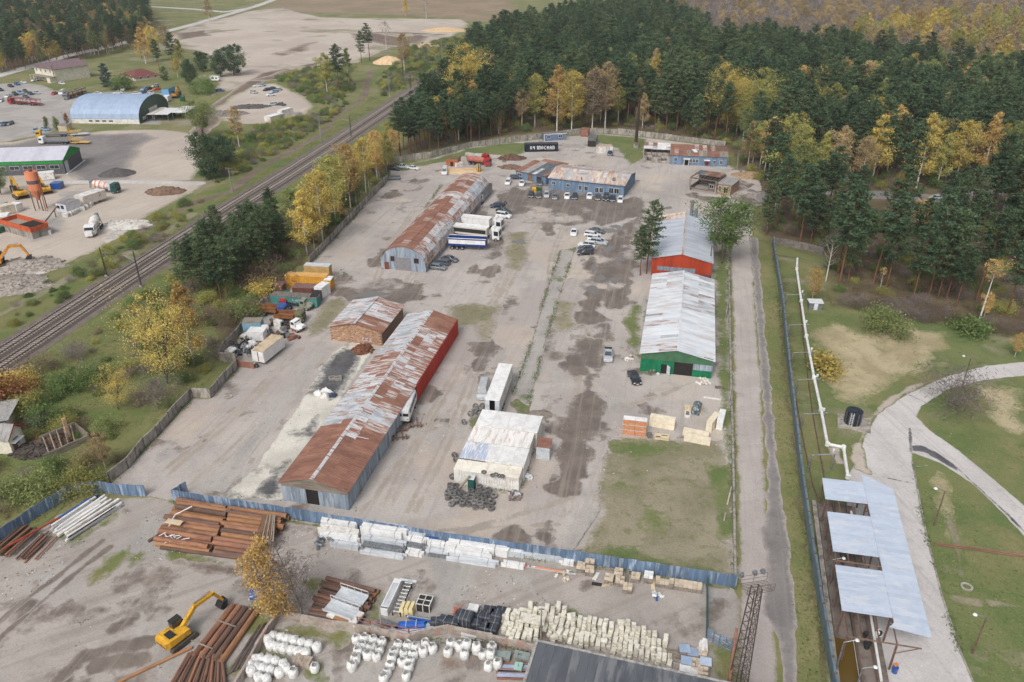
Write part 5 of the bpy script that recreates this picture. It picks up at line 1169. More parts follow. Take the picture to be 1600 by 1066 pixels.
pw,pwn,pwb=newmat('pit_water');pwb.inputs['Base Color'].default_value=s(96,76,34);pwb.inputs['Roughness'].default_value=.15
MB().box(-.5,min(.1*sgn,2.2*sgn),.0,Lt-.5,max(.1*sgn,2.2*sgn),.42).obj('slab',MATS['stained_concrete'],pl)
struct(MB().box(Lt-.5,min(.1*sgn,2.2*sgn),.05,Lt+26,max(.1*sgn,2.2*sgn),.12).obj('pit_water',pw,pl),'structure')
for y in(2.35*sgn,3.9*sgn):MB().bar((0,y,.9),(Lt+26,y,.9),.14).obj('rail_pipe',BROWNST,pl)
for x0,x1,y in((Lt-5,Lt+6,4.1*sgn),(3,7,4.1*sgn)):MB().cyl((x0,y,2.2),(x1,y,1.6),.16,.16,8).obj('white_pipe',PIPEW,pl)
for k in range(6):
 g=lf(R.uniform(1350,1378),R.uniform(990,1012),.6);MB().cyl((g[0],g[1],.5),(g[0]+R.uniform(-.4,.4),g[1]+R.uniform(-.4,.4),1.4),.3,.25,8).obj('valve',BLACK if k%3 else WHITE,pl)
g=G(1397,1051);o=MB().cyl((0,0,0),(0,0,.85),.32,.32,12).cyl((0,0,.85),(0,0,.9),.34,.34,12,0).cb((.1,.25,.98),(.5,.35,.2),1,.5).obj('barrel',[BLUE,mk('orange_cloth',s(206,132,88))],None,(g[0],g[1],0));tag(o,'blue barrel with an orange bundle on the concrete near the canopy','barrel')
PL=[(1246,404),(1245,420),(1252,470),(1260,525),(1272,590),(1283,640),(1293,694),(1318,699),(1325,745)]
zt=3.4;PP=[gz(x,y,zt)for x,y in PL]
t=thing('white_pipeline','long white pipeline on grey gantries beside the grey green fence','pipeline',(PP[0].x,PP[0].y,0))
for i in range(len(PP)-1):
 d=(PP[i]-PP[0],PP[i+1]-PP[0]);MB().cyl((d[0].x,d[0].y,zt),(d[1].x,d[1].y,zt),.24,.24,10).obj('pipe_run',PIPEW,t)
 MB().cyl((d[1].x,d[1].y,zt-.3),(d[1].x,d[1].y,zt+.3),.36,.36,10).obj('joint',PIPEW,t)
for x,y in((1252,458),(1258,505),(1266,548),(1275,590),(1285,643),(1300,707)):
 v=gz(x,y,zt)-PP[0]
 s_=MB();s_.bar((v.x-3.2,v.y-.3,zt-.3),(v.x+.9,v.y,zt-.3),.16).bar((v.x-3.2,v.y-.3,0),(v.x-3.2,v.y-.3,zt-.3),.2).bar((v.x+.5,v.y,0),(v.x+.5,v.y,zt-.3),.2);s_.obj('gantry',STEEL,t)
 MB().cyl((v.x+.2,v.y,zt+.1),(v.x+.2,v.y,zt+.6),.14,.2,8).obj('lamp',WHITE,t)
for pts in([(1232,560),(1246,640),(1257,700),(1270,760),(1285,800)],[(1246,440),(1258,560),(1270,650),(1288,750)]):
 P=GL(pts);t=thing('siding_rail','thin rusty pipe lying in the grass %s the white pipeline'%('left of' if pts[0][0]<1240 else 'just under'),'pipe',(P[0][0],P[0][1],0))
 for(x,y),a_,w in run(P,8.):MB().bar((-w/2,0,.15),(w/2,0,.15),.16).obj('length',BROWNST,t,(x-P[0][0],y-P[0][1],0),a_)
g=G(1331,662);h=ZT(g,642)
t=thing('black_tank','black ribbed water tank on a square concrete pad by the concrete road','tank',(g[0],g[1],0),-.35)
MB().box(-2.3,-2.2,0,2.9,2.2,.25).obj('pad',CONC,t);BT=mk('black_plastic',s(40,44,54),s(52,56,66),1.5,.4)
MB().cyl((0,0,.25),(0,0,2.6),1.35,1.35,18).cyl((0,0,2.6),(0,0,2.8),1.35,.6,18).obj('shell',BT,t)
for k in range(12):aa=k*6.283/12;MB().bar((1.37*math.cos(aa),1.37*math.sin(aa),.3),(1.37*math.cos(aa),1.37*math.sin(aa),2.6),.08).obj('rib',STEEL,t)
l=MB();l.bar((-.55,-1.5,.2),(-.55,-1.5,2.9),.06).bar((-.15,-1.5,.2),(-.15,-1.5,2.9),.06)
for k in range(7):l.bar((-.55,-1.5,.5+k*.34),(-.15,-1.5,.5+k*.34),.05)
l.obj('ladder',WHITE,t)
g=G(1272,482);o=MB().box(-1.4,-1,0,1.4,1,1.7).box(-1.55,-1.15,1.7,1.55,1.15,1.85,1).box(-.4,-1.03,.05,.4,-.99,1.6,1).obj('hut',[STEEL,ZINC],None,(g[0],g[1],0),-.1);tag(o,'small grey metal hut beside the orange birch at the forest edge','hut')
for p,top,lab,sd_ in(((1519,1022),960,'lamp post nearest the bottom right corner in the grass',-1),((1459,822),763,'lamp post with a two armed head beside the sandy footpath',-1),((1503,605),556,'lamp post on the bend of the concrete road',-1),((1305,1052),1000,'grey lamp post beside the pit at the lower end of the fence',1),((1338,1075),1042,'grey lamp post at the bottom of the pit',1),((1293,905),872,'grey lamp post behind the middle roof of the canopy',1)):
 g=G(*p);h=ZT(g,top);t=thing('lamp_post',lab,'lamp post',(g[0],g[1],0))
 MB().cyl((0,0,0),(0,0,h*.93),.11,.07,8).obj('pole',BROWNST if sd_<0 else STEEL,t);MB().bar((0,0,h*.93),(sd_*1.3,0,h),.08).obj('arm',STEEL,t);MB().lathe([(.05,.12),(.22,.02),(.26,-.08),(.1,-.18)],10).obj('lamp_head',WHITE,t,(sd_*1.4,0,h))
for p,lab in(((1510,918),'round concrete manhole ring in the grass beside the footpath'),((357,621),'open rusty manhole in the yard beside the stepped concrete wall')):
 g=G(*p);o=MB().lathe([(.75,0),(.75,.2),(.5,.2),(.5,.02)],14).obj('manhole',CONC,None,(g[0],g[1],0));tag(o,lab,'manhole')
for k in range(2):
 a_=G(1460,850+k*2.2);b=G(1606,870+k*2.6);L=math.hypot(b[0]-a_[0],b[1]-a_[1]);o=MB().cyl((0,0,.2),(L,0,.2),.09,.09,6).obj('steel_pipe',RUST,None,(a_[0],a_[1],0),math.atan2(b[1]-a_[1],b[0]-a_[0]));tag(o,'%s of two thin rusty pipes lying across the right lawn'%('upper' if k==0 else 'lower'),'pipe')
b0=G(1152,1072);top=Vector(G(1187,918,24.))
g=Vector((b0[0],b0[1]));hm=ZT(b0,918)
t=thing('lattice_mast','rusty lattice floodlight mast standing beside the dirt road at the bottom','mast',(b0[0],b0[1],0),.2)
MS=mk('mast_steel',s(92,80,74),s(74,65,61),2.,.7);nS=11;wb,wt=1.5,.8
for sx in(-1,1):
 for sy in(-1,1):MB().bar((sx*wb/2,sy*wb/2,0),(sx*wt/2,sy*wt/2,hm),.1).obj('leg',MS,t)
br=[MB()for _ in range(nS)]
for k in range(nS):
 z0=hm*k/nS;z1=hm*(k+1)/nS;r0=(wb+(wt-wb)*k/nS)/2;r1=(wb+(wt-wb)*(k+1)/nS)/2
 for(ax,ay),(bx,by)in(((-1,-1),(1,-1)),((1,-1),(1,1)),((1,1),(-1,1)),((-1,1),(-1,-1))):
  br[k].bar((ax*r0,ay*r0,z0),(bx*r1,by*r1,z1),.05);br[k].bar((ax*r1,ay*r1,z1),(bx*r1,by*r1,z1),.05)
 br[k].obj('bracing',MS,t)
ld=MB();ld.bar((-.25,-wb/2-.1,0),(-.2,-wt/2-.1,hm),.05).bar((.25,-wb/2-.1,0),(.2,-wt/2-.1,hm),.05)
for k in range(40):z=hm*(k+.5)/40;y=-(wb+(wt-wb)*z/hm)/2-.1;ld.bar((-.24,y,z),(.24,y,z),.04)
ld.obj('ladder',MS,t)
pf=MB()
for k in range(9):pf.box(-1.5,-.8+k*.19,hm,1.5,-.765+k*.19,hm+.04)
for x in(-1.5,0,1.5):
 for y in(-.8,.8):pf.bar((x,y,hm),(x,y,hm+1.),.04)
for y in(-.8,.8):
 for z in(.5,1.):pf.bar((-1.5,y,hm+z),(1.5,y,hm+z),.04)
pf.obj('platform',MS,t)
for x in(-1.3,.2,1.1):MB().cyl((x,.9,hm+.9),(x+.1,1.3,hm+.8),.2,.3,8).obj('floodlight',STEEL,t)
g=G(1138,1078);o=MB().cyl((0,0,0),(1.1,3.6,5.6),.2,.16,8).obj('rusty_pole',mk('pale_rust',s(156,112,96),s(132,92,78),2.),None,(g[0],g[1],0));tag(o,'leaning rusty pole left of the lattice mast','pole')
g=G(595,993);
for p,hh,lab in(((597,990),5.5,'thin grey pole standing behind the low wall above the bulk bags'),((845,998),5,'thin pole among the stacks of pale stone blocks'),((1151,265),6.5,'pale concrete pole beside the ruined house and forest'),((105,208),8.5,'yard lamp post in front of the small thujas'),((426,968),5.,'grey post at the corner of the low wall')):
 g=G(*p);t=thing('pole',lab,'pole',(g[0],g[1],0));MB().cyl((0,0,0),(0,0,hh),.11,.08,6).obj('shaft',CONC,t);MB().box(-.3,-.06,hh-.25,.3,.06,hh-.15).obj('crossarm',STEEL,t)
def mast(px,py,top,lab,side,mat):
 g=G(px,py);h=ZT(g,top);t=thing('catenary_mast',lab,'mast',(g[0],g[1],0),rad(-12))
 MB().cyl((0,0,0),(0,0,h),.2,.14,8).obj('pole',mat,t);MB().bar((0,0,h*.82),(side*3.4,0,h*.86),.08).bar((0,0,h*.72),(side*2.4,0,h*.84),.06).obj('cantilever',STEEL,t);MB().bar((-side*1.2,0,h*.97),(side*1.2,0,h*.97),.08).obj('crossarm',STEEL,t);MB().box(-.35,-.35,0,.35,.35,.4).obj('footing',CONC,t)
 return Vector((g[0],g[1],h))
BK=mk('dark_mast',s(82,76,74),s(66,62,60));LG=mk('grey_mast',s(146,150,152),s(126,130,132))
mL=[mast(-60,540,470,'dark railway mast left of the picture edge',1,BK),mast(167,432,387,'dark railway mast on the far side of the tracks',1,BK),mast(363,300,262,'grey railway mast above the lorry yard pines',1,LG),mast(502,221,181,'grey railway mast on the far side with two arms',1,LG),mast(609,151,112,'grey railway mast opposite the broad yellow tree',1,LG),mast(691,97,62,'grey railway mast near the far end of the tracks',1,LG)]
mR=[mast(221,448,393,'dark railway mast on the near side of the tracks',-1,BK),mast(549,216,182,'brown railway mast on the near side behind the yellow birches',-1,BK),mast(642,140,116,'slim dark railway mast on the near side, farthest up the track',-1,BK),mast(630,122,92,'slim dark railway mast across the tracks',1,BK)]
for M_,off in((mL,2.6),(mR[:3],-2.4)):
 w_=MB()
 for A_,B_ in zip(M_[:-1],M_[1:]):
  for hz in(.86,.68):
   prev=None
   for k in range(9):
    u_=k/8;p=A_.lerp(B_,u_);q_=Vector((p.x+off,p.y,(A_.z*hz*(1-u_)+B_.z*hz*u_)-(1.2*u_*(1-u_)*4*.35 if hz>.8 else 0)))
    if prev is not None:w_.bar(prev,q_,.03)
    prev=q_
 o=w_.obj('overhead_wire',STEEL);tag(o,'overhead wire along the %s side of the railway'%('far' if off>0 else 'near'),'wire')
PAINTS={}
def pcol(name):
 c={'white':(226,228,230),'silver':(178,184,190),'grey':(112,118,126),'black':(38,40,44),'navy':(44,58,82),'blue':(50,96,168),'lightblue':(140,170,200),'darkgreen':(44,60,58),'red':(178,40,44),'orange':(200,84,48),'darkgrey':(72,78,86),'beige':(196,188,172),'yellow':(222,178,44),'green':(40,120,72)}[name]
 if name not in PAINTS:PAINTS[name]=paint(*c,'car_paint_'+name)
 return PAINTS[name]
KIND={
'sedan':(4.5,1.78,.92,1.44,[(-1,.72),(-.93,.92),(-.5,.96),(.3,.94),(.72,.86),(.95,.72),(1,.5)],(-.72,.42),(-.42,.12)),
'hatch':(4.1,1.74,.92,1.48,[(-1,.7),(-.95,.94),(-.5,.96),(.35,.94),(.75,.86),(.95,.72),(1,.5)],(-.95,.48),(-.78,.15)),
'wagon':(4.6,1.80,.94,1.50,[(-1,.7),(-.96,.94),(-.5,.97),(.35,.95),(.75,.87),(.96,.72),(1,.5)],(-.96,.46),(-.86,.16)),
'suv':(4.6,1.86,1.08,1.72,[(-1,.8),(-.96,1.06),(-.5,1.1),(.4,1.08),(.8,1.02),(.96,.86),(1,.6)],(-.96,.5),(-.86,.22)),
'van':(5.2,1.95,1.2,2.1,[(-1,.9),(-.98,1.2),(-.5,1.22),(.6,1.2),(.85,1.08),(.97,.85),(1,.6)],(-.98,.74),(-.96,.48)),
'pickup':(5.0,1.84,.98,1.62,[(-1,.8),(-.98,.96),(-.5,.98),(.35,1.0),(.75,.96),(.96,.82),(1,.6)],(-.2,.5),(-.16,.2)),
}
def carmesh(kind):
 L,Wd,belt,roof,st,cb_,ct=KIND[kind];h=L/2;w=Wd/2;body=MB();rings=[]
 for u,zt in st:
  ww=w*(.9 if abs(u)>.97 else(.97 if abs(u)>.9 else 1))
  rings.append([(u*h,y,z)for y,z in((-ww*.9,.24),(ww*.9,.24),(ww,.45),(ww*.98,zt-.12),(ww*.86,zt),(-ww*.86,zt),(-ww*.98,zt-.12),(-ww,.45))])
 body.loft(rings)
 g=MB();zb=belt-.02
 g.add([(cb_[0]*h,-w*.86,zb),(cb_[1]*h,-w*.86,zb),(cb_[1]*h,w*.86,zb),(cb_[0]*h,w*.86,zb),(ct[0]*h,-w*.68,roof-.05),(ct[1]*h,-w*.68,roof-.05),(ct[1]*h,w*.68,roof-.05),(ct[0]*h,w*.68,roof-.05)],[(4,5,6,7),(0,1,5,4),(1,2,6,5),(2,3,7,6),(3,0,4,7)])
 rf=MB();e=.05
 rf.loft([[(ct[0]*h-e,-w*.7,roof-.06),(ct[0]*h-e,w*.7,roof-.06),(ct[1]*h+e,w*.7,roof-.06),(ct[1]*h+e,-w*.7,roof-.06)],[(ct[0]*h+.08,-w*.6,roof),(ct[0]*h+.08,w*.6,roof),(ct[1]*h-.08,w*.6,roof),(ct[1]*h-.08,-w*.6,roof)]][::1])
 for sy in(-1,1):
  for i in(0,1):rf.bar((cb_[i]*h,sy*w*.86,zb),(ct[i]*h,sy*w*.69,roof-.05),.07)
  m=(cb_[0]+cb_[1])/2*h;rf.bar((m,sy*w*.865,zb),(m,sy*w*.69,roof-.05),.07)
 if kind=='van':
  for sy in(-1,1):rf.add([(cb_[0]*h,sy*w*.87,zb),(cb_[1]*h*.35,sy*w*.87,zb),(cb_[1]*h*.35,sy*w*.71,roof-.05),(ct[0]*h,sy*w*.71,roof-.05)],[(0,1,2,3)if sy<0 else(3,2,1,0)])
 return body,g,rf
def car(kind,colour,px,py,d,label,group=None,small=False,sc=1.):
 x,y=G(px,py);x2,y2=G(px+d[0]*6,py+d[1]*6);a=math.atan2(y2-y,x2-x)
 L,Wd,belt,roof,st,cb_,ct=KIND[kind];h=L/2;w=Wd/2;pm_=pcol(colour)
 if small:
  def mk_():
   b,g,rf=carmesh(kind);q=MB()
   q.add(b.v,b.f,0);q.add(g.v,g.f,1);q.add(rf.v,rf.f,0)
   for sx in(-.6,.6):
    for sy in(-1,1):q.cyl((sx*h,sy*(w-.2),.32),(sx*h,sy*(w+.01),.32),.32,None,8,2)
   return q.mesh('car',[pm_,GLASS,BLACK])
  o=link('parked_car',cached(('scar',kind,colour),mk_),None,(x,y,0),a,sc);return tag(o,label,'car',group)
 t=thing('parked_car',label,'car',(x,y,0),a,group,sc)
 link('body',cached(('cb',kind,colour),lambda:carmesh(kind)[0].mesh('body',pm_)),t)
 link('windows',cached(('cg',kind),lambda:carmesh(kind)[1].mesh('windows',GLASS)),t)
 link('roof',cached(('cr',kind,colour),lambda:carmesh(kind)[2].mesh('roof',pm_)),t)
 wm=cached('wheel',lambda:MB().cyl((0,-.1,0),(0,.1,0),.33,None,12).mesh('tyre',BLACK));rm_=cached('rim',lambda:MB().cyl((0,-.112,0),(0,.112,0),.2,None,10).mesh('rim',RIMM))
 for sx in(-.6,.62):
  for sy in(-1,1):o=link('wheel',wm,t,(sx*h,sy*(w-.09),.33));link('rim',rm_,o)
 hl=cached(('hl',kind),lambda:MB().box(-.05,-.17,-.07,.05,.17,.07).mesh('headlight',LAMPW));tl=cached(('tl',kind),lambda:MB().box(-.04,-.13,-.1,.04,.13,.1).mesh('tail_light',LAMPR))
 for sy in(-1,1):
  link('headlight',hl,t,(h*.965,sy*w*.68,st[-2][1]-.1));link('tail_light',tl,t,(-h*.985,sy*w*.72,st[0][1]+.02))
 mr=cached(('mirror',colour),lambda:MB().box(-.08,-.1,-.06,.08,.1,.06).mesh('mirror',pm_))
 for sy in(-1,1):link('mirror',mr,t,(cb_[1]*h-.15,sy*(w+.06),belt+.05))
 pl_=cached('plate',lambda:MB().box(-.015,-.25,-.06,.015,.25,.06).mesh('number_plate',WHITE));link('number_plate',pl_,t,(h*1.0,0,.42));link('number_plate',pl_,t,(-h*1.0,0,.5))
 if kind=='pickup':MB().box(-h*.94,-w*.8,.9,-h*.24,w*.8,.99).obj('load_bed',BLACK,t)
 return t
C=car
OR=[('hatch','black',830,307,'black hatchback at the left end of the row before the blue workshop'),('hatch','darkgrey',842,308,'second dark car from the left in the row before the blue workshop'),('hatch','silver',854,307,'pale blue silver car third from the left in the workshop row'),('sedan','grey',867,310,'mid grey saloon left of the white one in the workshop row'),('sedan','white',886,309,'white saloon in the middle of the workshop row beside a dark blue one'),('hatch','navy',898,310,'dark blue car right of the middle white saloon in the workshop row'),('sedan','white',921,309,'white saloon standing alone between gaps in the workshop row'),('sedan','darkgrey',934,311,'dark grey saloon fourth from the right end of the workshop row'),('suv','black',947,312,'black estate third from the right end of the workshop row'),('sedan','navy',957,313,'very dark navy saloon next to the white car ending the workshop row'),('hatch','white',969,315,'white car ending the workshop row at the right')]
for k,c,x,y,l in OR:C(k,c,x,y,(-.15,1),l,'cars parked in front of the blue workshop')
C('wagon','white',794,287,(-.5,1),'white estate car parked left of the annexe');C('sedan','white',815.5,289,(-.35,1),'white saloon parked in front of the annexe');C('hatch','navy',806,280,(1,0),'dark car by the annexe wall beside the white estate');C('hatch','darkgrey',843,288,(0,1),'dark car in the gap between annexe and blue workshop');C('sedan','navy',953,242,(0,1),'slate blue car beside the small white cabin behind the workshop')
C('sedan','white',896.6,366,(-.25,1),'white saloon standing alone left of the parked cluster');C('sedan','darkgrey',932,364,(1,.12),'dark saloon at the back of the parked cluster','cars in the cluster on the wet road');C('wagon','white',926,370,(1,.15),'white estate second from the back of the cluster');C('suv','white',931,377,(1,.15),'white off-roader in the middle of the cluster');C('suv','silver',936,382,(1,.15),'silver blue car at the right of the cluster');C('suv','white',917,386,(-1,-.1),'white off-roader with dark side windows at the left of the cluster');C('hatch','navy',915,392,(-1,0),'navy car half hidden behind the lowest car of the cluster');C('hatch','black',914,398,(-1,.05),'blackish hatchback lowest in the cluster')
C('pickup','silver',950,558,(0,1),'silver pick-up car standing on the yard left of the green shed');C('sedan','black',991,594,(.55,1),'black saloon in front of the green shed');C('suv','black',1038,439,(-1,-.12),'black off-roader under the orange shed front');C('hatch','darkgrey',1062,442,(-1,-.15),'dark low car beside the green bin at the orange shed');C('hatch','navy',1097,440,(-1,-.1),'dark car behind the bright red one');C('sedan','red',1098,448,(-1,-.1),'bright red low car between the orange and green sheds');C('van','silver',755,615,(-.22,1),'silver people carrier beside the long white trailer')
C('hatch','navy',776,324,(-1,.1),'dark blue hatchback uppermost of three right of the arched hangar');C('sedan','darkgreen',787,332,(1,.2),'dark green car in the middle of three right of the hangar');C('suv','white',787,340,(1,.15),'white off-roader lowest of three right of the hangar');C('wagon','white',730,346,(-1,0),'white estate hidden behind the tipper trailers')
C('sedan','darkgrey',703,408,(1,.2),'slate saloon uppermost of three at the hangar corner');C('hatch','darkgrey',691,414,(-1,-.2),'dark car with red lamps in the middle at the hangar corner');C('hatch','grey',685,421,(1,.12),'grey hatchback lowest of three at the hangar corner')
C('wagon','black',616,266,(1,.1),'black estate by the corner of the upper concrete wall');C('pickup','silver',628,263,(1,.1),'silver car behind the black estate at the wall corner');C('sedan','white',646,265,(1,.15),'white saloon beside the wall corner cars');C('wagon','grey',615,281,(-1,0),'grey estate standing alone below the wall corner');C('van','white',695,271,(-.25,1),'white van at the far end of the arched hangar')
C('suv','blue',406,918,(-.2,1),'blue off-roader with white roof bars beside the golden birch');C('sedan','silver',1462,312,(-1,.1),'silver car driving on the forest road between the trees')
FAR=[('sedan','darkgreen',17,136,(1,.3),'dark green saloon left of the blue one on the grass edge of the lot'),('sedan','blue',27,133,(1,.3),'blue saloon between the green and white ones on the grass edge'),('sedan','white',37,130,(1,.3),'white saloon at the upper end of the grass edge row'),('hatch','white',55,127,(-1,.2),'white hatchback under the porch of the white house'),('sedan','white',97,132,(1,.25),'white saloon on the lawn in front of the white house'),('sedan','navy',1,142,(1,.3),'dark car at the picture edge above the red car carrier'),
('suv','darkgreen',24,149,(1,.5),'dark green car in the tight cluster above the red carrier'),('suv','lightblue',32,147,(1,.5),'pale blue car in the tight cluster above the red carrier'),('sedan','darkgrey',40,144,(1,.5),'grey saloon at the top of the tight cluster'),('sedan','navy',48,148,(1,.4),'navy saloon at the right of the tight cluster'),('sedan','silver',58,147,(1,.3),'silver saloon right of the tight cluster'),('sedan','white',13,152,(-1,.4),'white saloon left in the tight cluster'),('hatch','white',2,159,(-1,.6),'white hatchback at the picture edge beside the red carrier'),('sedan','darkgrey',41,153,(1,.3),'dark saloon just above the red carrier'),
('sedan','red',85,148,(-1,.4),'red car standing alone left of the blue arched hall'),('van','white',98,147,(-1,.5),'white van beside the lone red car'),('sedan','lightblue',3,196,(-1,.4),'pale car at the picture edge below the arched hall lot'),('sedan','navy',9,196,(-1,.4),'navy car in the trio at the lower picture edge'),('hatch','grey',16,195,(-1,.4),'grey car at the right of the edge trio'),
('hatch','lightblue',56,206,(-.6,1),'pale blue hatchback above the yellow tow lorry'),('sedan','lightblue',71,204,(1,.2),'pale blue saloon right above the yellow tow lorry'),
('sedan','white',184,147,(-1,.1),'white car just behind the middle of the arched hall'),('sedan','white',152,148,(-1,.1),'white car behind the left end of the arched hall'),('sedan','white',214,148,(1,-.1),'white car behind the right end of the arched hall'),('sedan','lightblue',226,141,(-1,.3),'pale blue car left in the jumble behind the arched hall'),('sedan','blue',224,146,(-1,.3),'mid blue car in the jumble behind the arched hall'),('sedan','silver',236,147,(1,.2),'silver car nearest the hall end in the jumble'),('hatch','silver',243,136,(-1,.2),'silver hatchback at the top of the jumble'),('sedan','orange',245,141,(-1,.2),'orange red car in the jumble'),('sedan','darkgrey',232,140,(-1,.3),'dark grey car in the jumble'),('van','black',180,140,(-1,.4),'black van on the grass behind the arched hall'),('van','white',194,141,(-1,.6),'white van on the grass behind the arched hall'),
('sedan','blue',344,143,(1,0),'bright blue car beside the caravan'),('hatch','silver',397,146,(1,.1),'battered silver car alone on the wreck lot'),('sedan','white',402,136,(-1,.1),'white wreck at the upper left of the wreck lot'),('sedan','lightblue',409,135,(-1,.1),'pale wreck next to the white wreck at the top'),('hatch','navy',417,142,(-1,.2),'dark blue wreck leftmost of the middle wrecks'),('sedan','darkgrey',425,140,(-1,.2),'dark grey wreck in the middle of the wreck lot'),('sedan','silver',435,142,(-1,.2),'silver wreck at the right of the middle wrecks'),('sedan','lightblue',429,145,(-1,.2),'pale blue wreck in the middle row'),('sedan','white',423,150,(-1,.1),'white wreck in front of the middle wrecks'),('wagon','silver',426,165,(-1,.1),'silver estate wreck left of two lowest ones'),('sedan','darkgrey',440,165,(1,.1),'dark wreck right of the two lowest ones'),('wagon','silver',9,323,(1,-.5),'silver estate beside the yellow excavator of the concrete plant')]
for k,c,x,y,d,l in FAR:C(k,c,x,y,d,l,None,True)
def place(px,py,d):
 x,y=G(px,py);x2,y2=G(px+d[0]*8,py+d[1]*8);return(x,y,0),math.atan2(y2-y,x2-x)
def wheels(t,xs,w,r=.5,dual=False):
 me=cached(('lw',r),lambda:MB().cyl((0,-.16,0),(0,.16,0),r,None,12).mesh('tyre',BLACK));rm_=cached(('lr',r),lambda:MB().cyl((0,-.17,0),(0,.17,0),r*.5,None,10).mesh('rim',RIMM))
 for x in xs:
  for sy in(-1,1):o=link('wheel',me,t,(x,sy*(w/2-.18),r));link('rim',rm_,o)
def cab(t,x,mat,w=2.4,h=3.4,d=1.9,z0=.55,old=False):
 q=MB();q.xprism([(x-d/2,z0),(x+d/2,z0),(x+d/2+.05,z0+.9),(x+d/2-.12,h-.2),(x+d/2-.5,h),(x-d/2,h)],-w/2,w/2);q.obj('cab',mat,t)
 g=MB();g.add([(x+d/2+.06,-w*.46,z0+1.05),(x+d/2+.06,w*.46,z0+1.05),(x+d/2-.06,w*.44,h-.45),(x+d/2-.06,-w*.44,h-.45)],[(0,1,2,3)]);g.obj('windscreen',GLASS,t)
 for sy in(-1,1):MB().add([(x-d*.25,sy*(w/2+.012),z0+1.1),(x+d*.42,sy*(w/2+.012),z0+1.05),(x+d*.38,sy*(w/2+.012),h-.55),(x-d*.25,sy*(w/2+.012),h-.55)],[(0,1,2,3)if sy<0 else(3,2,1,0)]).obj('side_window',GLASS,t)
 MB().box(x+d/2+.0,-w*.46,z0-.15,x+d/2+.12,w*.46,z0+.35).obj('bumper',CONCD,t)
 for sy in(-1,1):MB().box(x+d/2+.1,sy*w*.38-.18,z0+.05,x+d/2+.14,sy*w*.38+.18,z0+.28).obj('headlight',LAMPW,t)
def chassis(t,x0,x1,z=.75):MB().box(x0,-.45,z,x1,-.3,z+.22).box(x0,.3,z,x1,.45,z+.22).box(x0+.2,-.4,z+.02,x0+.35,.4,z+.2).box(x1-.5,-.4,z+.02,x1-.35,.4,z+.2).obj('chassis',BLACK,t)
def tub(t,x0,x1,w,z0,z1,mat,inner,rim,stripe=None):
 q=MB();th=.12
 for sy in(-1,1):q.add([(x0,sy*w/2,z0),(x1,sy*w/2,z0),(x1,sy*w/2,z1),(x0,sy*w/2,z1),(x0,sy*(w/2-th),z0),(x1,sy*(w/2-th),z0),(x1,sy*(w/2-th),z1),(x0,sy*(w/2-th),z1)],[(0,1,2,3),(7,6,5,4),(3,2,6,7),(0,4,5,1),(1,5,6,2),(0,3,7,4)]if sy<0 else[(3,2,1,0),(4,5,6,7),(7,6,2,3),(1,5,4,0),(2,6,5,1),(4,7,3,0)])
 q.box(x0,-w/2+th,z0,x0+th,w/2-th,z1).box(x1-th,-w/2+th,z0,x1,w/2-th,z1);q.obj('tub',mat,t)
 MB().box(x0+th,-w/2+th,z0,x1-th,w/2-th,z0+.12).obj('floor',inner,t)
 r_=MB()
 for sy in(-1,1):r_.box(x0-.05,sy*w/2-.09,z1+.002,x1+.05,sy*w/2+.09,z1+.13)
 r_.obj('top_rail',rim,t)
 if stripe:
  for sy in(-1,1):MB().box(x0+.2,sy*(w/2+.012)-.01,z0+.55,x1-.2,sy*(w/2+.012)+.01,z1-.35).obj('stripe',stripe,t)
def tipper(px,py,d,label,colour,tractor,tarp=False,stripe=None):
 loc,a=place(px,py,d);t=thing('tipper_trailer',label,'tipper trailer',loc,a)
 tub(t,-5,5,2.5,1.2,3.2,colour,DARK,WHITE,stripe)
 if tarp:
  for k in range(2):MB().box(-4.9,-1.15+k*1.16,3.08,4.9,-.01+k*1.16,3.2).obj('cover_sheet',WHITE,t)
 chassis(t,-5,4.6,.8);wheels(t,(-3.9,-2.6,-1.3),2.5)
 if not tractor:MB().box(3,-.9,0,3.2,-.7,1.2).box(3,.7,0,3.2,.9,1.2).obj('landing_leg',STEEL,t)
 if tractor:
  u=Vector((math.cos(a),math.sin(a)));l2=(loc[0]+u.x*6.3,loc[1]+u.y*6.3,0);r=thing('tractor_lorry','white tractor lorry coupled to the %s'%tractor,'lorry',l2,a)
  cab(r,1.2,WHITE);chassis(r,-3.2,1.6);wheels(r,(1.3,-2.1),2.45);MB().cyl((-.2,-.9,1.0),(-.2,.9,1.0),.32,None,10).obj('tank',STEEL,r)
  MB().box(-.1,-1.05,3.0,.7,1.05,3.75).obj('wind_deflector',WHITE,r)
 return t
tipper(740,356,(1,.11),'white tipper trailer farthest up beside the arched hangar',WHITE,'upper white tipper',True)
tipper(735,371,(1,.11),'white tipper trailer with a black lettered side beside the hangar',mk('pale_beige_paint',s(206,200,190)),'lower white tipper',True,BLACK)
tipper(731,389,(1,.05),'white and blue tipper trailer standing without a lorry',mk('deep_blue',s(36,62,130),None,1.,.4),None,False,WHITE)
a_=Vector(G(758,655));b_=Vector(G(778,655.5));t=thing('box_trailer','long white box trailer with open rear doors beside the silver people carrier','trailer',(a_.x+1.25,a_.y,0),rad(80))
q=MB();q.box(0,-1.25,.95,12.6,1.25,.98).box(0,-1.25,.98,12.6,-1.2,3.75).box(0,1.2,.98,12.6,1.25,3.75).box(12.55,-1.2,.98,12.6,1.2,3.75);q.obj('body',WHITED,t);MB().box(-.05,-1.28,3.752,12.65,1.28,3.84).obj('roof',WHITE,t);MB().box(.4,-1.19,.99,12.5,1.19,1.02).box(1.2,-1.19,1.02,1.3,1.19,3.7).obj('inside',DARK,t)
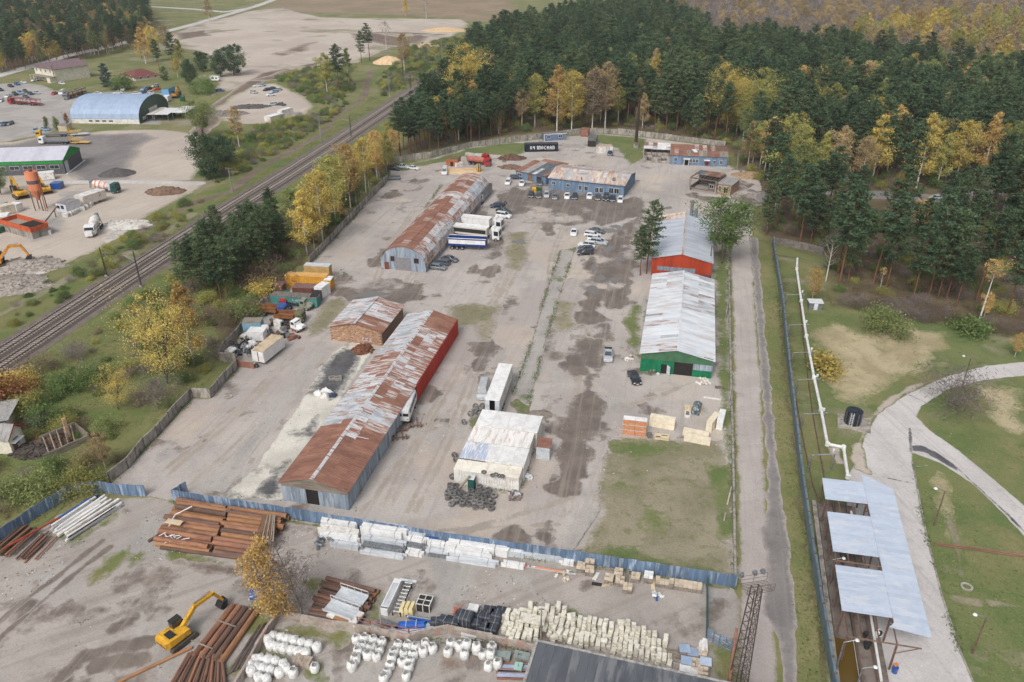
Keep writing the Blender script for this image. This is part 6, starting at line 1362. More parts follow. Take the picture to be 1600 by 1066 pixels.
for sy in(-1,1):MB().box(-.02,0,.98,.03,.75 if sy<0 else-.75,3.72).obj('door',STEELW,t,(-.02,sy*1.22,0),0)
wheels(t,(2.2,3.5,4.8),2.5);chassis(t,1,12,.7);MB().box(9.6,-.9,0,9.8,-.7,.95).box(9.6,.7,0,9.8,.9,.95).obj('landing_leg',STEEL,t)
loc,a=place(636,648,(-.35,1));t=thing('bus_body','old white bus body on axles standing beside the long shed','bus',loc,a)
q=MB();q.loft([[(x,-1.15*k,1.0),(x,1.15*k,1.0),(x,1.2*k,2.0),(x,1.05*k,2.9),(x,.6*k,3.15),(x,-.6*k,3.15),(x,-1.05*k,2.9),(x,-1.2*k,2.0)]for x,k in((-3.6,.93),(-3.4,1),(3.2,1),(3.5,.95))]);q.obj('body',WHITE,t)
for sy in(-1,1):MB().box(3.49,sy*.58-.48,1.95,3.54,sy*.58+.48,2.5).obj('rear_window',DARK,t)
for sy in(-1,1):
 for k in range(4):MB().box(-3+k*1.5,sy*1.165-.03,2.05,-1.8+k*1.5,sy*1.165+.03,2.6).obj('side_window',GLASS,t)
for sy in(-1,1):MB().box(3.44,sy*.9-.12,1.2,3.5,sy*.9+.12,1.4).obj('tail_light',LAMPR,t)
wheels(t,(-2.2,2.2),2.3,.45);chassis(t,-3,3.2,.6)
for px_,py_,sz in((648,664,1.1),(628,672,.8),(624,682,1.3),(608,686,.6)):
 g=G(px_,py_);q=MB();q.cyl((-.7*sz,-.9*sz,.45),(-.7*sz,.9*sz,.45),.1).cyl((-.7*sz,-1*sz,.45),(-.7*sz,-.75*sz,.45),.45*min(1,sz)).cyl((-.7*sz,.75*sz,.45),(-.7*sz,1*sz,.45),.45*min(1,sz)).box(-1.2*sz,-.4*sz,.3,1.4*sz,-.3*sz,.5).box(-1.2*sz,.3*sz,.3,1.4*sz,.4*sz,.5);o=q.obj('axle_wreck',BROWNST if sz>.7 else BLACK,None,(g[0],g[1],0),R.uniform(0,3));tag(o,{648:'axle with two big tyres nearest the old bus body',628:'bare axle in front of the old bus body',624:'rusty chassis piece farther in front of the old bus',608:'small black axle close to the long shed wall'}[px_],'axle')
def boxcar(name,label,fl,fr,L,h,wall,roof,cat='container',A=None,z=.25,ribs=True,doors=True,text=None):
 loc,A2,w,_=footprint(fl,fr,L=L,A=A);t=thing(name,label,cat,loc,A2)
 MB().box(0,0,z,w,L,h).obj('body',wall,t);MB().box(-.04,-.04,h+.003,w+.04,L+.04,h+.07).obj('roof',roof,t)
 if ribs:
  q=MB()
  for k in range(max(2,int(L/.45))):q.box(w-.004,.2+k*.45,z+.1,w+.035,.4+k*.45,h-.1)
  if w>5:
   for k in range(int(w/.45)):q.box(.15+k*.45,-.035,z+.1,.35+k*.45,.004,h-.1)
  q.obj('corrugation',wall,t)
 if doors and w<4:
  for k in range(2):MB().box(k*w/2+.06,-.05,z+.1,(k+1)*w/2-.06,-.004,h-.12).obj('door',wall,t)
 return t
t=boxcar('refrigerated_body','white lorry box with a rusty roof standing below the scrapped lorries',(396,569),(412,574),7.0,3.0,WHITE,mk('stained_cream',s(206,188,162),s(180,158,130),.6),'lorry box',A0-.1,.7);MB().box(1.3,-.08,.9,1.5,-.05,2.9).obj('rust_seam',RUST,t);wheels(t,(1.4,),2.3,.45)
boxcar('light_blue_body','light blue lorry box with a grey roof among the scrapped lorries',(381,523),(410,520),2.6,2.6,mk('pale_teal',s(138,178,196),s(120,160,178),.8),WOODG,'lorry box',rad(3),.6)
boxcar('van_body','white van body with an open front between scrapped lorries',(388,536),(413,537),2.4,2.4,WHITE,WHITE,'van body',rad(-3),.5,False)
t=boxcar('teal_container','long teal shipping container closing the scrap yard corner',(424,477),(496,482),2.4,2.3,mk('teal_paint',s(82,138,134),s(70,120,118),.8,.6),CONCD,'container',None,.1)
q=MB()
for k,(x,z,w,h)in enumerate(((5.2,1.4,.08,.55),(5.2,1.4,.4,.08),(5.8,1.4,.08,.4),(6.1,1.4,.08,.4),(5.8,1.4,.35,.08),(6.35,1.4,.08,.4),(6.35,1.75,.3,.08),(6.8,1.4,.08,.4),(6.8,1.6,.35,.08),(5.3,.7,.5,.3),(5.9,.6,.12,.35))):q.box(x,-.06,z,x+w,-.038,z+h)
q.obj('lettering',WHITE,t)
boxcar('rusty_container','brown rusty container at the left of the scrap yard corner',(425,461),(443,461),2.6,2.3,BROWNST,mk('mauve_rust',s(132,100,96),s(110,84,80),.9),'container',rad(-3),.1)
boxcar('rusty_container','wider brown container with streaks behind the teal one',(458,465),(490,467),2.6,2.4,mk('red_brown',s(116,72,60),s(92,60,52),.7),MATS['mauve_rust'],'container',rad(-5),.1)
boxcar('yellow_container','long bright yellow container at the back of the scrap yard corner',(447,449),(512,450),2.4,2.9,mk('yellow_rust',s(216,166,56),s(196,134,52),.7,.7),mk('pale_orange',s(222,176,110),s(206,160,96),.6),'container',rad(-6),.1)
boxcar('tan_container','tan container raised behind the yellow one with a white slatted top',(477,436),(514,440),2.,3.4,mk('tan_paint',s(192,160,104),s(174,144,92),.8),STEELW,'container',rad(-8),.2)
boxcar('white_container','white container end beside the dark gate of the scrap yard',(504,468),(517,459),2.,2.7,WHITE,WHITE,'container',None,.1,False);boxcar('orange_cabin','yellow orange rounded cabin at the right end of the scrap yard',(518,455),(523,448),1.6,2.6,MATS['yellow_rust'],WHITE,'cabin',None,.1,False)
boxcar('dark_gate_box','dark slatted gate box between teal and white containers',(497,480),(504,469),1.6,2.4,BROWNST,BLACK,'container',None,.1)
t=boxcar('black_container','black shipping container with white lettering beside the grass bank',(820,238),(872,237),2.5,2.9,mk('black_blue',s(30,38,50),s(38,46,58),.8,.5),mk('dusty_black',s(74,78,84),s(56,60,66),.8),'container',None,.1,True,False)
WORD='ocean';G5={'R':['110','101','110','101','101'],'4':['101','101','111','001','001'],'m':['11011','10101','10101','10101','10101'],'o':['010','101','101','101','010'],'c':['011','100','100','100','011'],'e':['010','101','111','100','011'],'a':['010','101','111','101','101'],'n':['110','101','101','101','101']}
q=MB();x=2.0
for ch,adv in(('R',2.1),('4',3.4),('m',2.2),('o',1.35),('c',1.35),('e',1.35),('a',1.35),('n',1.35)):
 sz=.26 if ch not in 'R4' else.24
 for r_,row in enumerate(G5[ch]):
  for c_,v in enumerate(row):
   if v=='1':q.box(x+c_*sz,-.062,1.95-r_*sz,x+c_*sz+sz+.002,-.04,1.95-r_*sz+sz)
 x+={'R':1.,'4':1.5,'m':1.55}.get(ch,1.05)
q.obj('lettering',WHITE,t)
t=boxcar('blue_cabin','blue grey portable cabin with a white frame behind the black container',(850,221),(884,219),2.6,2.9,mk('slate_blue',s(104,122,148),s(92,110,136),.9),CONCD,'cabin',None,.05,False);MB().box(-.05,-.07,2.5,9,-.02,2.75).box(-.05,-.07,.1,.2,-.02,2.5).obj('trim',WHITE,t);window(t,(1.8,-.05,1.1),1.4,1.0,0,WHITE);window(t,(6.6,-.05,1.1),1.6,1.1,0,WHITE)
t=boxcar('white_cabin','small white cabin with a framed door behind the blue workshop',(934,240),(957,239),2.6,2.6,WHITED,mk('rusty_cream',s(186,168,150),s(164,140,120),.8),'cabin',None,.05,False);MB().box(3.1,-.07,.2,3.2,-.03,2.3).box(4.2,-.07,.2,4.3,-.03,2.3).box(3.1,-.07,2.2,4.3,-.03,2.3).obj('door_frame',CONCD,t)
t=boxcar('small_cabin','reddish topped dark lorry body behind the white cabin',(918,229),(931,229),7.,3.,CONCD,mk('slate_top',s(110,112,116),s(92,96,100),.8),'lorry box',A0+.05,.7);MB().box(.1,-.8,.4,2.9,-.06,2.2).obj('cab',BLACK,t)
boxcar('rusty_hut','rusty hut by the wall left of the dark lorry body',(907,214),(918,213),4.,2.8,RUST,RUST,'hut',A0,.05,False)
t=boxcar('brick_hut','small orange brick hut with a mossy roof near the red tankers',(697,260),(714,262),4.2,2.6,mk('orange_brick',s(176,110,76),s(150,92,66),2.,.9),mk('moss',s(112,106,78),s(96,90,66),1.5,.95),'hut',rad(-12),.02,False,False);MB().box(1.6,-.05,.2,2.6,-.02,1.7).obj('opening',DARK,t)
boxcar('white_crate','white box beside the small orange brick hut',(714,262),(724,260),1.8,1.3,WHITED,WHITE,'box',None,.02,False,False)
t=boxcar('old_van_body','long old van body with a dark brown roof right of the arched hangar',(743,318),(755,319),11.5,3.0,mk('dull_silver',s(160,164,168),s(140,144,150),.8),mk('brown_roof',s(96,86,76),s(82,74,66),.8),'van body',A0,.6,False,False);MB().box(.3,-.08,1.6,2.1,-.02,2.5).obj('windscreen',GLASS,t);wheels(t,(2,9),2.4,.45)
for px_,py_,lab,body in((745,252,'red cab lorry with a long grey tank by the upper wall',mk('grey_tank',s(170,166,160),s(150,146,140),.9)),(748,258,'red cab lorry with a reddish tank in front of the other red cab',mk('faded_red',s(176,108,96),s(160,92,82),.9))):
 loc,a=place(px_,py_,(1,.12));t=thing('tank_lorry',lab,'lorry',loc,a);cab(t,3.6,RED,2.3,2.9,1.8);chassis(t,-4,4);wheels(t,(3.4,-1.6,-2.9),2.3,.48)
 MB().cyl((-4.2,0,1.9),(2.3,0,1.9),.95,.95,12).obj('tank',body,t);MB().cyl((-1,0,2.8),(-1,0,3.1),.35).obj('hatch',STEEL,t)
g=G(748,268);t=thing('forklift','small yellow forklift in front of the red cab tankers','forklift',(g[0],g[1],0),-1.2);MB().box(-1.2,-.6,.4,.9,.6,1.2).obj('body',YELLOW,t);MB().box(.95,-.45,.1,1.08,-.3,2.9).box(.95,.3,.1,1.08,.45,2.9).obj('mast',BLACK,t);q=MB();[q.bar((x,y,1.2),(x,y,2.3),.08)for x in(-.9,.5)for y in(-.5,.5)];q.box(-1,-.6,2.3,.6,.6,2.38);q.obj('roof_guard',YELLOW,t);wheels(t,(-.8,.6),1.3,.33)
OLIVE=mk('olive_paint',s(116,116,86),s(98,98,74),.8,.8);BEDR=mk('rusty_bed',s(140,92,52),s(110,74,50),.9,.85)
def oldtruck(px,py,d,label,cabm,bedm,bonnet=False,bed=True):
 loc,a=place(px,py,d);t=thing('old_lorry',label,'lorry',loc,a);chassis(t,-3.4,3.2,.75);wheels(t,(2.2,-1.7),2.2,.5)
 if bonnet:
  MB().xprism([(.6,.8),(1.9,.8),(1.9,1.6),(1.7,2.35),(.7,2.4),(.6,1.6)],-1,1).obj('cab',cabm,t);MB().loft([[(1.9,-.75,.85),(1.9,.75,.85),(1.9,.65,1.6),(1.9,-.65,1.6)],[(3.2,-.6,.9),(3.2,.6,.9),(3.2,.5,1.45),(3.2,-.5,1.45)]]).obj('bonnet',cabm,t)
  MB().add([(1.86,-.85,1.65),(1.86,.85,1.65),(1.74,.8,2.25),(1.74,-.8,2.25)],[(0,1,2,3)]).obj('windscreen',GLASS,t)
  for sy in(-1,1):MB().box(1.6,sy*.9-.2,.75,3.0,sy*.9+.2,1.05).obj('mudguard',cabm,t);MB().box(.8,sy*1.005-.01,1.65,1.6,sy*1.005+.01,2.2).obj('side_window',GLASS,t)
 else:cab(t,2.2,cabm,2.3,2.5,1.6,.7)
 if bed:tub(t,-3.3,1.1 if not bonnet else.4,2.3,1.1,1.9,bedm,RUST,bedm)
 return t
oldtruck(428,492,(1,.06),'old lorry with a bright blue cab and rusty bed by the wall',BLUE,BEDR);oldtruck(455,502,(1,.06),'old lorry with an olive cab and brown bed',OLIVE,BEDR);oldtruck(456,514,(1,.25),'white bonneted old lorry chassis nearest the yard',WHITE,BEDR,True,False);oldtruck(468,482,(1,.1),'pale green old lorry cab below the teal container',mk('pale_olive',s(150,152,132),s(130,132,114),.9),OLIVE,True,False)
for px_,py_,m,lab in((363,559,WHITE,'white lorry cab lying open beside the concrete wall'),(416,523,WHITE,'white cab facing right in front of the light blue box'),(449,468,GREENP,'green heap cover cab by the yellow container'),(444,480,RED,'red cab behind the blue cabbed lorry')):
 g=G(px_,py_);t=thing('lorry_cab',lab,'lorry cab',(g[0],g[1],-.5),R.uniform(-.3,.3),None,.8);cab(t,0,m,2.3,3.,1.9)
DOORW=MB().box(-.5,-.03,0,.5,.03,.75).box(-.45,-.03,.75,-.38,.03,1.15).box(.2,-.03,.75,.27,.03,1.1).box(-.45,-.03,1.1,.27,.03,1.16)
for k in range(58):
 px_=R.uniform(366,406);py_=541+(px_-374)*.15+R.uniform(-8,18)
 if px_>392 and py_>555:py_-=12
 g=G(px_,py_);m=R.choice((WHITE,BLACK,WHITED,pcol('navy'),GLASS,STEEL));o=link('scrap_metal',cached(('door',m.name),lambda:DOORW.mesh('scrap_metal',m)),None,(g[0],g[1],R.uniform(.05,1.)),R.uniform(0,6.28));o.rotation_euler[0]=R.uniform(-1.4,1.4);o.rotation_euler[1]=R.uniform(-.5,.5);tag(o,'loose %s vehicle door in the scrap heap beside the white cab'%('white' if m in(WHITE,WHITED)else('dark' if m is not STEEL else 'grey')),'scrap metal','%s vehicle doors of the scrap heap'%('white' if m in(WHITE,WHITED)else('dark' if m is not STEEL else 'grey')))
for k in range(30):
 px_=R.uniform(415,466);py_=505+R.uniform(-3,25);g=G(px_,py_);m=R.choice((BROWNST,STEEL,BLACK,RUST));q=MB()
 if k%3:q.cyl((-.8,0,.4),(.8,0,.4),.09).cyl((-.8,0,.4),(-.6,0,.4),.4).cyl((.6,0,.4),(.8,0,.4),.4)
 else:q.box(-1.2,-.3,.1,1.2,.3,.5).box(-.4,-.5,.3,.5,.5,.9)
 o=q.obj('scrap_axle',m,None,(g[0],g[1],0),R.uniform(0,3));tag(o,'%s machine part lying among the scrapped lorries'%m.name.replace('_',' ').replace('rubber','').replace('steel','metal').strip(),'machine part','%s parts among the scrapped lorries'%m.name.replace('_',' '))
for x_,y_,an_,lab_ in((384,534,2.8,'white lorry cab on its side above the heap of vehicle doors'),(397,546,.6,'white cab shell in the middle of the scrap heap'),(437,512,1.2,'dusty white cab shell between the old lorries')):
 g=G(x_,y_);t=thing('lorry_cab',lab_,'lorry cab',(g[0],g[1],-.4),an_,None,.75);cab(t,0,WHITED,2.2,2.9,1.8)
panel_wall('rusty_screen','rusty sheet screen below the heap of vehicle doors',[(370,573),(398,577)],1.5,1.,RUST,RUST,.06,'sheet',True,'screen')
def excavator(px,py,d,label,colour,sc=1.,swing=0.,reach=(3.2,4.4,6.6,3.4),bucket=True):
 loc,a=place(px,py,d);t=thing('excavator',label,'excavator',loc,a,None,sc)
 for sy in(-1,1):
  q=MB();q.xprism([(-2.1,.45),(-1.8,.1),(1.8,.1),(2.1,.45),(1.8,.85),(-1.8,.85)],sy*1.35-.3,sy*1.35+.3);o=q.obj('track',mk('track_steel',s(88,80,72),s(70,64,58),3.),t)
 MB().box(-1,-1.1,.45,1,1.1,.95).cyl((0,0,.95),(0,0,1.15),.8).obj('undercarriage',BLACK,t)
 MB().loft([[(-2.5,-1.2,1.15),(-2.5,1.2,1.15),(-2.5,1.15,2.1),(-2.5,-1.15,2.1)],[(-1.9,-1.35,1.15),(-1.9,1.35,1.15),(-1.9,1.35,2.25),(-1.9,-1.35,2.25)],[1 and(1.2,-1.35,1.15),(1.2,1.35,1.15),(1.2,1.35,2.0),(1.2,-1.35,2.0)]]).obj('house',colour,t)
 MB().box(-1.6,-.9,2.26,-.6,.5,2.32).obj('engine_grille',BLACK,t)
 MB().xprism([(-.2,2.0),(1.5,1.2),(1.6,2.2),(1.25,3.1),(-.2,3.1)],.35,1.3).obj('cab',GLASS,t);MB().box(-.25,.3,3.1,1.3,1.34,3.18).obj('cab_roof',BLACK,t)
 x1,z1,x2,z2=reach
 def beam(p,q,w,n,m):
  an=math.atan2(q[1]-p[1],q[0]-p[0]);dx,dz=-math.sin(an)*w/2,math.cos(an)*w/2
  MB().xprism([(p[0]-dx,p[1]-dz),(q[0]-dx*.7,q[1]-dz*.7),(q[0]+dx*.7,q[1]+dz*.7),(p[0]+dx,p[1]+dz)],-.28,.22).obj(n,m,t)
 beam((.8,1.7),(x1,z1),.75,'boom',colour);beam((x1-.2,z1+.05),(x2*.86,z1*.98),.6,'boom',colour);beam((x2*.82,z1+.2),(x2,z2*.55),.5,'arm',colour)
 MB().bar((1.2,-.45,1.8),(x1*.8,-.45,z1*.75),.16).bar((1.2,.4,1.8),(x1*.8,.4,z1*.75),.16).bar((x1,-.02,z1+.5),(x2*.8,-.02,z1+.6),.15).obj('ram',STEEL,t)
 MB().xprism([(x2-.5,z2*.5),(x2+.5,z2*.55),(x2+.2,z2*.1),(x2-.5,.1),(x2-.95,z2*.25)],-.6,.6).obj('bucket',BLACK,t)
 MB().box(-2.56,-1.0,1.4,-2.5,1.0,1.5).obj('stripe',BLACK,t)
 return t
excavator(280,1001,(.72,-.55),'yellow crawler excavator with a raised arm over the lowest pipes',mk('machine_yellow',s(224,172,56),s(204,152,46),.8,.5,c3=s(170,132,60),sc3=1.2),.86,0,(3.2,3.7,7.4,2.6))
excavator(33,309,(-1,-.75),'yellow excavator of the concrete plant with its arm towards the trees',MATS['machine_yellow'],1.15);excavator(72,302,(-.75,-.6),'yellow excavator half hidden behind the orange silo',MATS['machine_yellow'],1.,0,(2.5,4,4.4,2.5));excavator(-3,417,(1,-.12),'orange yellow excavator digging in broken concrete at the picture edge',mk('machine_orange',s(222,150,50),s(196,128,44),.8,.5),1.1);excavator(275,153,(.8,-.5),'rusty yellow excavator beside the market sheds',mk('old_yellow',s(186,140,66),s(160,116,60),.8,.7),1.)
def mixer(px,py,d,label,cabm,drum,stripe=None,bonnet=False):
 loc,a=place(px,py,d);t=thing('concrete_mixer',label,'concrete mixer',loc,a,None,1.08);chassis(t,-4,3.6);wheels(t,(2.9,-1.7,-3.),2.4,.5)
 cab(t,3.2,cabm,2.4,2.9,1.7)
 if bonnet:MB().box(4.0,-.85,.6,5.2,.85,1.75).obj('bonnet',cabm,t)
 M_=Matrix.Translation((-1.0,0,2.35))@Euler((0,rad(78),math.pi)).to_matrix().to_4x4();prof=[(.5,-2.6),(.95,-1.9),(1.2,-.6),(1.2,.5),(.8,1.9),(.45,2.6)]
 MB().lathe(prof,16,0,M_).obj('drum',drum,t)
 if stripe:
  for z in(-1.4,0.,1.3):rr=1.22 if abs(z)<.9 else 1.06;MB().lathe([(rr-.02,z-.18),(rr+.015,z-.15),(rr+.015,z+.15),(rr-.02,z+.18)],16,0,M_).obj('drum_band',stripe,t)
 q=MB();q.bar((-3.6,-.9,.9),(-3.4,-.5,3.3),.14).bar((-3.6,.9,.9),(-3.4,.5,3.3),.14).box(-4.3,-.35,2.9,-3.3,.35,3.6).bar((-4.2,0,2.9),(-4.7,.2,1.3),.3);q.obj('chute',STEEL,t);MB().box(1.4,-1.,1.0,2.1,1.,2.2).obj('water_tank',STEELW,t)
mixer(166,301,(1,.03),'concrete mixer lorry with red and white drum and dark green cab',mk('dark_green_cab',s(34,82,72)),WHITED,mk('faded_orange',s(216,120,92)))
mixer(149,362,(-.62,.75),'white bonneted concrete mixer driving on the plant yard',WHITE,WHITED,None,True)
def carrier(px,py,d,label,m,m2):
 loc,a=place(px,py,d);t=thing('car_carrier',label,'car carrier',loc,a);cab(t,7.6,m,2.4,2.8,1.9);chassis(t,-8,7.5,.7);wheels(t,(7.4,3,1.8,-4,-5.2),2.4,.45)
 for x0,x1,z0,z1 in((-1,6.2,1.1,1.2),(-9,-2,.9,1.2),(-1,7,2.9,3.1),(-8.5,-2,2.6,3.)):
  for sy in(-1,1):MB().bar((x0,sy*1.05,z0),(x1,sy*1.05,z1),.22).obj('deck_rail',m2,t)
  MB().box(x0,-.9,(z0+z1)/2-.03,x1,.9,(z0+z1)/2+.03).obj('deck',STEEL if z0>2 else m2,t)
 for x in(-8,-5,-2.2,-.6,3,6):
  for sy in(-1,1):MB().bar((x,sy*1.1,.9),(x+.5,sy*1.1,3.),.16).obj('post',m2,t)
carrier(40,164,(-1,-.06),'red car carrier lorry with empty decks on the left car lot',RED,mk('carrier_red',s(150,50,54),s(120,44,48),1.));carrier(118,151,(-1,.35),'dark red car carrier trailer behind the lone red car',STEEL,mk('dark_red',s(122,62,62),s(100,54,54),1.))
for px_,py_,d,lab,m,m2 in((88,214,(-1,.05),'yellow tow lorry with a grey flat bed',YELLOW,STEELW),(92,225,(-1,.0),'white cabbed tow lorry with yellow loading frame behind the green edged hall',WHITE,YELLOW)):
 loc,a=place(px_,py_,d);t=thing('tow_lorry',lab,'lorry',loc,a);cab(t,6,m,2.4,2.9,1.9);chassis(t,-8,6.5);wheels(t,(5.8,-2,-3.2,-7),2.4,.45);MB().box(-4.5,-1.2,1.1,4.6,1.2,1.3).obj('deck',STEEL,t);MB().box(-12,-1.2,.7,-5.4,1.2,.9).obj('ramp',m2,t)
 for sy in(-1,1):MB().bar((-5.2,sy*1.1,.8),(-5.0,sy*1.1,3.2),.25).bar((-5,sy*1.1,2.),(-9.5,sy*1.1,2.),.18).obj('loading_frame',YELLOW,t)
g=G(337,127);t=thing('caravan','white caravan on the grass beside the dirt track','caravan',(g[0],g[1],0),-.15);MB().xprism([(-2.6,.5),(2.3,.5),(2.7,1.2),(2.3,2.6),(-2.2,2.7),(-2.7,1.8)],-1.1,1.1).obj('body',WHITE,t);MB().box(-1.6,-1.13,1.4,-.2,-1.1,2.1).obj('window',GLASS,t);MB().box(.6,-1.13,1.4,1.7,-1.1,2.1).obj('window',GLASS,t);wheels(t,(0,),2.1,.35)
for fl,fr,L,lab in(((414,192),(421,194),8,'white container at the lower left of two beside the wreck lot'),((434,182),(441,183),7,'grey fronted container at the upper right of two beside the wreck lot')):boxcar('white_container',lab,fl,fr,L,2.7,WHITED,WHITE,'container',rad(-28),.1,False,False)
for p,c,lab in(((836,300),YELLOW,'yellow waste bin behind the parked black cars'),((842,300),GREENP,'green waste bin beside the yellow one'),((1076,437),GREENP,'green skip at the front of the orange shed')):
 g=G(*p);o=MB().loft([[(-.75,-.55,.1),(.75,-.55,.1),(.75,.55,.1),(-.75,.55,.1)],[(-.9,-.65,1.3),(.9,-.65,1.3),(.9,.65,1.3),(-.9,.65,1.3)],[(-.9,-.3,1.5),(.9,-.3,1.5),(.9,.3,1.5),(-.9,.3,1.5)]]).obj('waste_bin',c,None,(g[0],g[1],0));tag(o,lab,'waste bin')
def hall(label,fl,fr,br,top):
 loc,A,Lh,Wh=footprint(fl,fr,br);t=thing('arched_hall',label,'hall',loc,A);m=mk('pale_blue_arch',s(160,178,204),s(150,168,194),.3,.5,rand=.03);SPz=2.;Hh=ZT((loc[0],loc[1]+Wh*.45),top)
 arc=[(Wh/2-Wh/2*math.cos(math.pi*k/12),SPz+(Hh-SPz)*math.sin(math.pi*k/12))for k in range(13)]
 MB().box(.1,.1,0,Lh-.1,.3,SPz).box(.1,Wh-.3,0,Lh-.1,Wh-.1,SPz).obj('base_wall',WHITED,t)
 for k in range(4):MB().box(Lh*.26+k*2.9,.02,.8,Lh*.26+1.6+k*2.9,.14,1.4).obj('window',GLASS,t)
 n=22
 for j in range(n):
  x0=Lh*j/n+.02;x1=Lh*(j+1)/n-.02;q=MB();rings=[[(x0,y,z),(x1,y,z),(x1,y+.0,z+.1),(x0,y+.0,z+.1)]for y,z in arc];q.loft(rings);link('roof_rib',q.mesh('roof_rib',m),t)
 e=[(y,z)for y,z in arc];q=MB();q.add([(Lh-.15,y,z)for y,z in[(0,0)]+e+[(Wh,0)]]+[(.15,y,z)for y,z in[(0,0)]+e+[(Wh,0)]],[tuple(range(15)),tuple(range(29,14,-1))]);q.obj('end_wall',mk('dull_green_end',s(78,96,84),s(68,86,76),.8),t)
 MB().box(Lh-.13,Wh*.35,2.6,Lh-.05,Wh*.62,4.4).obj('window',WHITED,t);MB().box(Lh-.13,Wh*.12,.9,Lh-.05,Wh*.22,2.2).obj('window',WHITED,t)
hall('pale blue arched hall with white base wall and dark green end among car lots',(112,193),(219,194),(238,171),149)
loc,A,Wd,Ln=footprint((103,272),(129,252),L=60);t=thing('green_edged_hall','long grey hall with a bright green roof edge at the left picture side','hall',loc,A)
Eh=ZT((loc[0],loc[1]),250);GRH=mk('graphite_wall',s(96,96,102),s(86,86,92),.8);PUR=mk('pale_lilac_roof',s(196,196,206),s(186,186,198),.6,.5);GRB=mk('bright_green_trim',s(44,150,66),s(38,136,58),.8)
gwall(Wd,Ln,Eh,Eh+2.6,None,inset=0.).obj('wall',GRH,t)
MB().add([(-.1,-.1,Eh-.6),(Wd+.1,-.1,Eh-.6),(Wd+.1,-.1,Eh),(Wd/2,-.1,Eh+2.6),(-.1,-.1,Eh),(-.1,-.02,Eh-.6),(Wd+.1,-.02,Eh-.6),(Wd+.1,-.02,Eh),(Wd/2,-.02,Eh+2.6),(-.1,-.02,Eh)],[(0,1,2,3,4),(9,8,7,6,5),(0,5,6,1),(1,6,7,2),(2,7,8,3),(3,8,9,4),(4,9,5,0)]).obj('gable_trim',GRB,t);MB().box(-.12,0,Eh-1.1,-.02,Ln,Eh).obj('eave_trim',GRB,t)
sheets(t,-.3,Eh-.02,Wd/2,Eh+2.7,-.3,Ln,1,30,lambda u,v:PUR);sheets(t,Wd+.3,Eh-.02,Wd/2,Eh+2.7,-.3,Ln,1,30,lambda u,v:PUR)
MB().box(.8,-.16,.1,3.6,-.11,Eh-.9).obj('door',STEELW,t)
for k in range(9):window(t,(-.06,3+k*4.2,1.9),3.,1.3,math.pi/2,WHITED,GLASS)
MB().box(-.5,-.8,0,Wd+1,-.3,.2).obj('plinth',WHITE,t)
def house(label,fl,fr,br,eave,roofm,hip,rise):
 loc,A,Wd,Ln=footprint(fl,fr,br);t=thing('white_house',label,'house',loc,A);Eh=ZT((loc[0],loc[1]),eave);MB().box(0,0,0,Wd,Ln,Eh).obj('wall',PLAST,t);o=.7
 if hip:rr=[(-o,-o,Eh),(Wd+o,-o,Eh),(Wd+o,Ln+o,Eh),(-o,Ln+o,Eh),(Wd*.5,Ln*.35,Eh+rise),(Wd*.5,Ln*.65,Eh+rise)];fs=[(0,1,4),(1,2,5,4),(2,3,5),(3,0,4,5),(3,2,1,0)]
 else:rr=[(-o,-o,Eh),(Wd+o,-o,Eh),(Wd+o,Ln+o,Eh),(-o,Ln+o,Eh),(Wd/2,-o,Eh+rise),(Wd/2,Ln+o,Eh+rise)];fs=[(0,1,4),(1,2,5,4),(2,3,5),(3,0,4,5),(3,2,1,0)]
 rf=MB().add(rr,fs).obj('roof',roofm,t);return t,Wd,Ln,Eh,rf
t,Wd,Ln,Eh,rf=house('two storey cream house with a mauve roof beside the wood',(58,124),(89,129),(117,117),104,ROOFM,False,2.6)
for k in range(4):window(t,(2+k*Wd*.23,-.06,Eh-2.),1.1,1.5)
for k in range(3):window(t,(2+k*Wd*.26,-.06,1.),1.1,1.4)
MB().box(-.5,-3.4,2.7,Wd+.8,-.05,3.0).obj('porch_roof',WOODG,t);MB().box(Wd-3,-3.3,0,Wd,-.06,2.7).obj('porch_room',PLAST,t);[MB().box(x,-3.3,0,x+.3,-3.,2.7).obj('porch_post',PLAST,t)for x in(0,3.2)];MB().cyl((Wd-.6,-.3,0),(Wd-.6,-.3,Eh+2),.15).obj('flue',BLACK,t)
t,Wd,Ln,Eh,rf=house('single storey white house with a maroon hipped roof on the lawn',(190,120),(212,127),(239,119),115,ROOFR,True,2.8)
for k in range(3):window(t,(1.6+k*Wd*.3,-.06,.9),1.,1.3)
for k in range(3):window(t,(Wd+.06,3+k*Ln*.3,.9),1.2,1.3,math.pi/2)
for fl,fr,br,lab,m in(((239,179),(262,179),(264,169),'white flat canopy of the market shed nearest the arched hall',WHITE),((268,176),(290,176),(295,166),'white flat canopy of the farther market shed',WHITE),((228,179),(238,179),(242,168),'beige canopy roof against the green end of the arched hall',PLAST)):
 z=3.;a0=Vector(G(*fl,z));b0=Vector(G(*fr,z));c0=Vector(G(*br,z));w=(b0-a0).length;d=(c0-b0).length;an=math.atan2((b0-a0).y,(b0-a0).x);t=thing('market_shed',lab,'shed',(a0.x,a0.y,0),an)
 n=3;[MB().box(k*w/n+.02,0,z-.1,(k+1)*w/n-.02,d,z).obj('roof_panel',m,t)for k in range(n)];MB().box(.3,d*.6,0,w-.3,d*.62,z-.12).obj('back_wall',mk('dark_teal_wall',s(40,74,74)),t)
 for x in(.1,w-.3):
  for y in(.1,d-.3):MB().box(x,y,0,x+.2,y+.2,z-.1).obj('post',STEEL,t)
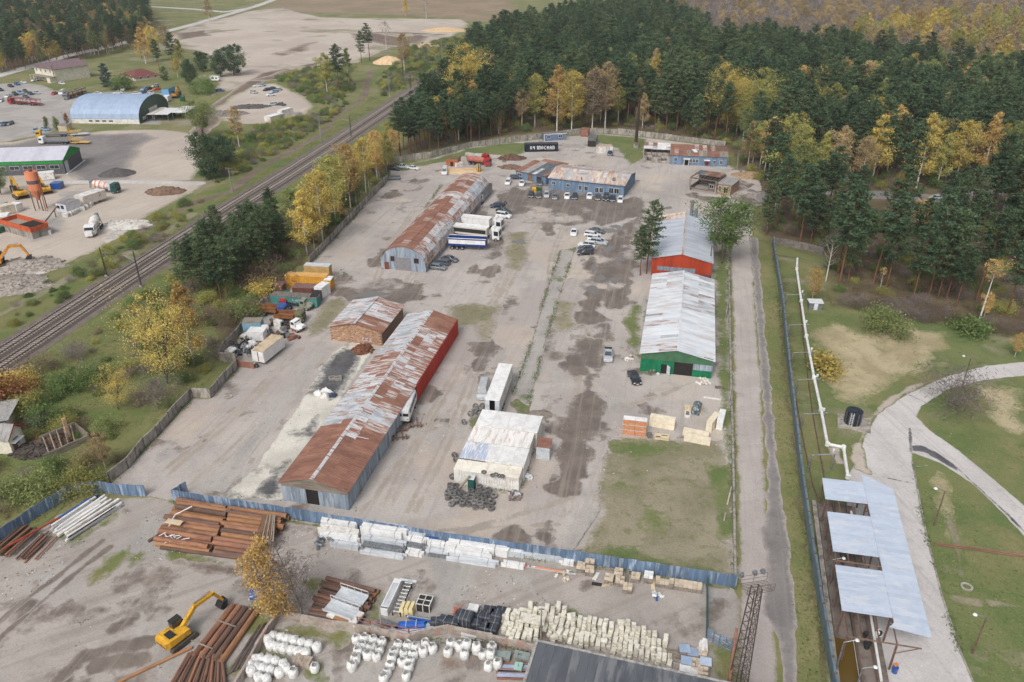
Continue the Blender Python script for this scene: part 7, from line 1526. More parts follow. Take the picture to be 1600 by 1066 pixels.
for fl,fr,L,h,m,r,lab in(((254,151),(265,151),9,3.4,mk('sky_blue',s(112,162,206)),mk('moss_green_roof',s(96,116,92)),'blue lorry box with a green roof above the market sheds'),((247,165),(254,166),3,2.6,RED,RED,'red lorry cab beside the end of the arched hall'),((255,160),(263,160),4,2.6,WHITE,WHITE,'white lorry above the market sheds'),((282,160),(288,160),2,2.4,GREENP,GREENP,'bright green cab right of the white lorry'),((236,158),(244,163),3,2.6,WHITED,WHITE,'white box at the back corner of the arched hall')):boxcar('lorry_box',lab,fl,fr,L,h,m,r,'lorry box',None,.4,False,False)
o=boxcar('wooden_hut','small wooden hut with a grey roof below the arched hall',(92,206),(106,206),4,2.4,WOOD,STEEL,'hut',None,.02,False)
g=G(65,328);h=ZT(g,268);t=thing('cement_silo','tall orange cement silo with a grey band on steel legs','silo',(g[0],g[1],0));SIL=mk('silo_orange',s(222,142,104),s(206,124,86),.6,.6,stretch=(1,1,.3))
MB().lathe([(.3,3.0),(1.75,6.2),(1.75,h)],18).obj('shell',SIL,t);MB().lathe([(1.78,h-3.4),(1.79,h-3.4),(1.79,h-2.4),(1.78,h-2.4)],18).obj('band',mk('grey_band',s(92,88,96)),t);q=MB()
for aa in(.8,2.4,3.9,5.5):q.bar((1.6*math.cos(aa),1.6*math.sin(aa),0),(1.6*math.cos(aa),1.6*math.sin(aa),6.4),.25)
q.obj('leg',BROWNST,t);q=MB();[q.bar((1.5*math.cos(k*.52),1.5*math.sin(k*.52),h),(1.5*math.cos(k*.52),1.5*math.sin(k*.52),h+1.1),.06)for k in range(12)];q.cyl((0,0,h),(0,0,h+.8),.5);q.obj('top_rail',BROWNST,t);MB().bar((1.9,-1.2,0),(1.9,-.6,h),.2).bar((2.4,-1.2,0),(2.2,-.6,h),.1).obj('ladder',mk('red_rust',s(150,86,66)),t)
loc,A,Wd,_=footprint((17,357),(66,371),L=3);t=thing('hopper','long orange rust hopper trough of the concrete plant','hopper',loc,A);tub(t,0,Wd,5,2.1,3.4,mk('hopper_orange',s(196,96,58),s(164,78,50),.8,.8),mk('hopper_sand',s(150,140,128)),MATS['hopper_orange']);MB().box(.3,-2.3,0,Wd-.3,2.3,2.1).obj('stand',CONC,t);MB().box(Wd*.56,-2.3,3.,Wd*.95,2.3,3.08).obj('grating',DARK,t)
t=boxcar('control_cabin','white control cabin with a dark roof edge at the concrete plant',(91,335),(104,338),5.2,3.3,mk('cabin_white',s(206,208,214),s(190,192,198),.9),mk('cabin_roof',s(150,146,146),s(120,116,116),.8),'cabin',rad(-20),.8,False,False);window(t,(.9,-.06,1.9),.8,.8,0,BLACK);window(t,(2.4,-.06,1.9),1.,1.,0,BLACK)
boxcar('rusty_white_container','white container with rust blotches behind the control cabin',(120,323),(132,326),8,3.4,mk('blotchy_white',s(212,204,196),s(164,112,88),.5,.8,lo=.56,hi=.62),WHITED,'container',rad(-25),.9,False)
for k in range(13):
 px_,py_=((104,339),(109,337),(114,335),(119,332),(128,329),(134,326),(141,322),(147,318),(152,314),(157,312),(148,314),(78,362),(76,366))[k];g=G(px_,py_);o=link('concrete_block',cached('cblock',lambda:MB().loft([[(-.9,-.6,0),(.9,-.6,0),(.9,.6,0),(-.9,.6,0)],[(-.9,-.6,1.),(.9,-.6,1.),(.9,.6,1.),(-.9,.6,1.)],[(-.7,-.45,1.25),(.7,-.45,1.25),(.7,.45,1.25),(-.7,.45,1.25)]]).mesh('concrete_block',mk('pale_block',s(206,204,200),s(184,182,178),1.2))),None,(g[0],g[1],0),R.uniform(-.4,.4));tag(o,'pale concrete block in the row beside the control cabin and rusty white container','concrete block','concrete blocks at the concrete plant')
for fl,fr,L,h,m,lab in(((4,338),(26,333),3,2.6,mk('sandy_box',s(206,198,184),s(180,166,146),.8),'cream site cabin left of the orange silo'),((28,333),(38,329),3,2.4,WHITED,'white site box right of the cream cabin'),((-6,352),(14,350),4,2.2,WHITED,'white box trailer at the picture edge beside the hopper'),((-6,368),(10,362),3,1.6,GREENP,'dark green tarpaulin stack at the picture edge'),((56,284),(86,281),3,2.4,WHITED,'white parked trailer below the green edged hall'),((80,297),(94,297),3,2.,BLUE,'blue tarpaulin covered load beside the silo excavator')):boxcar('site_box',lab,fl,fr,L,h,m,m if m is not WHITED else WHITE,'site box',None,.2,False,False)
t=thing('conveyor','rusty conveyor rising from the hopper towards the silo','conveyor',(*G(72,352),0));q=MB();p1=Vector(G(98,332))-Vector(G(72,352));q.bar((0,-.4,1.),(p1.x,p1.y-.4,3.),.2).bar((0,.4,1.),(p1.x,p1.y+.4,3.),.2);q.obj('frame',BROWNST,t);MB().bar((p1.x*.6,p1.y*.6,0),(p1.x*.6,p1.y*.6,2.2),.25).obj('leg',BROWNST,t)
def heap(name,px,py,w,hh,mat,label,ox=1.,seed=0,lumps=0):
 g=G(px,py);q=MB();n=20;rings=[]
 for r_ in range(6):
  f=r_/5;rings.append([(w*(1-f)*math.cos(2*math.pi*k/n)*ox*(1+.25*(vnoise(k*.7+.1,r_*.3+seed,seed)-.5)),w*(1-f)*math.sin(2*math.pi*k/n)*(1+.25*(vnoise(k*.7+.1,r_*.3+seed,seed)-.5)),hh*(f**.85)*(1 if f<1 else.97)+R.uniform(-.05,.05)*hh-.05)for k in range(n)])
 q.loft(rings)
 for k in range(lumps):a_=R.uniform(0,6.28);rr=w*math.sqrt(R.random())*.95;z=hh*(1-rr/w);q.cb((rr*math.cos(a_)*ox,rr*math.sin(a_),z*.9+.1),(R.uniform(.2,1.3),R.uniform(.1,.5),R.uniform(.1,.4)),0,R.uniform(0,3),R.uniform(-.5,.5))
 o=q.obj(name,mat,None,(g[0],g[1],0));return tag(o,label,name.replace('_',' '))
SANDH=mk('heap_sand',s(214,186,150),s(194,166,130),.6,.95,bump=.4,bsc=2.);GRAV=mk('heap_gravel',s(98,94,94),s(84,80,80),1.,.95,bump=.5,bsc=4.);RUBB=mk('heap_rubble',s(176,168,160),s(140,130,122),1.2,.95,c3=s(112,102,94),sc3=1.4,bump=.6,bsc=2.);EARTHH=mk('heap_earth',s(128,104,88),s(106,86,74),.9,.95,bump=.5,bsc=2.)
heap('sand_heap',607,98,9,4.2,SANDH,'larger pale sand heap beside the two dark pines',1.2,1);heap('sand_heap',668,73,8,2.6,SANDH,'smaller sand heap farther up by the railway',1.5,2);heap('sand_heap',695,48,12,3,SANDH,'long sand ridge at the corner of the sand flat',1.6,3);heap('gravel_heap',183,272,5,2.2,GRAV,'dark gravel heap on the asphalt lot',1.3,4);heap('rubble_heap',258,300,4.4,2.,EARTHH,'brown heap of timber rubble by the plant yard edge',1.5,5,60);heap('rubble_heap',45,415,6,1.4,RUBB,'grey heap of broken concrete near the orange excavator',1.6,6,60);heap('rubble_heap',10,445,7,1.6,RUBB,'pale heap of crushed concrete at the left picture edge',1.6,16,60);heap('rubble_heap',195,352,5,.8,mk('white_rubble',s(214,210,204),s(190,184,176),1.,.95,bump=.5),'low white rubble bank beside the moving mixer',1.6,7,40)
heap('brush_heap',800,248,3.6,1.8,mk('heap_brush',s(112,88,74),s(90,70,60),1.4,.95,bump=.8,bsc=3.),'brown heap of brushwood beside the black container',1.5,8,70);heap('log_heap',798,262,3,1.2,EARTHH,'earth and log heap left of the annexe',1.6,9,30);heap('sand_heap',722,268,5,.9,SANDH,'low sand heap in front of the orange brick hut',1.6,10);heap('earth_heap',1172,275,5,1.6,mk('heap_tan',s(164,140,112),s(140,116,92),1.,.95),'tan earth heap beside the forest edge by the ruined frame',1.3,11);heap('gravel_heap',845,648,1.7,.6,mk('heap_brown_gravel',s(142,132,124),s(120,112,105),1.,.95,bump=.5),'small grey gravel heap behind the tyre workshop',1.5,12);heap('scrap_heap',566,548,2.2,1.3,mk('heap_scrap',s(132,88,66),s(96,68,56),2.,.9),'rusty scrap heap between brick store and long shed',1.,13,60);heap('scrap_heap',392,167,6,.9,GRAV,'grey scrap spread on the wreck lot',1.6,14,60);heap('scrap_heap',350,178,7,1.2,mk('heap_grey',s(140,132,126),s(110,104,100),1.,.95),'mixed scrap bank along the dirt track',1.6,15,80)
loc,A,Wd,_=footprint((21,711),(41,693),L=14);t=thing('old_house','small old white house with a red gable board at the left edge','house',loc,A);gwall(Wd,14,3.2,4.8,None,inset=0).obj('wall',PLAST,t);sheets(t,-.5,3.0,Wd/2,4.9,-.5,14,2,9,lambda u,v:ASBEST);sheets(t,Wd+.5,3.0,Wd/2,4.9,-.5,14,2,9,lambda u,v:ASBEST);MB().add([(-.6,-.56,2.9),(Wd/2,-.56,4.75),(Wd+.6,-.56,2.9),(Wd+.6,-.56,3.2),(Wd/2,-.56,5.1),(-.6,-.56,3.2)],[(0,1,4,5),(1,2,3,4)]).obj('gable_board',REDW,t);window(t,(Wd*.45,-.06,1.2),1.,1.2,0,WOODG);MB().box(.2,-.9,2.1,2.4,-.02,2.2).obj('porch_roof',ZINC,t);MB().box(.5,-.06,0,1.4,-.02,2.).obj('door',BROWNST,t)
t=thing('outbuilding','cream outbuilding with a grey roof behind the small old house','house',(*G(-22,690),0),rad(15));MB().box(-4,0,0,3.6,6,3.).obj('wall',PLAST,t);sheets(t,-4.6,3.,4.4,3.7,-.5,6.5,2,4,lambda u,v:ASBEST)
heap('scrap_heap',55,705,2.6,1.2,mk('heap_dark_scrap',s(84,76,72),s(64,58,56),2.,.9),'dark scrap heap beside the small old house',1.5,21,70);heap('scrap_heap',78,692,2.8,1.4,mk('heap_brown_scrap',s(104,82,68),s(80,66,58),2.,.9),'brown timber heap in the ruined shed beside the old house',1.4,22,60)
t=thing('ruined_shed','collapsed grey shed walls around the timber heap','ruin',(*G(60,712),0),rad(50));MB().box(0,-2.4,0,7.,-2.2,1.2).box(7,-2.4,0,7.2,2.4,1.6).box(1.5,2.2,0,7,2.4,1.8).obj('wall',WOODG,t);[MB().bar((1+k,-2.2,.5),(2+k*1.1,2.2,1.6),.18).obj('plank',WOODG,t)for k in range(5)];MB().box(5,.6,0,5.5,1.1,4.).obj('chimney',mk('tan_brick',s(196,164,138),s(170,138,112),2.),t)
AF=rad(-12.3)
BAGM=mk('bag_white',s(232,232,230),s(210,210,208),2.2,.75,bump=.5,bsc=4.,rand=.06);BAGT=mk('bag_mouth',s(150,148,146),s(112,110,110),3.,.9);BAGF=mk('bag_top',s(226,226,224),s(196,196,196),3.,.8,bump=.6,bsc=5.)
def bagmesh(seed):
 rr=random.Random(seed);rings=[];n=12
 for z,r,sq in((.0,.42,1.),(.1,.47,.95),(.45,.52,.8),(.8,.5,.9),(.98,.43,.9),(1.03,.33,.5)):
  ring=[]
  for k in range(n):
   a=2*math.pi*k/n;c,s_=math.cos(a),math.sin(a);q=r/(max(abs(c),abs(s_))**(sq*.6));q*=1+rr.uniform(-.07,.07);ring.append((q*c,q*s_,z+rr.uniform(-.02,.02)))
  rings.append(ring)
 return rings
BM=[]
for k in range(5):
 q=MB();q.loft(bagmesh(k));m1=q.mesh('sack',BAGM,True)
 q=MB();rr=random.Random(k+40)
 q.loft([[(.36*math.cos(i*.7854)*rr.uniform(.85,1.15),.36*math.sin(i*.7854)*rr.uniform(.85,1.15),1.0)for i in range(8)],[(.32*math.cos(i*.7854)*rr.uniform(.6,1.35),.32*math.sin(i*.7854)*rr.uniform(.6,1.35),1.16+rr.uniform(-.05,.08))for i in range(8)]],0,False);m2=q.mesh('spout',BAGF)
 q=MB();q.cyl((0,0,1.03),(0,0,1.06),.3,.27,8);m3=q.mesh('filling',BAGT)
 q=MB()
 for sx in(-1,1):
  for sy in(-1,1):q.bar((sx*.36,sy*.36,.95),(sx*.26,sy*.3,1.16),.05)
 m4=q.mesh('loop',BAGM);BM.append((m1,m2,m3,m4))
def bag(tx,ty,label,group,z=0.,ox=400,oy=800,closed=False):
 g=G(ox+tx/4,oy+(ty+14)/4,z);t=thing('bulk_bag',label,'bulk bag',(g[0],g[1],z),R.uniform(0,6.28),group,R.uniform(.98,1.12));k=R.randrange(5)
 link('sack',BM[k][0],t);link('loop',BM[k][3],t)
 if closed:link('top',cached('bagcap',lambda:MB().lathe([(.32,1.0),(.28,1.1),(.08,1.16)],10).mesh('top',BAGF)),t)
 else:link('spout',BM[k][1],t);link('filling',BM[k][2],t)
B1=[(112,785),(160,795),(200,805),(245,815),(290,825),(335,835),(385,855),(95,840),(135,850),(178,860),(225,870),(268,880),(315,890),(80,805)]
B2=[(30,925),(80,935),(125,940),(175,960),(10,975),(50,985),(95,995),(150,1010),(-30,965),(-8,930),(190,985),(-25,1000),(20,1040),(70,1050)]
B3=[(630,800),(680,800),(735,810),(790,820),(665,840),(720,855),(775,870),(640,880),(700,900),(755,910),(625,925),(603,970)]
B4=[(890,840),(950,845),(1000,850),(1060,830),(1105,860),(865,885),(925,890),(985,900),(1045,880),(850,925),(915,945),(965,940),(840,965),(955,980),(820,1010),(940,1030),(800,1045)]
B5=[(1220,830),(1200,880),(1270,845),(1305,895),(1417,895),(1475,855),(1453,970),(1510,955)]
for B,lab,cl in((B1,'white bulk bag with a closed top in the double row nearest the wall corner',True),(B2,'white bulk bag in the packed block at the bottom beside the wall corner',True),(B3,'open white bulk bag in the staggered group below the rusty wall rails',False),(B4,'open white bulk bag in the largest group in the middle of the bottom',False),(B5,'open white bulk bag in the loose group below the black bales',False)):
 for x,y in B:bag(x,y,lab,lab.replace('white bulk bag','white bulk bags'),closed=cl)
for x,y in((1320,845),(1380,865),(1467,905)):
 bag(x,y,'lower bulk bag of the stack %s'%{1320:'nearest the low wall',1380:'right of the tallest stack',1467:'beside the grey pallets'}[x],'bulk bags carrying another',closed=True);bag(x,y-16,'upper bulk bag of the stack %s'%{1320:'nearest the low wall',1380:'right of the tallest stack',1467:'beside the grey pallets'}[x],'bulk bags set on another',.98)
for x,y,l in((235,1010,'single slumped white bulk bag right of the packed block'),(370,980,'bulk bag with green rubbish showing in front of the brown ones')):bag(x,y,l,None)
TANB=mk('tan_pack',s(178,164,150),s(150,136,124),1.5,.9)
for x,y,l in((275,945,'left of two brown packs of bricks among the bulk bags'),(320,960,'right of two brown packs of bricks among the bulk bags')):
 g=G(400+x/4,800+y/4);t=thing('brick_pack',l,'brick pack',(g[0],g[1],0),AF)
 for i in range(3):
  for j in range(3):
   for k in range(3):link('brick',cached('bp',lambda:MB().box(-.18,-.18,0,.18,.18,.3).mesh('brick',TANB)),t,(-.38+i*.38+R.uniform(-.01,.01),-.38+j*.38,k*.31))
TY=MB();TY.lathe([(.28,-.14),(.34,-.15),(.5,-.12),(.53,-.06),(.53,.06),(.5,.12),(.34,.15),(.28,.14),(.27,0),(.28,-.14)],16,0,None,False);TYM=[mk('tyre_rubber',s(98,97,98),s(124,121,118),2.,.85,rand=.25)]
tym=TY.mesh('tyre',TYM[0])
(wl,wA,wW)=TYREWORK
def tyre(x,y,z,label,group,rot=None,sc=1.):
 o=link('tyre',tym,None,(x,y,z),R.uniform(0,6),sc)
 if rot:o.rotation_euler=rot
 return tag(o,label,'tyre',group)
TS=[(85,800),(142,820),(65,885),(120,865),(175,890),(198,850),(105,965),(160,920),(235,920),(255,875),(218,950),(310,835),(310,890),(297,925),(285,965),(345,950),(375,870),(365,915),(440,835),(440,895),(405,965),(445,940),(500,870),(355,995),(415,990),(470,975),(525,950),(520,1010),(545,880),(95,775),(150,780),(390,790),(490,820),(60,850)]
for x,y in TS:
 n=R.choice((2,2,3,3));zt_=n*.3;g=G(690+x/6.665,640+y/6.665,zt_)
 for k in range(n):tyre(g[0]+R.uniform(-.05,.05),g[1]+R.uniform(-.05,.05),.15+k*.3,'used tyre in the big heap of tyre stacks before the white container' if k<n-1 else 'top tyre of a stack in the big heap before the white container','tyres of the big heap' if k<n-1 else 'top tyres of the big heap',None,R.uniform(.85,1.05))
for x,y,l in((440,650,'single tyre lying on the white container roof'),(530,685,'leftmost of four tyres in a row on the container roof'),(565,675,'second of four tyres in a row on the container roof'),(598,690,'third of four tyres in a row on the container roof'),(632,693,'rightmost of four tyres in a row on the container roof')):g=G(690+x/6.665,640+y/6.665,2.8);tyre(g[0],g[1],2.8,l,None,None,.75)
for x,y,l in((300,70,'larger tyre leaning near the box trailer corner'),(232,155,'black tyre standing on the sand left of the workshop'),(135,500,'tyre leaning at the left side of the tarp shed'),(150,550,'lower tyre leaning at the left side of the tarp shed'),(115,725,'tyre leaning at the left end of the white container'),(715,95,'tyre lying on the grass behind the workshop'),(400,105,'tyre lying under the box trailer tail')):g=G(690+x/6.665,640+y/6.665);tyre(g[0],g[1],.5,l,None,(1.35,.2,R.uniform(-.6,.6)))
for k in range(9):
 g=G(R.uniform(738,755),R.uniform(634,650));tyre(g[0],g[1],R.uniform(.2,.7),'used tyre in the small heap beside the box trailer','tyres beside the box trailer',(R.uniform(-.6,.6),R.uniform(-.6,.6),0))
def litterheap(px,py,w,n,mats,name,lab,cat,grp):
 for k in range(n):
  a=R.uniform(0,6.28);r=w*math.sqrt(R.random());g=G(px,py);m=R.choice(mats);q=cached(('lh',m.name,k%3),lambda:MB().cb((0,0,.12),((.3,.5,.7)[k%3],.25,.2)).cb((.15,.1,.25),(.2,.4,.06),0,.5).mesh(name,m));o=link(name,q,None,(g[0]+r*math.cos(a),g[1]+r*math.sin(a)*.8,max(0,.7*(1-r/w))*R.random()),R.uniform(0,3));o.rotation_euler[0]=R.uniform(-.5,.5);tag(o,lab,cat,grp)
litterheap(803,776,1.4,34,[mk('mauve_scrap',s(150,132,128),s(120,104,102),2.),STEELW,CONCD],'scrap_piece','small piece in the greyish scrap heap right of the tyre heap','scrap piece','pieces of the scrap heap by the tyres');litterheap(822,747,1.1,26,[WHITE,STEELW,CONC],'white_scrap','small white piece in the heap at the container corner','scrap piece','white pieces at the container corner')
litterheap(1020,583,1.3,14,[STEELW,WHITED,CONCD,WOODG],'scrap_piece','piece of junk lying in front of the green shed doors','scrap piece','junk before the green doors');litterheap(1098,597,1.6,22,[WHITE,WOOD,WHITED],'timber_scrap','pale offcut in the litter before the right end of the green shed','offcut','offcuts before the green shed');litterheap(838,660,2.2,14,[WOOD,WHITED,CONC],'rubble_piece','pale rubble piece behind the tyre workshop','rubble','rubble behind the tyre workshop');litterheap(985,560,1.5,12,[WHITED,WOOD],'offcut','white offcut left of the green shed','offcut','offcuts left of the green shed')
g=G(516,617)
for k,(x,y,m,l)in enumerate(((498,617,WHITE,'white torn bag leftmost in the heap on the concrete slab'),(508,613,WHITE,'white torn bag in the middle of the heap on the slab'),(506,621,WHITED,'greyish torn bag lowest in the heap on the slab'),(513,616,WHITE,'white crumpled sheet next to the blue one on the slab'),(520,620,pcol('navy'),'dark blue bag at the right of the heap on the slab'))):
 g=G(x,y);rr=random.Random(k);o=MB().loft([[(.9*math.cos(i*.7854)*rr.uniform(.7,1.2),.7*math.sin(i*.7854)*rr.uniform(.7,1.2),0)for i in range(8)],[(.8*math.cos(i*.7854)*rr.uniform(.6,1.2),.6*math.sin(i*.7854)*rr.uniform(.6,1.2),.5+rr.uniform(-.2,.3))for i in range(8)],[(.3*math.cos(i*.7854),.3*math.sin(i*.7854),.7+rr.uniform(-.2,.4))for i in range(8)]]).obj('torn_bag',m,None,(g[0],g[1],0));tag(o,l,'bag')
for x,l in((519,'left of two square concrete rings on the dark stain'),(529,'right of two square concrete rings on the dark stain')):
 g=G(x,593);o=MB().box(-.6,-.6,0,.6,-.35,.5).box(-.6,.35,0,.6,.6,.5).box(-.6,-.35,0,-.35,.35,.5).box(.35,-.35,0,.6,.35,.5).obj('concrete_ring',CONC,None,(g[0],g[1],0),.3);tag(o,l,'concrete ring')
PIPES=[mk('pipe_rust',s(146,104,84),s(120,88,74),1.,.85,stretch=(.3,1,1),c3=s(164,120,92),sc3=.6,rand=.18),mk('pipe_brown',s(118,92,80),s(98,79,71),1.,.85,stretch=(.3,1,1),rand=.15),mk('pipe_ochre',s(162,120,86),s(138,100,76),1.,.85,stretch=(.3,1,1),rand=.12)]
def pipe_mesh(L,r,m):return cached(('pipe',round(L,1),round(r,2),m.name),lambda:MB().lathe([(r*.88,.02),(r,0),(r,L),(r*.88,L-.02),(r*.86,L*.5)],12,0,Matrix.Translation((0,0,0))@Euler((0,math.pi/2,0)).to_matrix().to_4x4()).mesh('steel_pipe',m))
def pipe(p0,L,r,a,z,m,label,group):o=link('steel_pipe',pipe_mesh(L,r,m),None,(p0[0],p0[1],z),a);return tag(o,label,'steel pipe',group)
def pile(b0,b1,a0,a1,n,r,labels,lay=1,mats=PIPES,jit=.5):
 """n pipes side by side: the far pipe runs b0-b1, the near one a0-a1"""
 b0,b1,a0,a1=[Vector(G(*p))for p in(b0,b1,a0,a1)]
 for k in range(n):
  u=k/(n-1);p=b0.lerp(a0,u);q=b1.lerp(a1,u);d=q-p;L=d.length*R.uniform(.93,1.02);m=R.choice(mats);an=math.atan2(d.y,d.x)
  o=pipe((p.x+R.uniform(-jit,jit)*.4,p.y),round(L*2)/2,r,an+R.uniform(-.01,.01),r+.04,m,labels[0],labels[1])
  if lay>1 and k<n-1 and R.random()<.8:
   p2=p+(a0-b0)/(n-1)*.5;m=R.choice(mats);pipe((p2.x+R.uniform(-jit,jit),p2.y),round(L*2)/2,r,an+R.uniform(-.015,.015),r*2.72+.04,m,labels[2],labels[3])
pile((279,787),(362,801),(246,853),(333,866),13,.37,('rusty pipe in the bottom layer of the left half of the big pile','bottom pipes, left half of the big pile','rusty pipe on top of the left half of the big pile','upper pipes, left half of the big pile'),2)
pile((361,800),(452,813),(337,866),(410,877),12,.37,('rusty pipe in the bottom layer of the right half of the big pile','bottom pipes, right half of the big pile','rusty pipe on top of the right half of the big pile','upper pipes, right half of the big pile'),2)
a_=G(252,858);pipe(a_,14,.28,rad(-10),.3,PIPES[1],'long dark pipe lying alone along the front of the big pile',None)
for k in range(2):a_=G(232+k*8,848-k*2);pipe(a_,4.,.2,rad(52),.25,PIPES[1],'%s short pipe sticking out at the left end of the big pile'%('outer','inner')[k],None)
for k in range(9):
 p=Vector(G(398+k*3.6,848,1.6));q=Vector(G(412+k*2.2,806,1.6));d=q-p;o=MB().box(0,-.09,0,d.length,.09,.07).obj('steel_strip',R.choice((mk('strip_brown',s(134,104,80),s(112,86,68),1.5),WOODG)),None,(p.x,p.y,1.72+R.uniform(0,.08)),math.atan2(d.y,d.x));tag(o,'brown bar laid across the right half of the big pipe pile','steel bar','bars laid across the big pipe pile')
p=G(272,816,1.75);o=MB().box(-1.2,-.45,0,1.2,.45,.08).obj('board',WOOD,None,(p[0],p[1],1.75),-.25);tag(o,'pale board lying on the big pile of pipes','board')
o=MB().bar((0,0,0),(0,2.2,.1),.14).bar((0,2.2,.1),(1.8,3.9,.2),.14).obj('bent_pipe',WHITE,None,(*G(264,822,1.75),1.75));tag(o,'white bent pipe lying on the big pile of pipes','pipe')
for k in range(14):p=G(R.uniform(246,290),R.uniform(838,851),.5);o=MB().bar((-.8,0,0),(.8,0,.1),.1).obj('white_bar',WHITE,None,(p[0],p[1],.85+R.uniform(0,.3)),R.uniform(-1,1));tag(o,'thin white bar in the tangle at the front of the big pile','bar','white bars in the tangle')
for k in range(26):
 u=k/25;p=Vector(G(-30+u*78,862+u*18));q=Vector(G(28+u*55,818+u*26));d=q-p;z=.15+R.choice((0,.26,.5));pipe((p.x+R.uniform(-.6,.6),p.y+R.uniform(-.3,.3)),round(d.length*2)/2,.14,math.atan2(d.y,d.x)+R.uniform(-.05,.05),z,R.choice((PIPES[1],PIPES[1],PIPES[0])),'thin dark brown pipe in the left pile beside the blue fence','thin pipes of the left pile')
a_=G(5,857,.9);b_=G(68,822,.9);pipe(a_,7.5,.15,math.atan2(b_[1]-a_[1],b_[0]-a_[0]),.85,mk('pipe_red',s(164,72,52),s(140,62,46),1.),'brighter red pipe on top of the left pile',None)
for k in range(20):
 u=(k//2)/9;p=Vector(G(82+u*24,822+u*26));q=Vector(G(152+u*44,776+u*13));d=q-p;z=.05+(k%2)*.34;m=BLUE if k in(1,2,0)else R.choice((WHITE,WHITED,STEELW));L=round(d.length*R.uniform(.85,1.)*2)/2
 o=link('white_beam',cached(('wb',L,m.name),lambda:MB().box(0,-.17,0,L,.17,.3).mesh('white_beam',m)),None,(p.x+R.uniform(-.8,.8),p.y+R.uniform(-.2,.2),z),math.atan2(d.y,d.x)+R.uniform(-.04,.04));tag(o,'%s beam in the pile beside the blue fence corner'%('blue' if m is BLUE else('white' if m is not STEELW else 'grey')),'steel beam','%s beams beside the fence corner'%m.name.replace('_',' '))
for k in range(5):
 p=Vector(G(304+k*10.5,1029+k*2.6));q=Vector(G(366+k*9.5,948+k*2.));d=q-p;pipe((p.x,p.y),round(d.length*2)/2,.36,math.atan2(d.y,d.x),.4,PIPES[(0,0,1,1,2)[k]],'%s of five big rusty pipes lying beside the excavator'%('leftmost','second','middle','fourth','rightmost')[k],'big pipes beside the excavator')
for k in range(16):
 p=Vector(G(266+k*5.8,1074));q=Vector(G(291+k*3.9,1033+k*.9));d=q-p;pipe((p.x,p.y),4.5,.17,math.atan2(d.y,d.x)+R.uniform(-.03,.03),.2+(k%2)*.2,R.choice(PIPES[:2]),'thin rusty pipe in the bundle at the bottom below the excavator','thin pipes at the bottom')
for k in range(14):
 p=Vector(G(352+k*2.5,1058-k*1.2));q=Vector(G(402+k*1.6,985-k*1.));d=q-p;o=MB().bar((0,0,0),(d.length,0,0),.12).obj('steel_bar',(WOODG,STEEL,PIPES[1])[k%3],None,(p.x,p.y,.1+R.uniform(0,.25)),math.atan2(d.y,d.x)+R.uniform(-.06,.06));tag(o,'%s bar in the loose bundle along the left low wall'%('grey brown','grey','rusty')[k%3],'steel bar','%s bars along the left low wall'%('grey brown','grey','rusty')[k%3])
p=G(186,1068);q=G(264,1031);pipe(p,8,.2,math.atan2(q[1]-p[1],q[0]-p[0]),.25,PIPES[2],'single ochre pipe lying on the sand below the excavator',None)
for x,y in((316,1008),(352,974)):p=G(x,y,.8);o=MB().box(-1.6,-.07,0,1.6,.07,.1).obj('timber_spacer',WOODG,None,(p[0],p[1],.82),rad(-22));tag(o,'%s timber laid across the big pipes beside the excavator'%('lower' if y>990 else 'upper'),'timber')
pile((516,909),(594,929),(492,944),(568,970),10,.3,('rusty pipe in the small pile above the low wall','pipes of the small pile','rusty pipe in the upper layer of the small pile above the low wall','upper pipes of the small pile'),2)
for k in range(7):p=G(482+k*2,962-k*4.2);pipe(p,5.,.14,rad(-10)+R.uniform(-.05,.05),.2+.1*(k%2),R.choice((PIPES[0],PIPES[1])),'thin pipe at the left end of the small pile','thin pipes of the small pile')
for(x0,y0),(x1,y1),l in(((527,928),(570,942),'grey steel trough lying on the upper side of the small pipe pile'),((511,947),(555,963),'grey steel trough lying lower on the small pipe pile')):
 p=Vector(G(x0,y0,1.2));q=Vector(G(x1,y1,1.2));d=q-p;t=thing('steel_trough',l,'trough',(p.x,p.y,1.3),math.atan2(d.y,d.x));L=d.length;MB().box(0,-.9,0,L,.9,.06).box(0,.86,.06,L,.92,.4).box(0,-.92,.06,L,-.86,.4).obj('tray',STEELW,t)
 MB().bar((0,.9,.9),(L,.9,.9),.08).obj('rail',STEELW,t);[MB().bar((k*L/4,.9,.35),(k*L/4,.9,.9),.07).obj('upright',STEELW,t)for k in range(5)]
t=thing('plywood_panel','brown board with two white end strips on the small pipe pile','board',(*G(510,964,1.),1.),rad(-24));MB().box(0,0,0,1,2.2,.3).box(3,0,0,4,2.2,.3).obj('end_strip',WHITED,t);MB().box(1,0,.02,3,2.2,.28).obj('board',mk('brown_board',s(164,124,90),s(146,108,78),1.),t)
t=thing('white_case','long white steel case standing right of the small pipe pile','case',(*G(594,961),0),rad(77));MB().box(0,-1,0,5.2,0,1.1).obj('body',WHITE,t);MB().box(.5,-.85,1.102,4.4,-.15,1.14).obj('lid',STEELW,t);MB().box(.15,-.95,1.102,.35,-.05,1.15).obj('clasp',STEEL,t)
t=thing('machine_rack','dark roller rack right of the long white case','rack',(*G(613,964),0),rad(79));[MB().bar((0,y,.7),(5.,y,.7),.14).obj('side',BLACK if y else STEEL,t)for y in(-1.,0)];[MB().bar((.3+k*.6,-1,.7),(.3+k*.6,0,.7),.12).obj('roller',STEEL,t)for k in range(9)];[MB().bar((x,y,0),(x,y,.7),.12).obj('foot',BLACK,t)for x in(.2,4.8)for y in(-1,0)];MB().box(4.9,-1.6,1.1,5.2,.6,1.25).obj('head',STEELW,t)
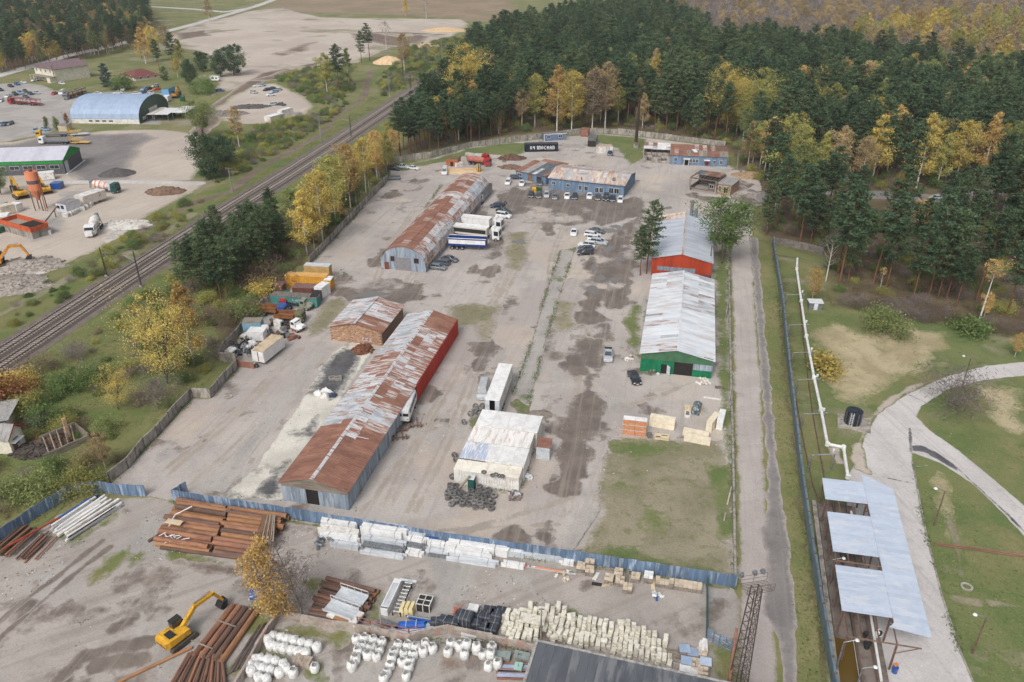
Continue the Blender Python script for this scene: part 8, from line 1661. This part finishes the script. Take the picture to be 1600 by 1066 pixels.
CRM=mk('cream_wrap',s(224,210,164),s(206,190,140),1.,.6)
for k in range(3):g=G(630+k*7.4,957);o=MB().loft([[(-.27,-.7,0),(.27,-.7,0),(.27,.7,0),(-.27,.7,0)],[(-.3,-.75,.7),(.3,-.75,.7),(.3,.75,.7),(-.3,.75,.7)],[(-.2,-.6,1.3),(.2,-.6,1.3),(.2,.6,1.3),(-.2,.6,1.3)]]).obj('cream_bale',CRM,None,(g[0],g[1],0),AF);tag(o,'%s of three cream wrapped bales beside the crate'%('left','middle','right')[k],'bale')
t=thing('crate','grey framed crate with dark gaps right of the cream bales','crate',(*G(650,955),0),AF);MB().box(0,0,0,1.8,1.7,1.2).obj('box',BLACK,t);q=MB();[q.box(x,-.03,0,x+.1,1.73,1.23)for x in(0,.85,1.7)];[q.box(-.02,y,1.2,1.82,y+.1,1.26)for y in(0,.8,1.6)];q.obj('slats',WHITED,t)
for k in range(6):g=G(632+k*1.5,961+k*2.);o=MB().box(0,-.1,0,4.2,.1,.16).obj('profile',(STEELW,STEEL,BLUE)[k%3],None,(g[0],g[1],.02+.1*k),AF+R.uniform(-.03,.03));tag(o,'%s metal profile below the grey crate'%('pale','grey','blue')[k%3],'profile','%s profiles below the crate'%('pale','grey','blue')[k%3])
t=thing('blue_tarp','bright blue tarpaulin over a pack above the low wall','tarpaulin',(*G(623,982),0),AF+.25);MB().loft([[(0,-.5,0),(3.2,-.5,0),(3.2,.5,0),(0,.5,0)],[(0,-.45,.7),(3.2,-.45,.7),(3.2,.45,.7),(0,.45,.7)],[(.1,-.2,.85),(3.1,-.2,.85),(3.1,.25,.85),(.1,.25,.85)]]).obj('sheet',mk('blue_sheet',s(44,104,196),s(36,88,174),1.2,.4,bump=.5),t);[MB().box(x,-.52,.0,x+.05,.52,.9).obj('strap',WHITE,t)for x in(.9,2.1)]
for k,(x,y,L,m,l)in enumerate(((607,992,6.4,WHITE,'long white box beam lying behind the low wall below the blue tarpaulin'),(612,986,5.,STEELW,'grey beam beside the blue tarpaulin'),(577,984,3.4,STEELW,'grey pipe end lying by the thin grey pole'),(590,972,3.,STEEL,'loose grey bars near the thin grey pole'))):g=G(x,y);o=MB().box(0,-.25,0,L,.25,.4).box(0,.3,0,L*.9,.6,.3).obj('beam',m,None,(g[0],g[1],0),(AF+.3 if k<2 else AF-.2));tag(o,l,'beam')
rl=GL([(560,982),(600,992),(640,1000),(660,996)]);t=thing('rusty_rail','rusty red railing along the top of the low wall','railing',(rl[0][0],rl[0][1],0));
for(x,y),a,w in run(rl,2.2):MB().bar((-w/2,0,1.9),(w/2,0,1.9),.12).bar((-w/2,0,1.4),(w/2,0,1.4),.1).bar((-w/2,0,1.2),(-w/2,0,1.95),.12).obj('length',mk('rail_rust',s(138,92,86),s(112,76,70),1.5),t,(x-rl[0][0],y-rl[0][1],0),a)
def bundle(x0,y0,x1,dep,h,mat,label,group=None,z=0.):
 p=Vector(G(x0,y0,z));L=(x1-x0)/((y0+121)*cT/HC)*1.02;t=thing('steel_bundle',label,'bundle',(p.x,p.y,z),AF,group);n=max(3,int(dep/.24))
 for k in range(n):MB().box(R.uniform(-.3,.25),k*dep/n+.01,0,L+R.uniform(-.4,.25),(k+1)*dep/n-.01,h*R.uniform(.88,1.)).obj('profile',mat,t)
 for x in(.2*L,.78*L):MB().box(x,-.01,-.01,x+.04,dep+.01,h+.008).obj('strap',STEEL,t)
WB=[(502,825,560,1.,1.5,WHITE,'tall white wrapped bundle uppermost of the left group on the fence'),(500,835,562,1.,1.1,WHITED,'white bundle second from the fence in the left group'),(502,843,561,.9,.9,WHITE,'white bundle third from the fence in the left group'),(517,855,561,1.2,.6,STEELW,'grey sheet bundle nearest the track in the left group'),
(566,842,634,2.,1.9,WHITE,'largest white wrapped bundle along the blue fence'),(566,851,635,.8,1.3,STEELW,'grey beams right below the largest white bundle'),(566,858,634,.8,.9,STEEL,'darker grey beams in the second group'),(565,866,633,.9,.5,STEELW,'grey beams nearest the track in the second group'),
(637,845,668,1.2,1.4,STEELW,'short grey bundle nearest the fence in the third group'),(636,852,667,.9,1.2,WHITE,'short white bundle in the middle of the third group'),(635,860,664,.9,.9,STEEL,'short dark grey bundle in the third group'),(634,868,660,1.,.6,WHITE,'short white bundle nearest the track in the third group'),
(671,848,690,.8,1.1,BLUE,'short blue topped bundle between third and fifth groups'),(668,855,694,.8,.9,WHITE,'short white bundle below the blue topped one'),(664,864,700,.7,.6,STEELW,'slanting grey bundle nearest the track in the fourth group'),(668,870,702,.5,.35,STEEL,'thin grey beams lying before the fourth group'),
(699,858,794,1.2,1.4,WHITE,'longest white bundle close to the blue fence'),(697,867,768,1.3,1.2,WHITE,'long white bundle in front of the longest one'),(700,877,779,.9,.7,STEELW,'long grey beams before the white bundles'),
(780,868,822,.8,.8,STEELW,'grey beams at the left of the last group'),(784,886,818,.8,.7,WHITE,'white box bundle nearest the track in the last group'),(797,868,820,.7,1.,WHITE,'small white bundle close to the fence in the last group'),(820,872,878,.9,.8,STEELW,'long grey bundle at the right end by the fence'),(876,883,893,.8,.6,WHITE,'small white box at the right end of the bundles')]
for b in WB:bundle(*b)
for k in range(9):g=G(812+k*3,884+k*.8);o=MB().box(0,-.09,0,R.uniform(4,6),.09,.12).obj('sheet_strip',(STEELW,WHITE,mk('strip_orange',s(222,150,110)),mk('strip_red',s(200,66,48)),STEELW,WOODG)[k%6],None,(g[0],g[1],.05+.05*k),AF+R.uniform(-.05,.03));tag(o,'%s metal strip in the loose lot at the right end of the bundles'%('grey','white','orange','red','pale grey','brown')[k%6],'strip','%s strips'%('grey','white','orange','red','pale grey','brown')[k%6])
for k in range(14):g=G(R.uniform(492,518),R.uniform(842,856));o=link('steel_tube',cached('stube',lambda:MB().lathe([(.17,0),(.2,0),(.2,.9),(.17,.9)],10).mesh('steel_tube',STEEL)),None,(g[0],g[1],R.choice((0,.3))),R.uniform(0,3));o.rotation_euler[0]=1.5;o.location.z+=.2;tag(o,'short grey tube end in the heap left of the bundles','tube','tube ends left of the bundles')
PB=mk('pale_brick',s(206,192,172),s(184,168,148),1.2,.9,rand=.12);PBD=mk('grey_brick',s(150,140,130),s(122,114,106),1.2,.9,rand=.12)
def pallet(px,py,label,group,nz=3,top=PB,low=PBD,a=AF,w=1.15,messy=.02):
 g=G(px,py);t=thing('brick_pallet',label,'pallet',(g[0],g[1],0),a,group);q=MB()
 for k in range(4):q.box(-w/2,-w/2+k*w*.27,.1,w/2,-w/2+k*w*.27+w*.18,.14)
 for x in(-w/2,-.06,w/2-.12):q.box(x,-w/2,0,x+.12,w/2,.1)
 q.obj('pallet',WOODG,t)
 for k in range(nz):
  m=top if k==nz-1 else low
  for i in range(2):
   for j in range(3):
    if k==nz-1 and R.random()<messy*3:continue
    link('brick',cached(('pb',m.name,w),lambda:MB().box(-w*.24,-w*.155,0,w*.24,w*.155,.27).mesh('brick',m)),t,(-w*.25+i*w*.5+R.uniform(-messy,messy),-w*.33+j*w*.33+R.uniform(-messy,messy),.145+k*.275),R.uniform(-messy,messy))
for x,y,n in((430,352,3),(487,325,4),(485,375,3),(605,425,3),(665,390,3),(672,440,3),(720,482,3),(770,415,3)):pallet(800+x/4,800+y/4+3,'pallet of loosely stacked beige bricks %s'%{430:'leftmost along the fence',487:'second from the left, the taller one',485:'second from the left, in front of the taller',605:'standing before a leaning board',665:'behind a messier one',672:'in front of another pallet',720:'nearest the track',770:'wide and ragged in the middle'}[x],None,n,messy=.05)
pallet(1012.5,908,'pallet of dark bricks under a white cover',None,4,WHITE)
for k,x in enumerate((922,980,1040,1097,1155)):pallet(800+x/4,800+(440+k*9)/4+4,'%s of five neat pallets of beige bricks at the right end of the fence'%('first','second','middle','fourth','last')[k],'neat pallets at the right end of the fence',3)
for x,y,L,an,l in((548,350,4.2,AF-.05,'grey boards lying flat against the fence between pallets'),(718,400,2.4,1.4,'grey board leaning on the fence right of the pallets'),(880,450,2.2,1.45,'pale board leaning before the white covered pallet'),(525,405,1.4,1.1,'white pallet frame lying on the track before the pallets'),(530,455,1.3,-.2,'dark mat lying on the track before the pallets'),(585,462,1.2,.2,'short pale plank lying on the track')):g=G(800+x/4,800+y/4);o=MB().box(-L/2,-.25,0,L/2,.25,.1).box(-L/2,-.2,.1,L/2,-.05,.16).obj('board',(WOODG,WOODG,WOOD,WHITED,BLACK,WOOD)[[548,718,880,525,530,585].index(x)],None,(g[0],g[1],.05),an);tag(o,l,'board')
litterheap(1026,932,.7,9,[WHITE,BLUE,STEELW],'scrap_strip','small white or blue strip on the track below the neat pallets','strip','strips on the track');litterheap(878,900,1.2,10,[WHITED,WOOD],'crumb','white crumb of plaster on the track below the bundles','debris','white debris below the bundles')
STN=mk('pale_stone',s(224,220,207),s(206,201,186),1.,.9,c3=s(178,173,158),sc3=1.2,bump=.2,rand=.08)
P1=GL(T4(800,800,[(160,690),(290,640),(430,690),(560,700),(740,720),(870,760),(960,840),(1000,985),(900,965),(700,910),(500,860),(260,810)]));P2=GL(T4(800,800,[(-80,670),(-20,640),(90,620),(290,620),(270,690),(170,700),(150,830),(60,850),(-60,820)]))
ns=0;ES=Vector((math.cos(AF),math.sin(AF)))
for P,lab,grp in((P1,'pale squared stone block in the long heap above the dark roof','stone blocks of the long heap'),(P2,'pale squared stone block in the stacks left of the thin pole','stone blocks of the left stacks')):
 cx=sum(p[0]for p in P)/len(P);cy=sum(p[1]for p in P)/len(P)
 for i in range(-22,23):
  for j in range(-9,10):
   u=i*.64+R.uniform(-.07,.07);v=j*1.12+(i%3)*.35+R.uniform(-.1,.1);x=cx+u*ES.x-v*ES.y;y=cy+u*ES.y+v*ES.x
   if not in_poly(x,y,P):continue
   n=R.choice((1,2,2,3))if P is P1 else R.choice((2,2,3))
   for k in range(n):
    if ns>300:break
    L=R.choice((.9,1.0,1.15));o=link('stone_block',cached(('sb',L),lambda:MB().loft([[(-.26,-L/2,0),(.26,-L/2,0),(.26,L/2,0),(-.26,L/2,0)],[(-.27,-L/2,.05),(.27,-L/2,.05),(.27,L/2,.05),(-.27,L/2,.05)],[(-.27,-L/2,.42),(.27,-L/2,.42),(.27,L/2,.42),(-.27,L/2,.42)],[(-.23,-L/2+.04,.46),(.23,-L/2+.04,.46),(.23,L/2-.04,.46),(-.23,L/2-.04,.46)]]).mesh('stone_block',STN)),None,(x+R.uniform(-.06,.06),y+R.uniform(-.08,.08),k*.465),AF+R.gauss(0,.13)+(1.57 if R.random()<.06 else 0));
    if k==n-1:o.rotation_euler[0]=R.gauss(0,.07);o.rotation_euler[1]=R.gauss(0,.06)
    tag(o,lab,'stone block',grp);ns+=1
o=MB().box(-1.5,-.7,0,1.5,.7,.12).obj('stone_slab',STN,None,(*G(832,968,1.5),1.5),AF);tag(o,'broad pale slab lying on top of the left stone stacks','stone slab')
BBM=mk('black_wrap',s(56,60,68),s(74,78,86),1.6,.45,bump=.5,bsc=4.,rand=.15)
BL=[(155,385,1.0,'black bale leftmost of the bales above the low wall'),(255,375,1.1,'black bale second from the left, behind a lower one'),(240,440,1.,'low black bale at the front left'),(350,405,1.3,'tall black bale left of the largest one'),(440,315,1.1,'black bale beside the orange scrap'),(485,385,1.9,'largest black wrapped bale with white bands'),(620,415,1.1,'black bale just right of the largest'),(715,455,1.1,'black bale at the front in the middle'),(790,475,1.1,'black bale at the front nearest the stone blocks'),(645,315,1.,'black bale behind the largest towards the track'),(725,340,1.2,'black bale with white bands in the upper middle'),(765,275,1.2,'black bale farthest back'),(840,320,1.2,'black bale at the back right with white bands'),(825,390,1.1,'black bale in the middle of the right end'),(905,275,1.1,'black bale at the back right corner with a white cap')]
for x,y,z,l in BL:
 g=G(660+x/7.3,920+y/7.3+4);t=thing('black_bale',l,'bale',(g[0],g[1],0),AF+R.uniform(-.3,.3));w=.62*z if z<1.5 else 1.0
 MB().loft([[(-w,-w*.8,0),(w,-w*.8,0),(w,w*.8,0),(-w,w*.8,0)],[(-w*1.04,-w*.85,.3*z),(w*1.04,-w*.85,.3*z),(w*1.04,w*.85,.3*z),(-w*1.04,w*.85,.3*z)],[(-w,-w*.8,.9*z),(w,-w*.8,.9*z),(w,w*.8,.9*z),(-w,w*.8,.9*z)],[(-w*.85,-w*.65,z),(w*.85,-w*.65,z),(w*.85,w*.65,z),(-w*.85,w*.65,z)]]).obj('wrap',BBM,t)
 for u in((.1,)if z<1.5 else(-.5,0,.5)):MB().box(u*w-.012,-w*.87,.05,u*w+.012,w*.87,z+.015).obj('band',STEELW,t)
g=G(740,960);o=MB().box(-.6,-.5,0,.6,.5,1.).box(-.62,-.52,1.,.62,.52,1.25,1).obj('pack',[mk('grey_green',s(140,152,150)),WHITE],None,(g[0],g[1],0),AF);tag(o,'grey green pack with a white top among the black bales','pack');g=G(714,961);o=MB().box(-.4,-.5,0,.5,.5,.8).cb((.1,0,.9),(.9,.4,.2),0,.6,.3).obj('orange_scrap',mk('orange_scrap',s(206,120,96),s(176,98,80),2.),None,(g[0],g[1],0));tag(o,'orange scrap at the back of the black bales','scrap')
for k in range(3):g=G(722+k*15.3,992+k*2.9);o=MB().box(0,-.4,0,1.22,.4,.75).box(-.01,-.42,.3,1.23,.42,.34,1).obj('white_pack',[WHITE,STEEL],None,(g[0],g[1],0),AF);tag(o,'%s of three white packs in a row at the low wall'%('left','middle','right')[k],'pack')
for x,y,l,m in((875,770,'grey mesh pack left of the others by the dark roof','g'),(960,775,'small grey pack next to the mesh pack','g'),(1095,770,'grey pallet of stone by the roof edge','g'),(1180,790,'grey pallet closest to the roof edge','g'),(1095,885,'pale turquoise pack at the roof edge','t')):pallet(660+x/7.3,920+y/7.3+5,l,None,2 if m=='t' else 3,mk('grey_green',s(140,152,150))if m=='g' else mk('turquoise',s(160,196,190)),PBD,AF,.95)
for k in range(2):g=G(776+k*1,1052+k*9);t=thing('blue_board_stack','%s stack of pale blue boards with rusty edges beside the dark roof'%('upper','lower')[k],'board stack',(g[0],g[1],0),AF+.18);[MB().box(0,j*.5,0,3.8,j*.5+.47,.3).obj('board',mk('pale_blue_board',s(170,184,208),s(150,166,192),1.),t)for j in range(2)];MB().box(-.05,-.14,0,3.9,-.03,.4).box(-.05,1.03,0,3.9,1.14,.4).obj('edge_rail',RUST,t)
for x,y,h,c,l in((1165,480,1.0,mk('pack_blue',s(164,182,206),s(146,166,192),1.),'pale blue pack leftmost in the upper row beside the dark roof'),(1235,505,.9,mk('pack_slate',s(150,164,186),s(130,146,168),1.),'slate blue pack in the upper row beside the dark roof'),(1180,580,1.,MATS['pack_blue'],'pale blue pack in the middle row, left'),(1340,590,1.,mk('pack_ice',s(184,198,218),s(166,182,204),1.),'ice blue pack in the middle row, right'),(1170,640,.8,WHITE,'white pack in the lowest row, left'),(1255,660,.7,WHITED,'white pack in the lowest row, middle')):
 g=G(850+x/5.333,930+y/5.333+3);t=thing('covered_pack',l,'pack',(g[0],g[1],0),AF+R.uniform(-.2,.2));MB().box(-.6,-.55,.12,.6,.55,h).obj('load',PBD,t);MB().box(-.63,-.58,h+.004,.63,.58,h+.08).obj('cover',c,t);MB().box(-.6,-.5,0,.6,.5,.11).obj('pallet',WOODG,t)
pallet(850+1310/5.333,930+505/5.333+2,'pallet of brown stone below the white boards',None,3);pallet(850+1255/5.333,930+590/5.333+2,'pallet of tan stone in the middle row',None,3,messy=.05);pallet(850+1320/5.333,930+665/5.333+2,'pallet of brown stone in the lowest row, right',None,3)
for k in range(5):g=G(1093+k*2.3,1018-k*.6);o=MB().box(-.16,-.9,0,.16,.9,.3).obj('white_board',WHITE,None,(g[0],g[1],.3+.25*(k%3)),AF+R.uniform(-.1,.1));tag(o,'white board in the small pile beside the barred gate','board','white boards by the barred gate')
for k in range(4):g=G(1045+k*3,1032-k*4);o=MB().box(-1.1,-.1,0,1.1,.1,.12).obj('timber',WOODG,None,(g[0],g[1],.05+.1*k),AF+R.uniform(-.1,.1));tag(o,'grey timber lying at the right end of the stone heap','timber','timbers at the end of the stone heap')
z=3.4;a0=Vector(G(841,1003,z));b0=Vector(G(1112,1063,z));an=math.atan2((b0-a0).y,(b0-a0).x);L=(b0-a0).length;c0=Vector(G(824,1066,z));t=thing('dark_roofed_building','long building with a dark bitumen roof cut by the bottom of the picture','building',(a0.x,a0.y,0),an)
MB().box(.25,-14,0,L+14,-.25,z-.12).obj('wall',CONC,t)
for k in range(30):MB().box(k*1.0+.008,-14.3,z-.1,(k+1)*1.0-.008,0,z+R.uniform(-.012,.012)).obj('roof_strip',TARROOF,t)
MB().box(-.35,-14.4,z-.25,-.01,.2,z+.12).box(-.01,.01,z-.25,30,.24,z+.1).obj('parapet',mk('torn_edge',s(176,174,170),s(136,134,132),2.,.9),t)
OP=mk('orange_block',s(208,150,112),s(190,128,92),2.4,.85,rand=.06)
p=Vector(G(972,679));wO=(Vector(G(1009,682))-p).length/2
for i in range(2):
 for k in range(3):
  t=thing('block_pack','pack of orange blocks, %s column, %s layer of the orange stack'%(('left','right')[i],('bottom','middle','top')[k]),'block pack',(p.x+math.cos(AF)*wO*i,p.y+math.sin(AF)*wO*i,k*1.02),AF)
  for r_ in range(2):
   for c_ in range(5):link('brick',cached(('ob',round(wO,2)),lambda:MB().box(.01,0,.01,wO/5-.01,1.15,.43).mesh('brick',OP)),t,(c_*(wO-.06)/5+.02,R.uniform(-.02,.02),.06+r_*.45))
  MB().box(.0,-.01,.965,wO-.03,1.17,1.01).obj('cover',WHITE,t)
AAC=mk('cream_block',s(232,222,200),s(220,207,182),1.,.85,rand=.04)
def aac(fl,fr,dep,lay,lab,n=4,m=AAC,A=None):
 loc,A,w,_=footprint(fl,fr,L=dep,A=A)
 for k in range(lay):
  t=thing('block_pack',lab+(' (%s layer)'%('lower','upper','top')[k]if lay>1 else ''),'block pack',(loc[0],loc[1],.1+k*.98),A)
  for c_ in range(n):MB().box(c_*w/n+.008,0,0,(c_+1)*w/n-.008,dep,.95).obj('brick',m,t)
aac((1014,667),(1053,674),1.2,2,'long pack of cream blocks beside the orange stack');aac((1066,681),(1106,689),1.1,1,'long pack of cream blocks behind a lower one',4);aac((1068,690),(1109,698),1.1,1,'long pack of cream blocks nearest the weedy field',4);aac((1102,674),(1111,677),3.6,2,'cream block stack set end on beside the white stack',2)
loc,A,w,_=footprint((1118,671),(1128,673),L=3.6)
for k in range(2):t=thing('white_stack','%s white wrapped pack with an orange side by the old pipe'%('lower','upper')[k],'block pack',(loc[0],loc[1],k*1.0),A);MB().box(.03,0,.0,w,3.6,.97).obj('wrap',WHITE,t);MB().box(0,.1,.05,.026,3.5,.9).obj('orange_side',OP,t)
t=thing('timber_crate','shallow wooden frame with dark slots in front of the cream packs','crate',(*G(1022,687),0),AF);MB().box(0,0,0,2.4,1.3,.5).obj('box',WOOD,t);MB().box(.2,.2,.502,1.,.4,.53).box(1.1,.7,.502,2.1,.85,.53).obj('slot',DARK,t)
g=G(1015,683);o=MB().box(-.4,-.5,0,.4,.5,.5).box(-.3,-.3,.5,.3,.4,.7).obj('grey_crate',CONCD,None,(g[0],g[1],0));tag(o,'small dark crate between the orange stack and wooden frame','crate')
t=thing('covered_engine','bulky load under a shiny dark sheet on the yard above the cream packs','covered load',(*G(1088,642),0),rad(70));MB().loft([[(-1.5,-.7,0),(1.5,-.7,0),(1.5,.7,0),(-1.5,.7,0)],[(-1.4,-.7,.9),(1.4,-.75,.9),(1.3,.7,.9),(-1.4,.65,.9)],[(-1.,-.2,1.4),(1.,-.3,1.5),(.9,.3,1.45),(-1.,.25,1.35)]]).obj('sheet',mk('shiny_sheet',s(66,84,84),s(150,156,164),3.,.25,bump=1.,bsc=4.),t);MB().box(-1.3,-.95,0,1.5,-.75,.25).box(-1.3,.78,0,1.5,.95,.25).obj('skid',WOOD,t)
t=thing('pallet_load','pale pallet load with dark slots left of the sheeted load','pallet',(*G(1074,647),0),rad(78));MB().box(-1.2,-.5,0,.2,.5,.5).obj('frame',WHITED,t);MB().box(.3,-.55,0,1.6,.55,.9).obj('boxes',WOOD,t);MB().box(-1.,-.3,.502,-.6,.3,.53).box(-.4,-.3,.502,0,.3,.53).obj('slot',DARK,t)
for x,y,l in((1124,607,'grey bundle at the edge of the yard by the old pipe'),(1106,622,'thin pale board on the yard left of the old pipe'),(1120,624,'short white board near the old pipe')):g=G(x,y);o=MB().box(-.8,-.3,0,.8,.3,.3 if x==1124 else.08).box(-.7,-.1,.1,.7,.1,.36 if x==1124 else.12).obj('board',CONCD if x==1124 else WHITED,None,(g[0],g[1],.02),AF);tag(o,l,'board')
def foot(lines,n,size,mat,name,seed,spread=.5):
 rng=np.random.default_rng(seed);C=[]
 for ln in lines:
  P=GL(ln)
  for(x0,y0),(x1,y1)in zip(P[:-1],P[1:]):
   m=int(math.hypot(x1-x0,y1-y0)*n);u=rng.random(m);x=x0+(x1-x0)*u;y=y0+(y1-y0)*u
   k=fbm(x,y,.25,3,seed)>-.02;x=x[k];y=y[k];m=len(x)
   C.append(np.stack([x+rng.normal(size=m)*spread,y+rng.normal(size=m)*spread,.12+rng.random(m)*.3],1))
 o=link(name,soup(name,quads(np.concatenate(C),size,rng,.2,2.),mat));o['kind']='stuff'
foot([[(172,757),(246,684),(301,626)],[(330,626),(371,578)],[(424,476),(485,413),(547,348),(606,283)],[(271,784),(440,811),(700,853),(900,882),(1102,913),(1150,921)],[(546,798),(693,523)],[(665,428),(741,303)],[(1139,420),(1148,915)],[(876,393),(854,455),(832,534),(801,617)],[(899,388),(872,468),(852,535),(825,632)],[(437,968),(525,985),(640,1006),(760,1004),(850,1026)],[(1425,724),(1446,832),(1471,932),(1500,1020)],[(713,765),(811,769),(836,690)],[(617,256),(675,249),(737,232),(800,224)],[(1207,383),(1232,602),(1252,762),(1290,1020)],[(1000,582),(1012,470)],[(596,422),(690,290)]],30,.12,L_GREEN,'weeds',71,.32);foot([[(157,770),(229,778)],[(0,850),(60,810),(118,775)],[(232,848),(250,856),(333,868),(410,880)],[(500,912),(600,935)],[(690,985),(760,1000)],[(800,960),(900,975),(1000,1000)],[(345,779),(440,784)]],26,.12,L_OLIVE,'weeds',72,.5)
rng=np.random.default_rng(5);st=MB()
for poly,n in((YARD,1500),([(0,870),(160,778),(700,856),(1148,921),(1150,1066),(0,1066)],900)):
 P=np.array(GL(poly));x=rng.uniform(P[:,0].min(),P[:,0].max(),n*4);y=rng.uniform(P[:,1].min(),P[:,1].max(),n*4)
 k=(sdf_poly(x,y,[tuple(q)for q in P])>.3)&(fbm(x,y,.07,4,9)>.05);x=x[k][:n];y=y[k][:n]
 for a,b in zip(x,y):z=rng.uniform(.04,.13);st.cb((a,b,.09),(z*rng.uniform(.8,2.2),z,z*.6),int(rng.integers(0,3)),rng.uniform(0,3))
o=st.obj('gravel',[CONC,CONCD,WHITED]);o['kind']='stuff'
hz=bpy.data.materials.new('haze');hz.use_nodes=True;hn=hz.node_tree;hn.nodes.clear()
ho=hn.nodes.new('ShaderNodeOutputMaterial');hv=hn.nodes.new('ShaderNodeVolumePrincipled');hv.inputs['Color'].default_value=(.86,.92,1,1);hv.inputs['Density'].default_value=.0001;hn.links.new(hv.outputs[0],ho.inputs['Volume'])
o=MB().box(-3100,-600,-1,3100,5100,90).obj('haze',hz);o['kind']='stuff'
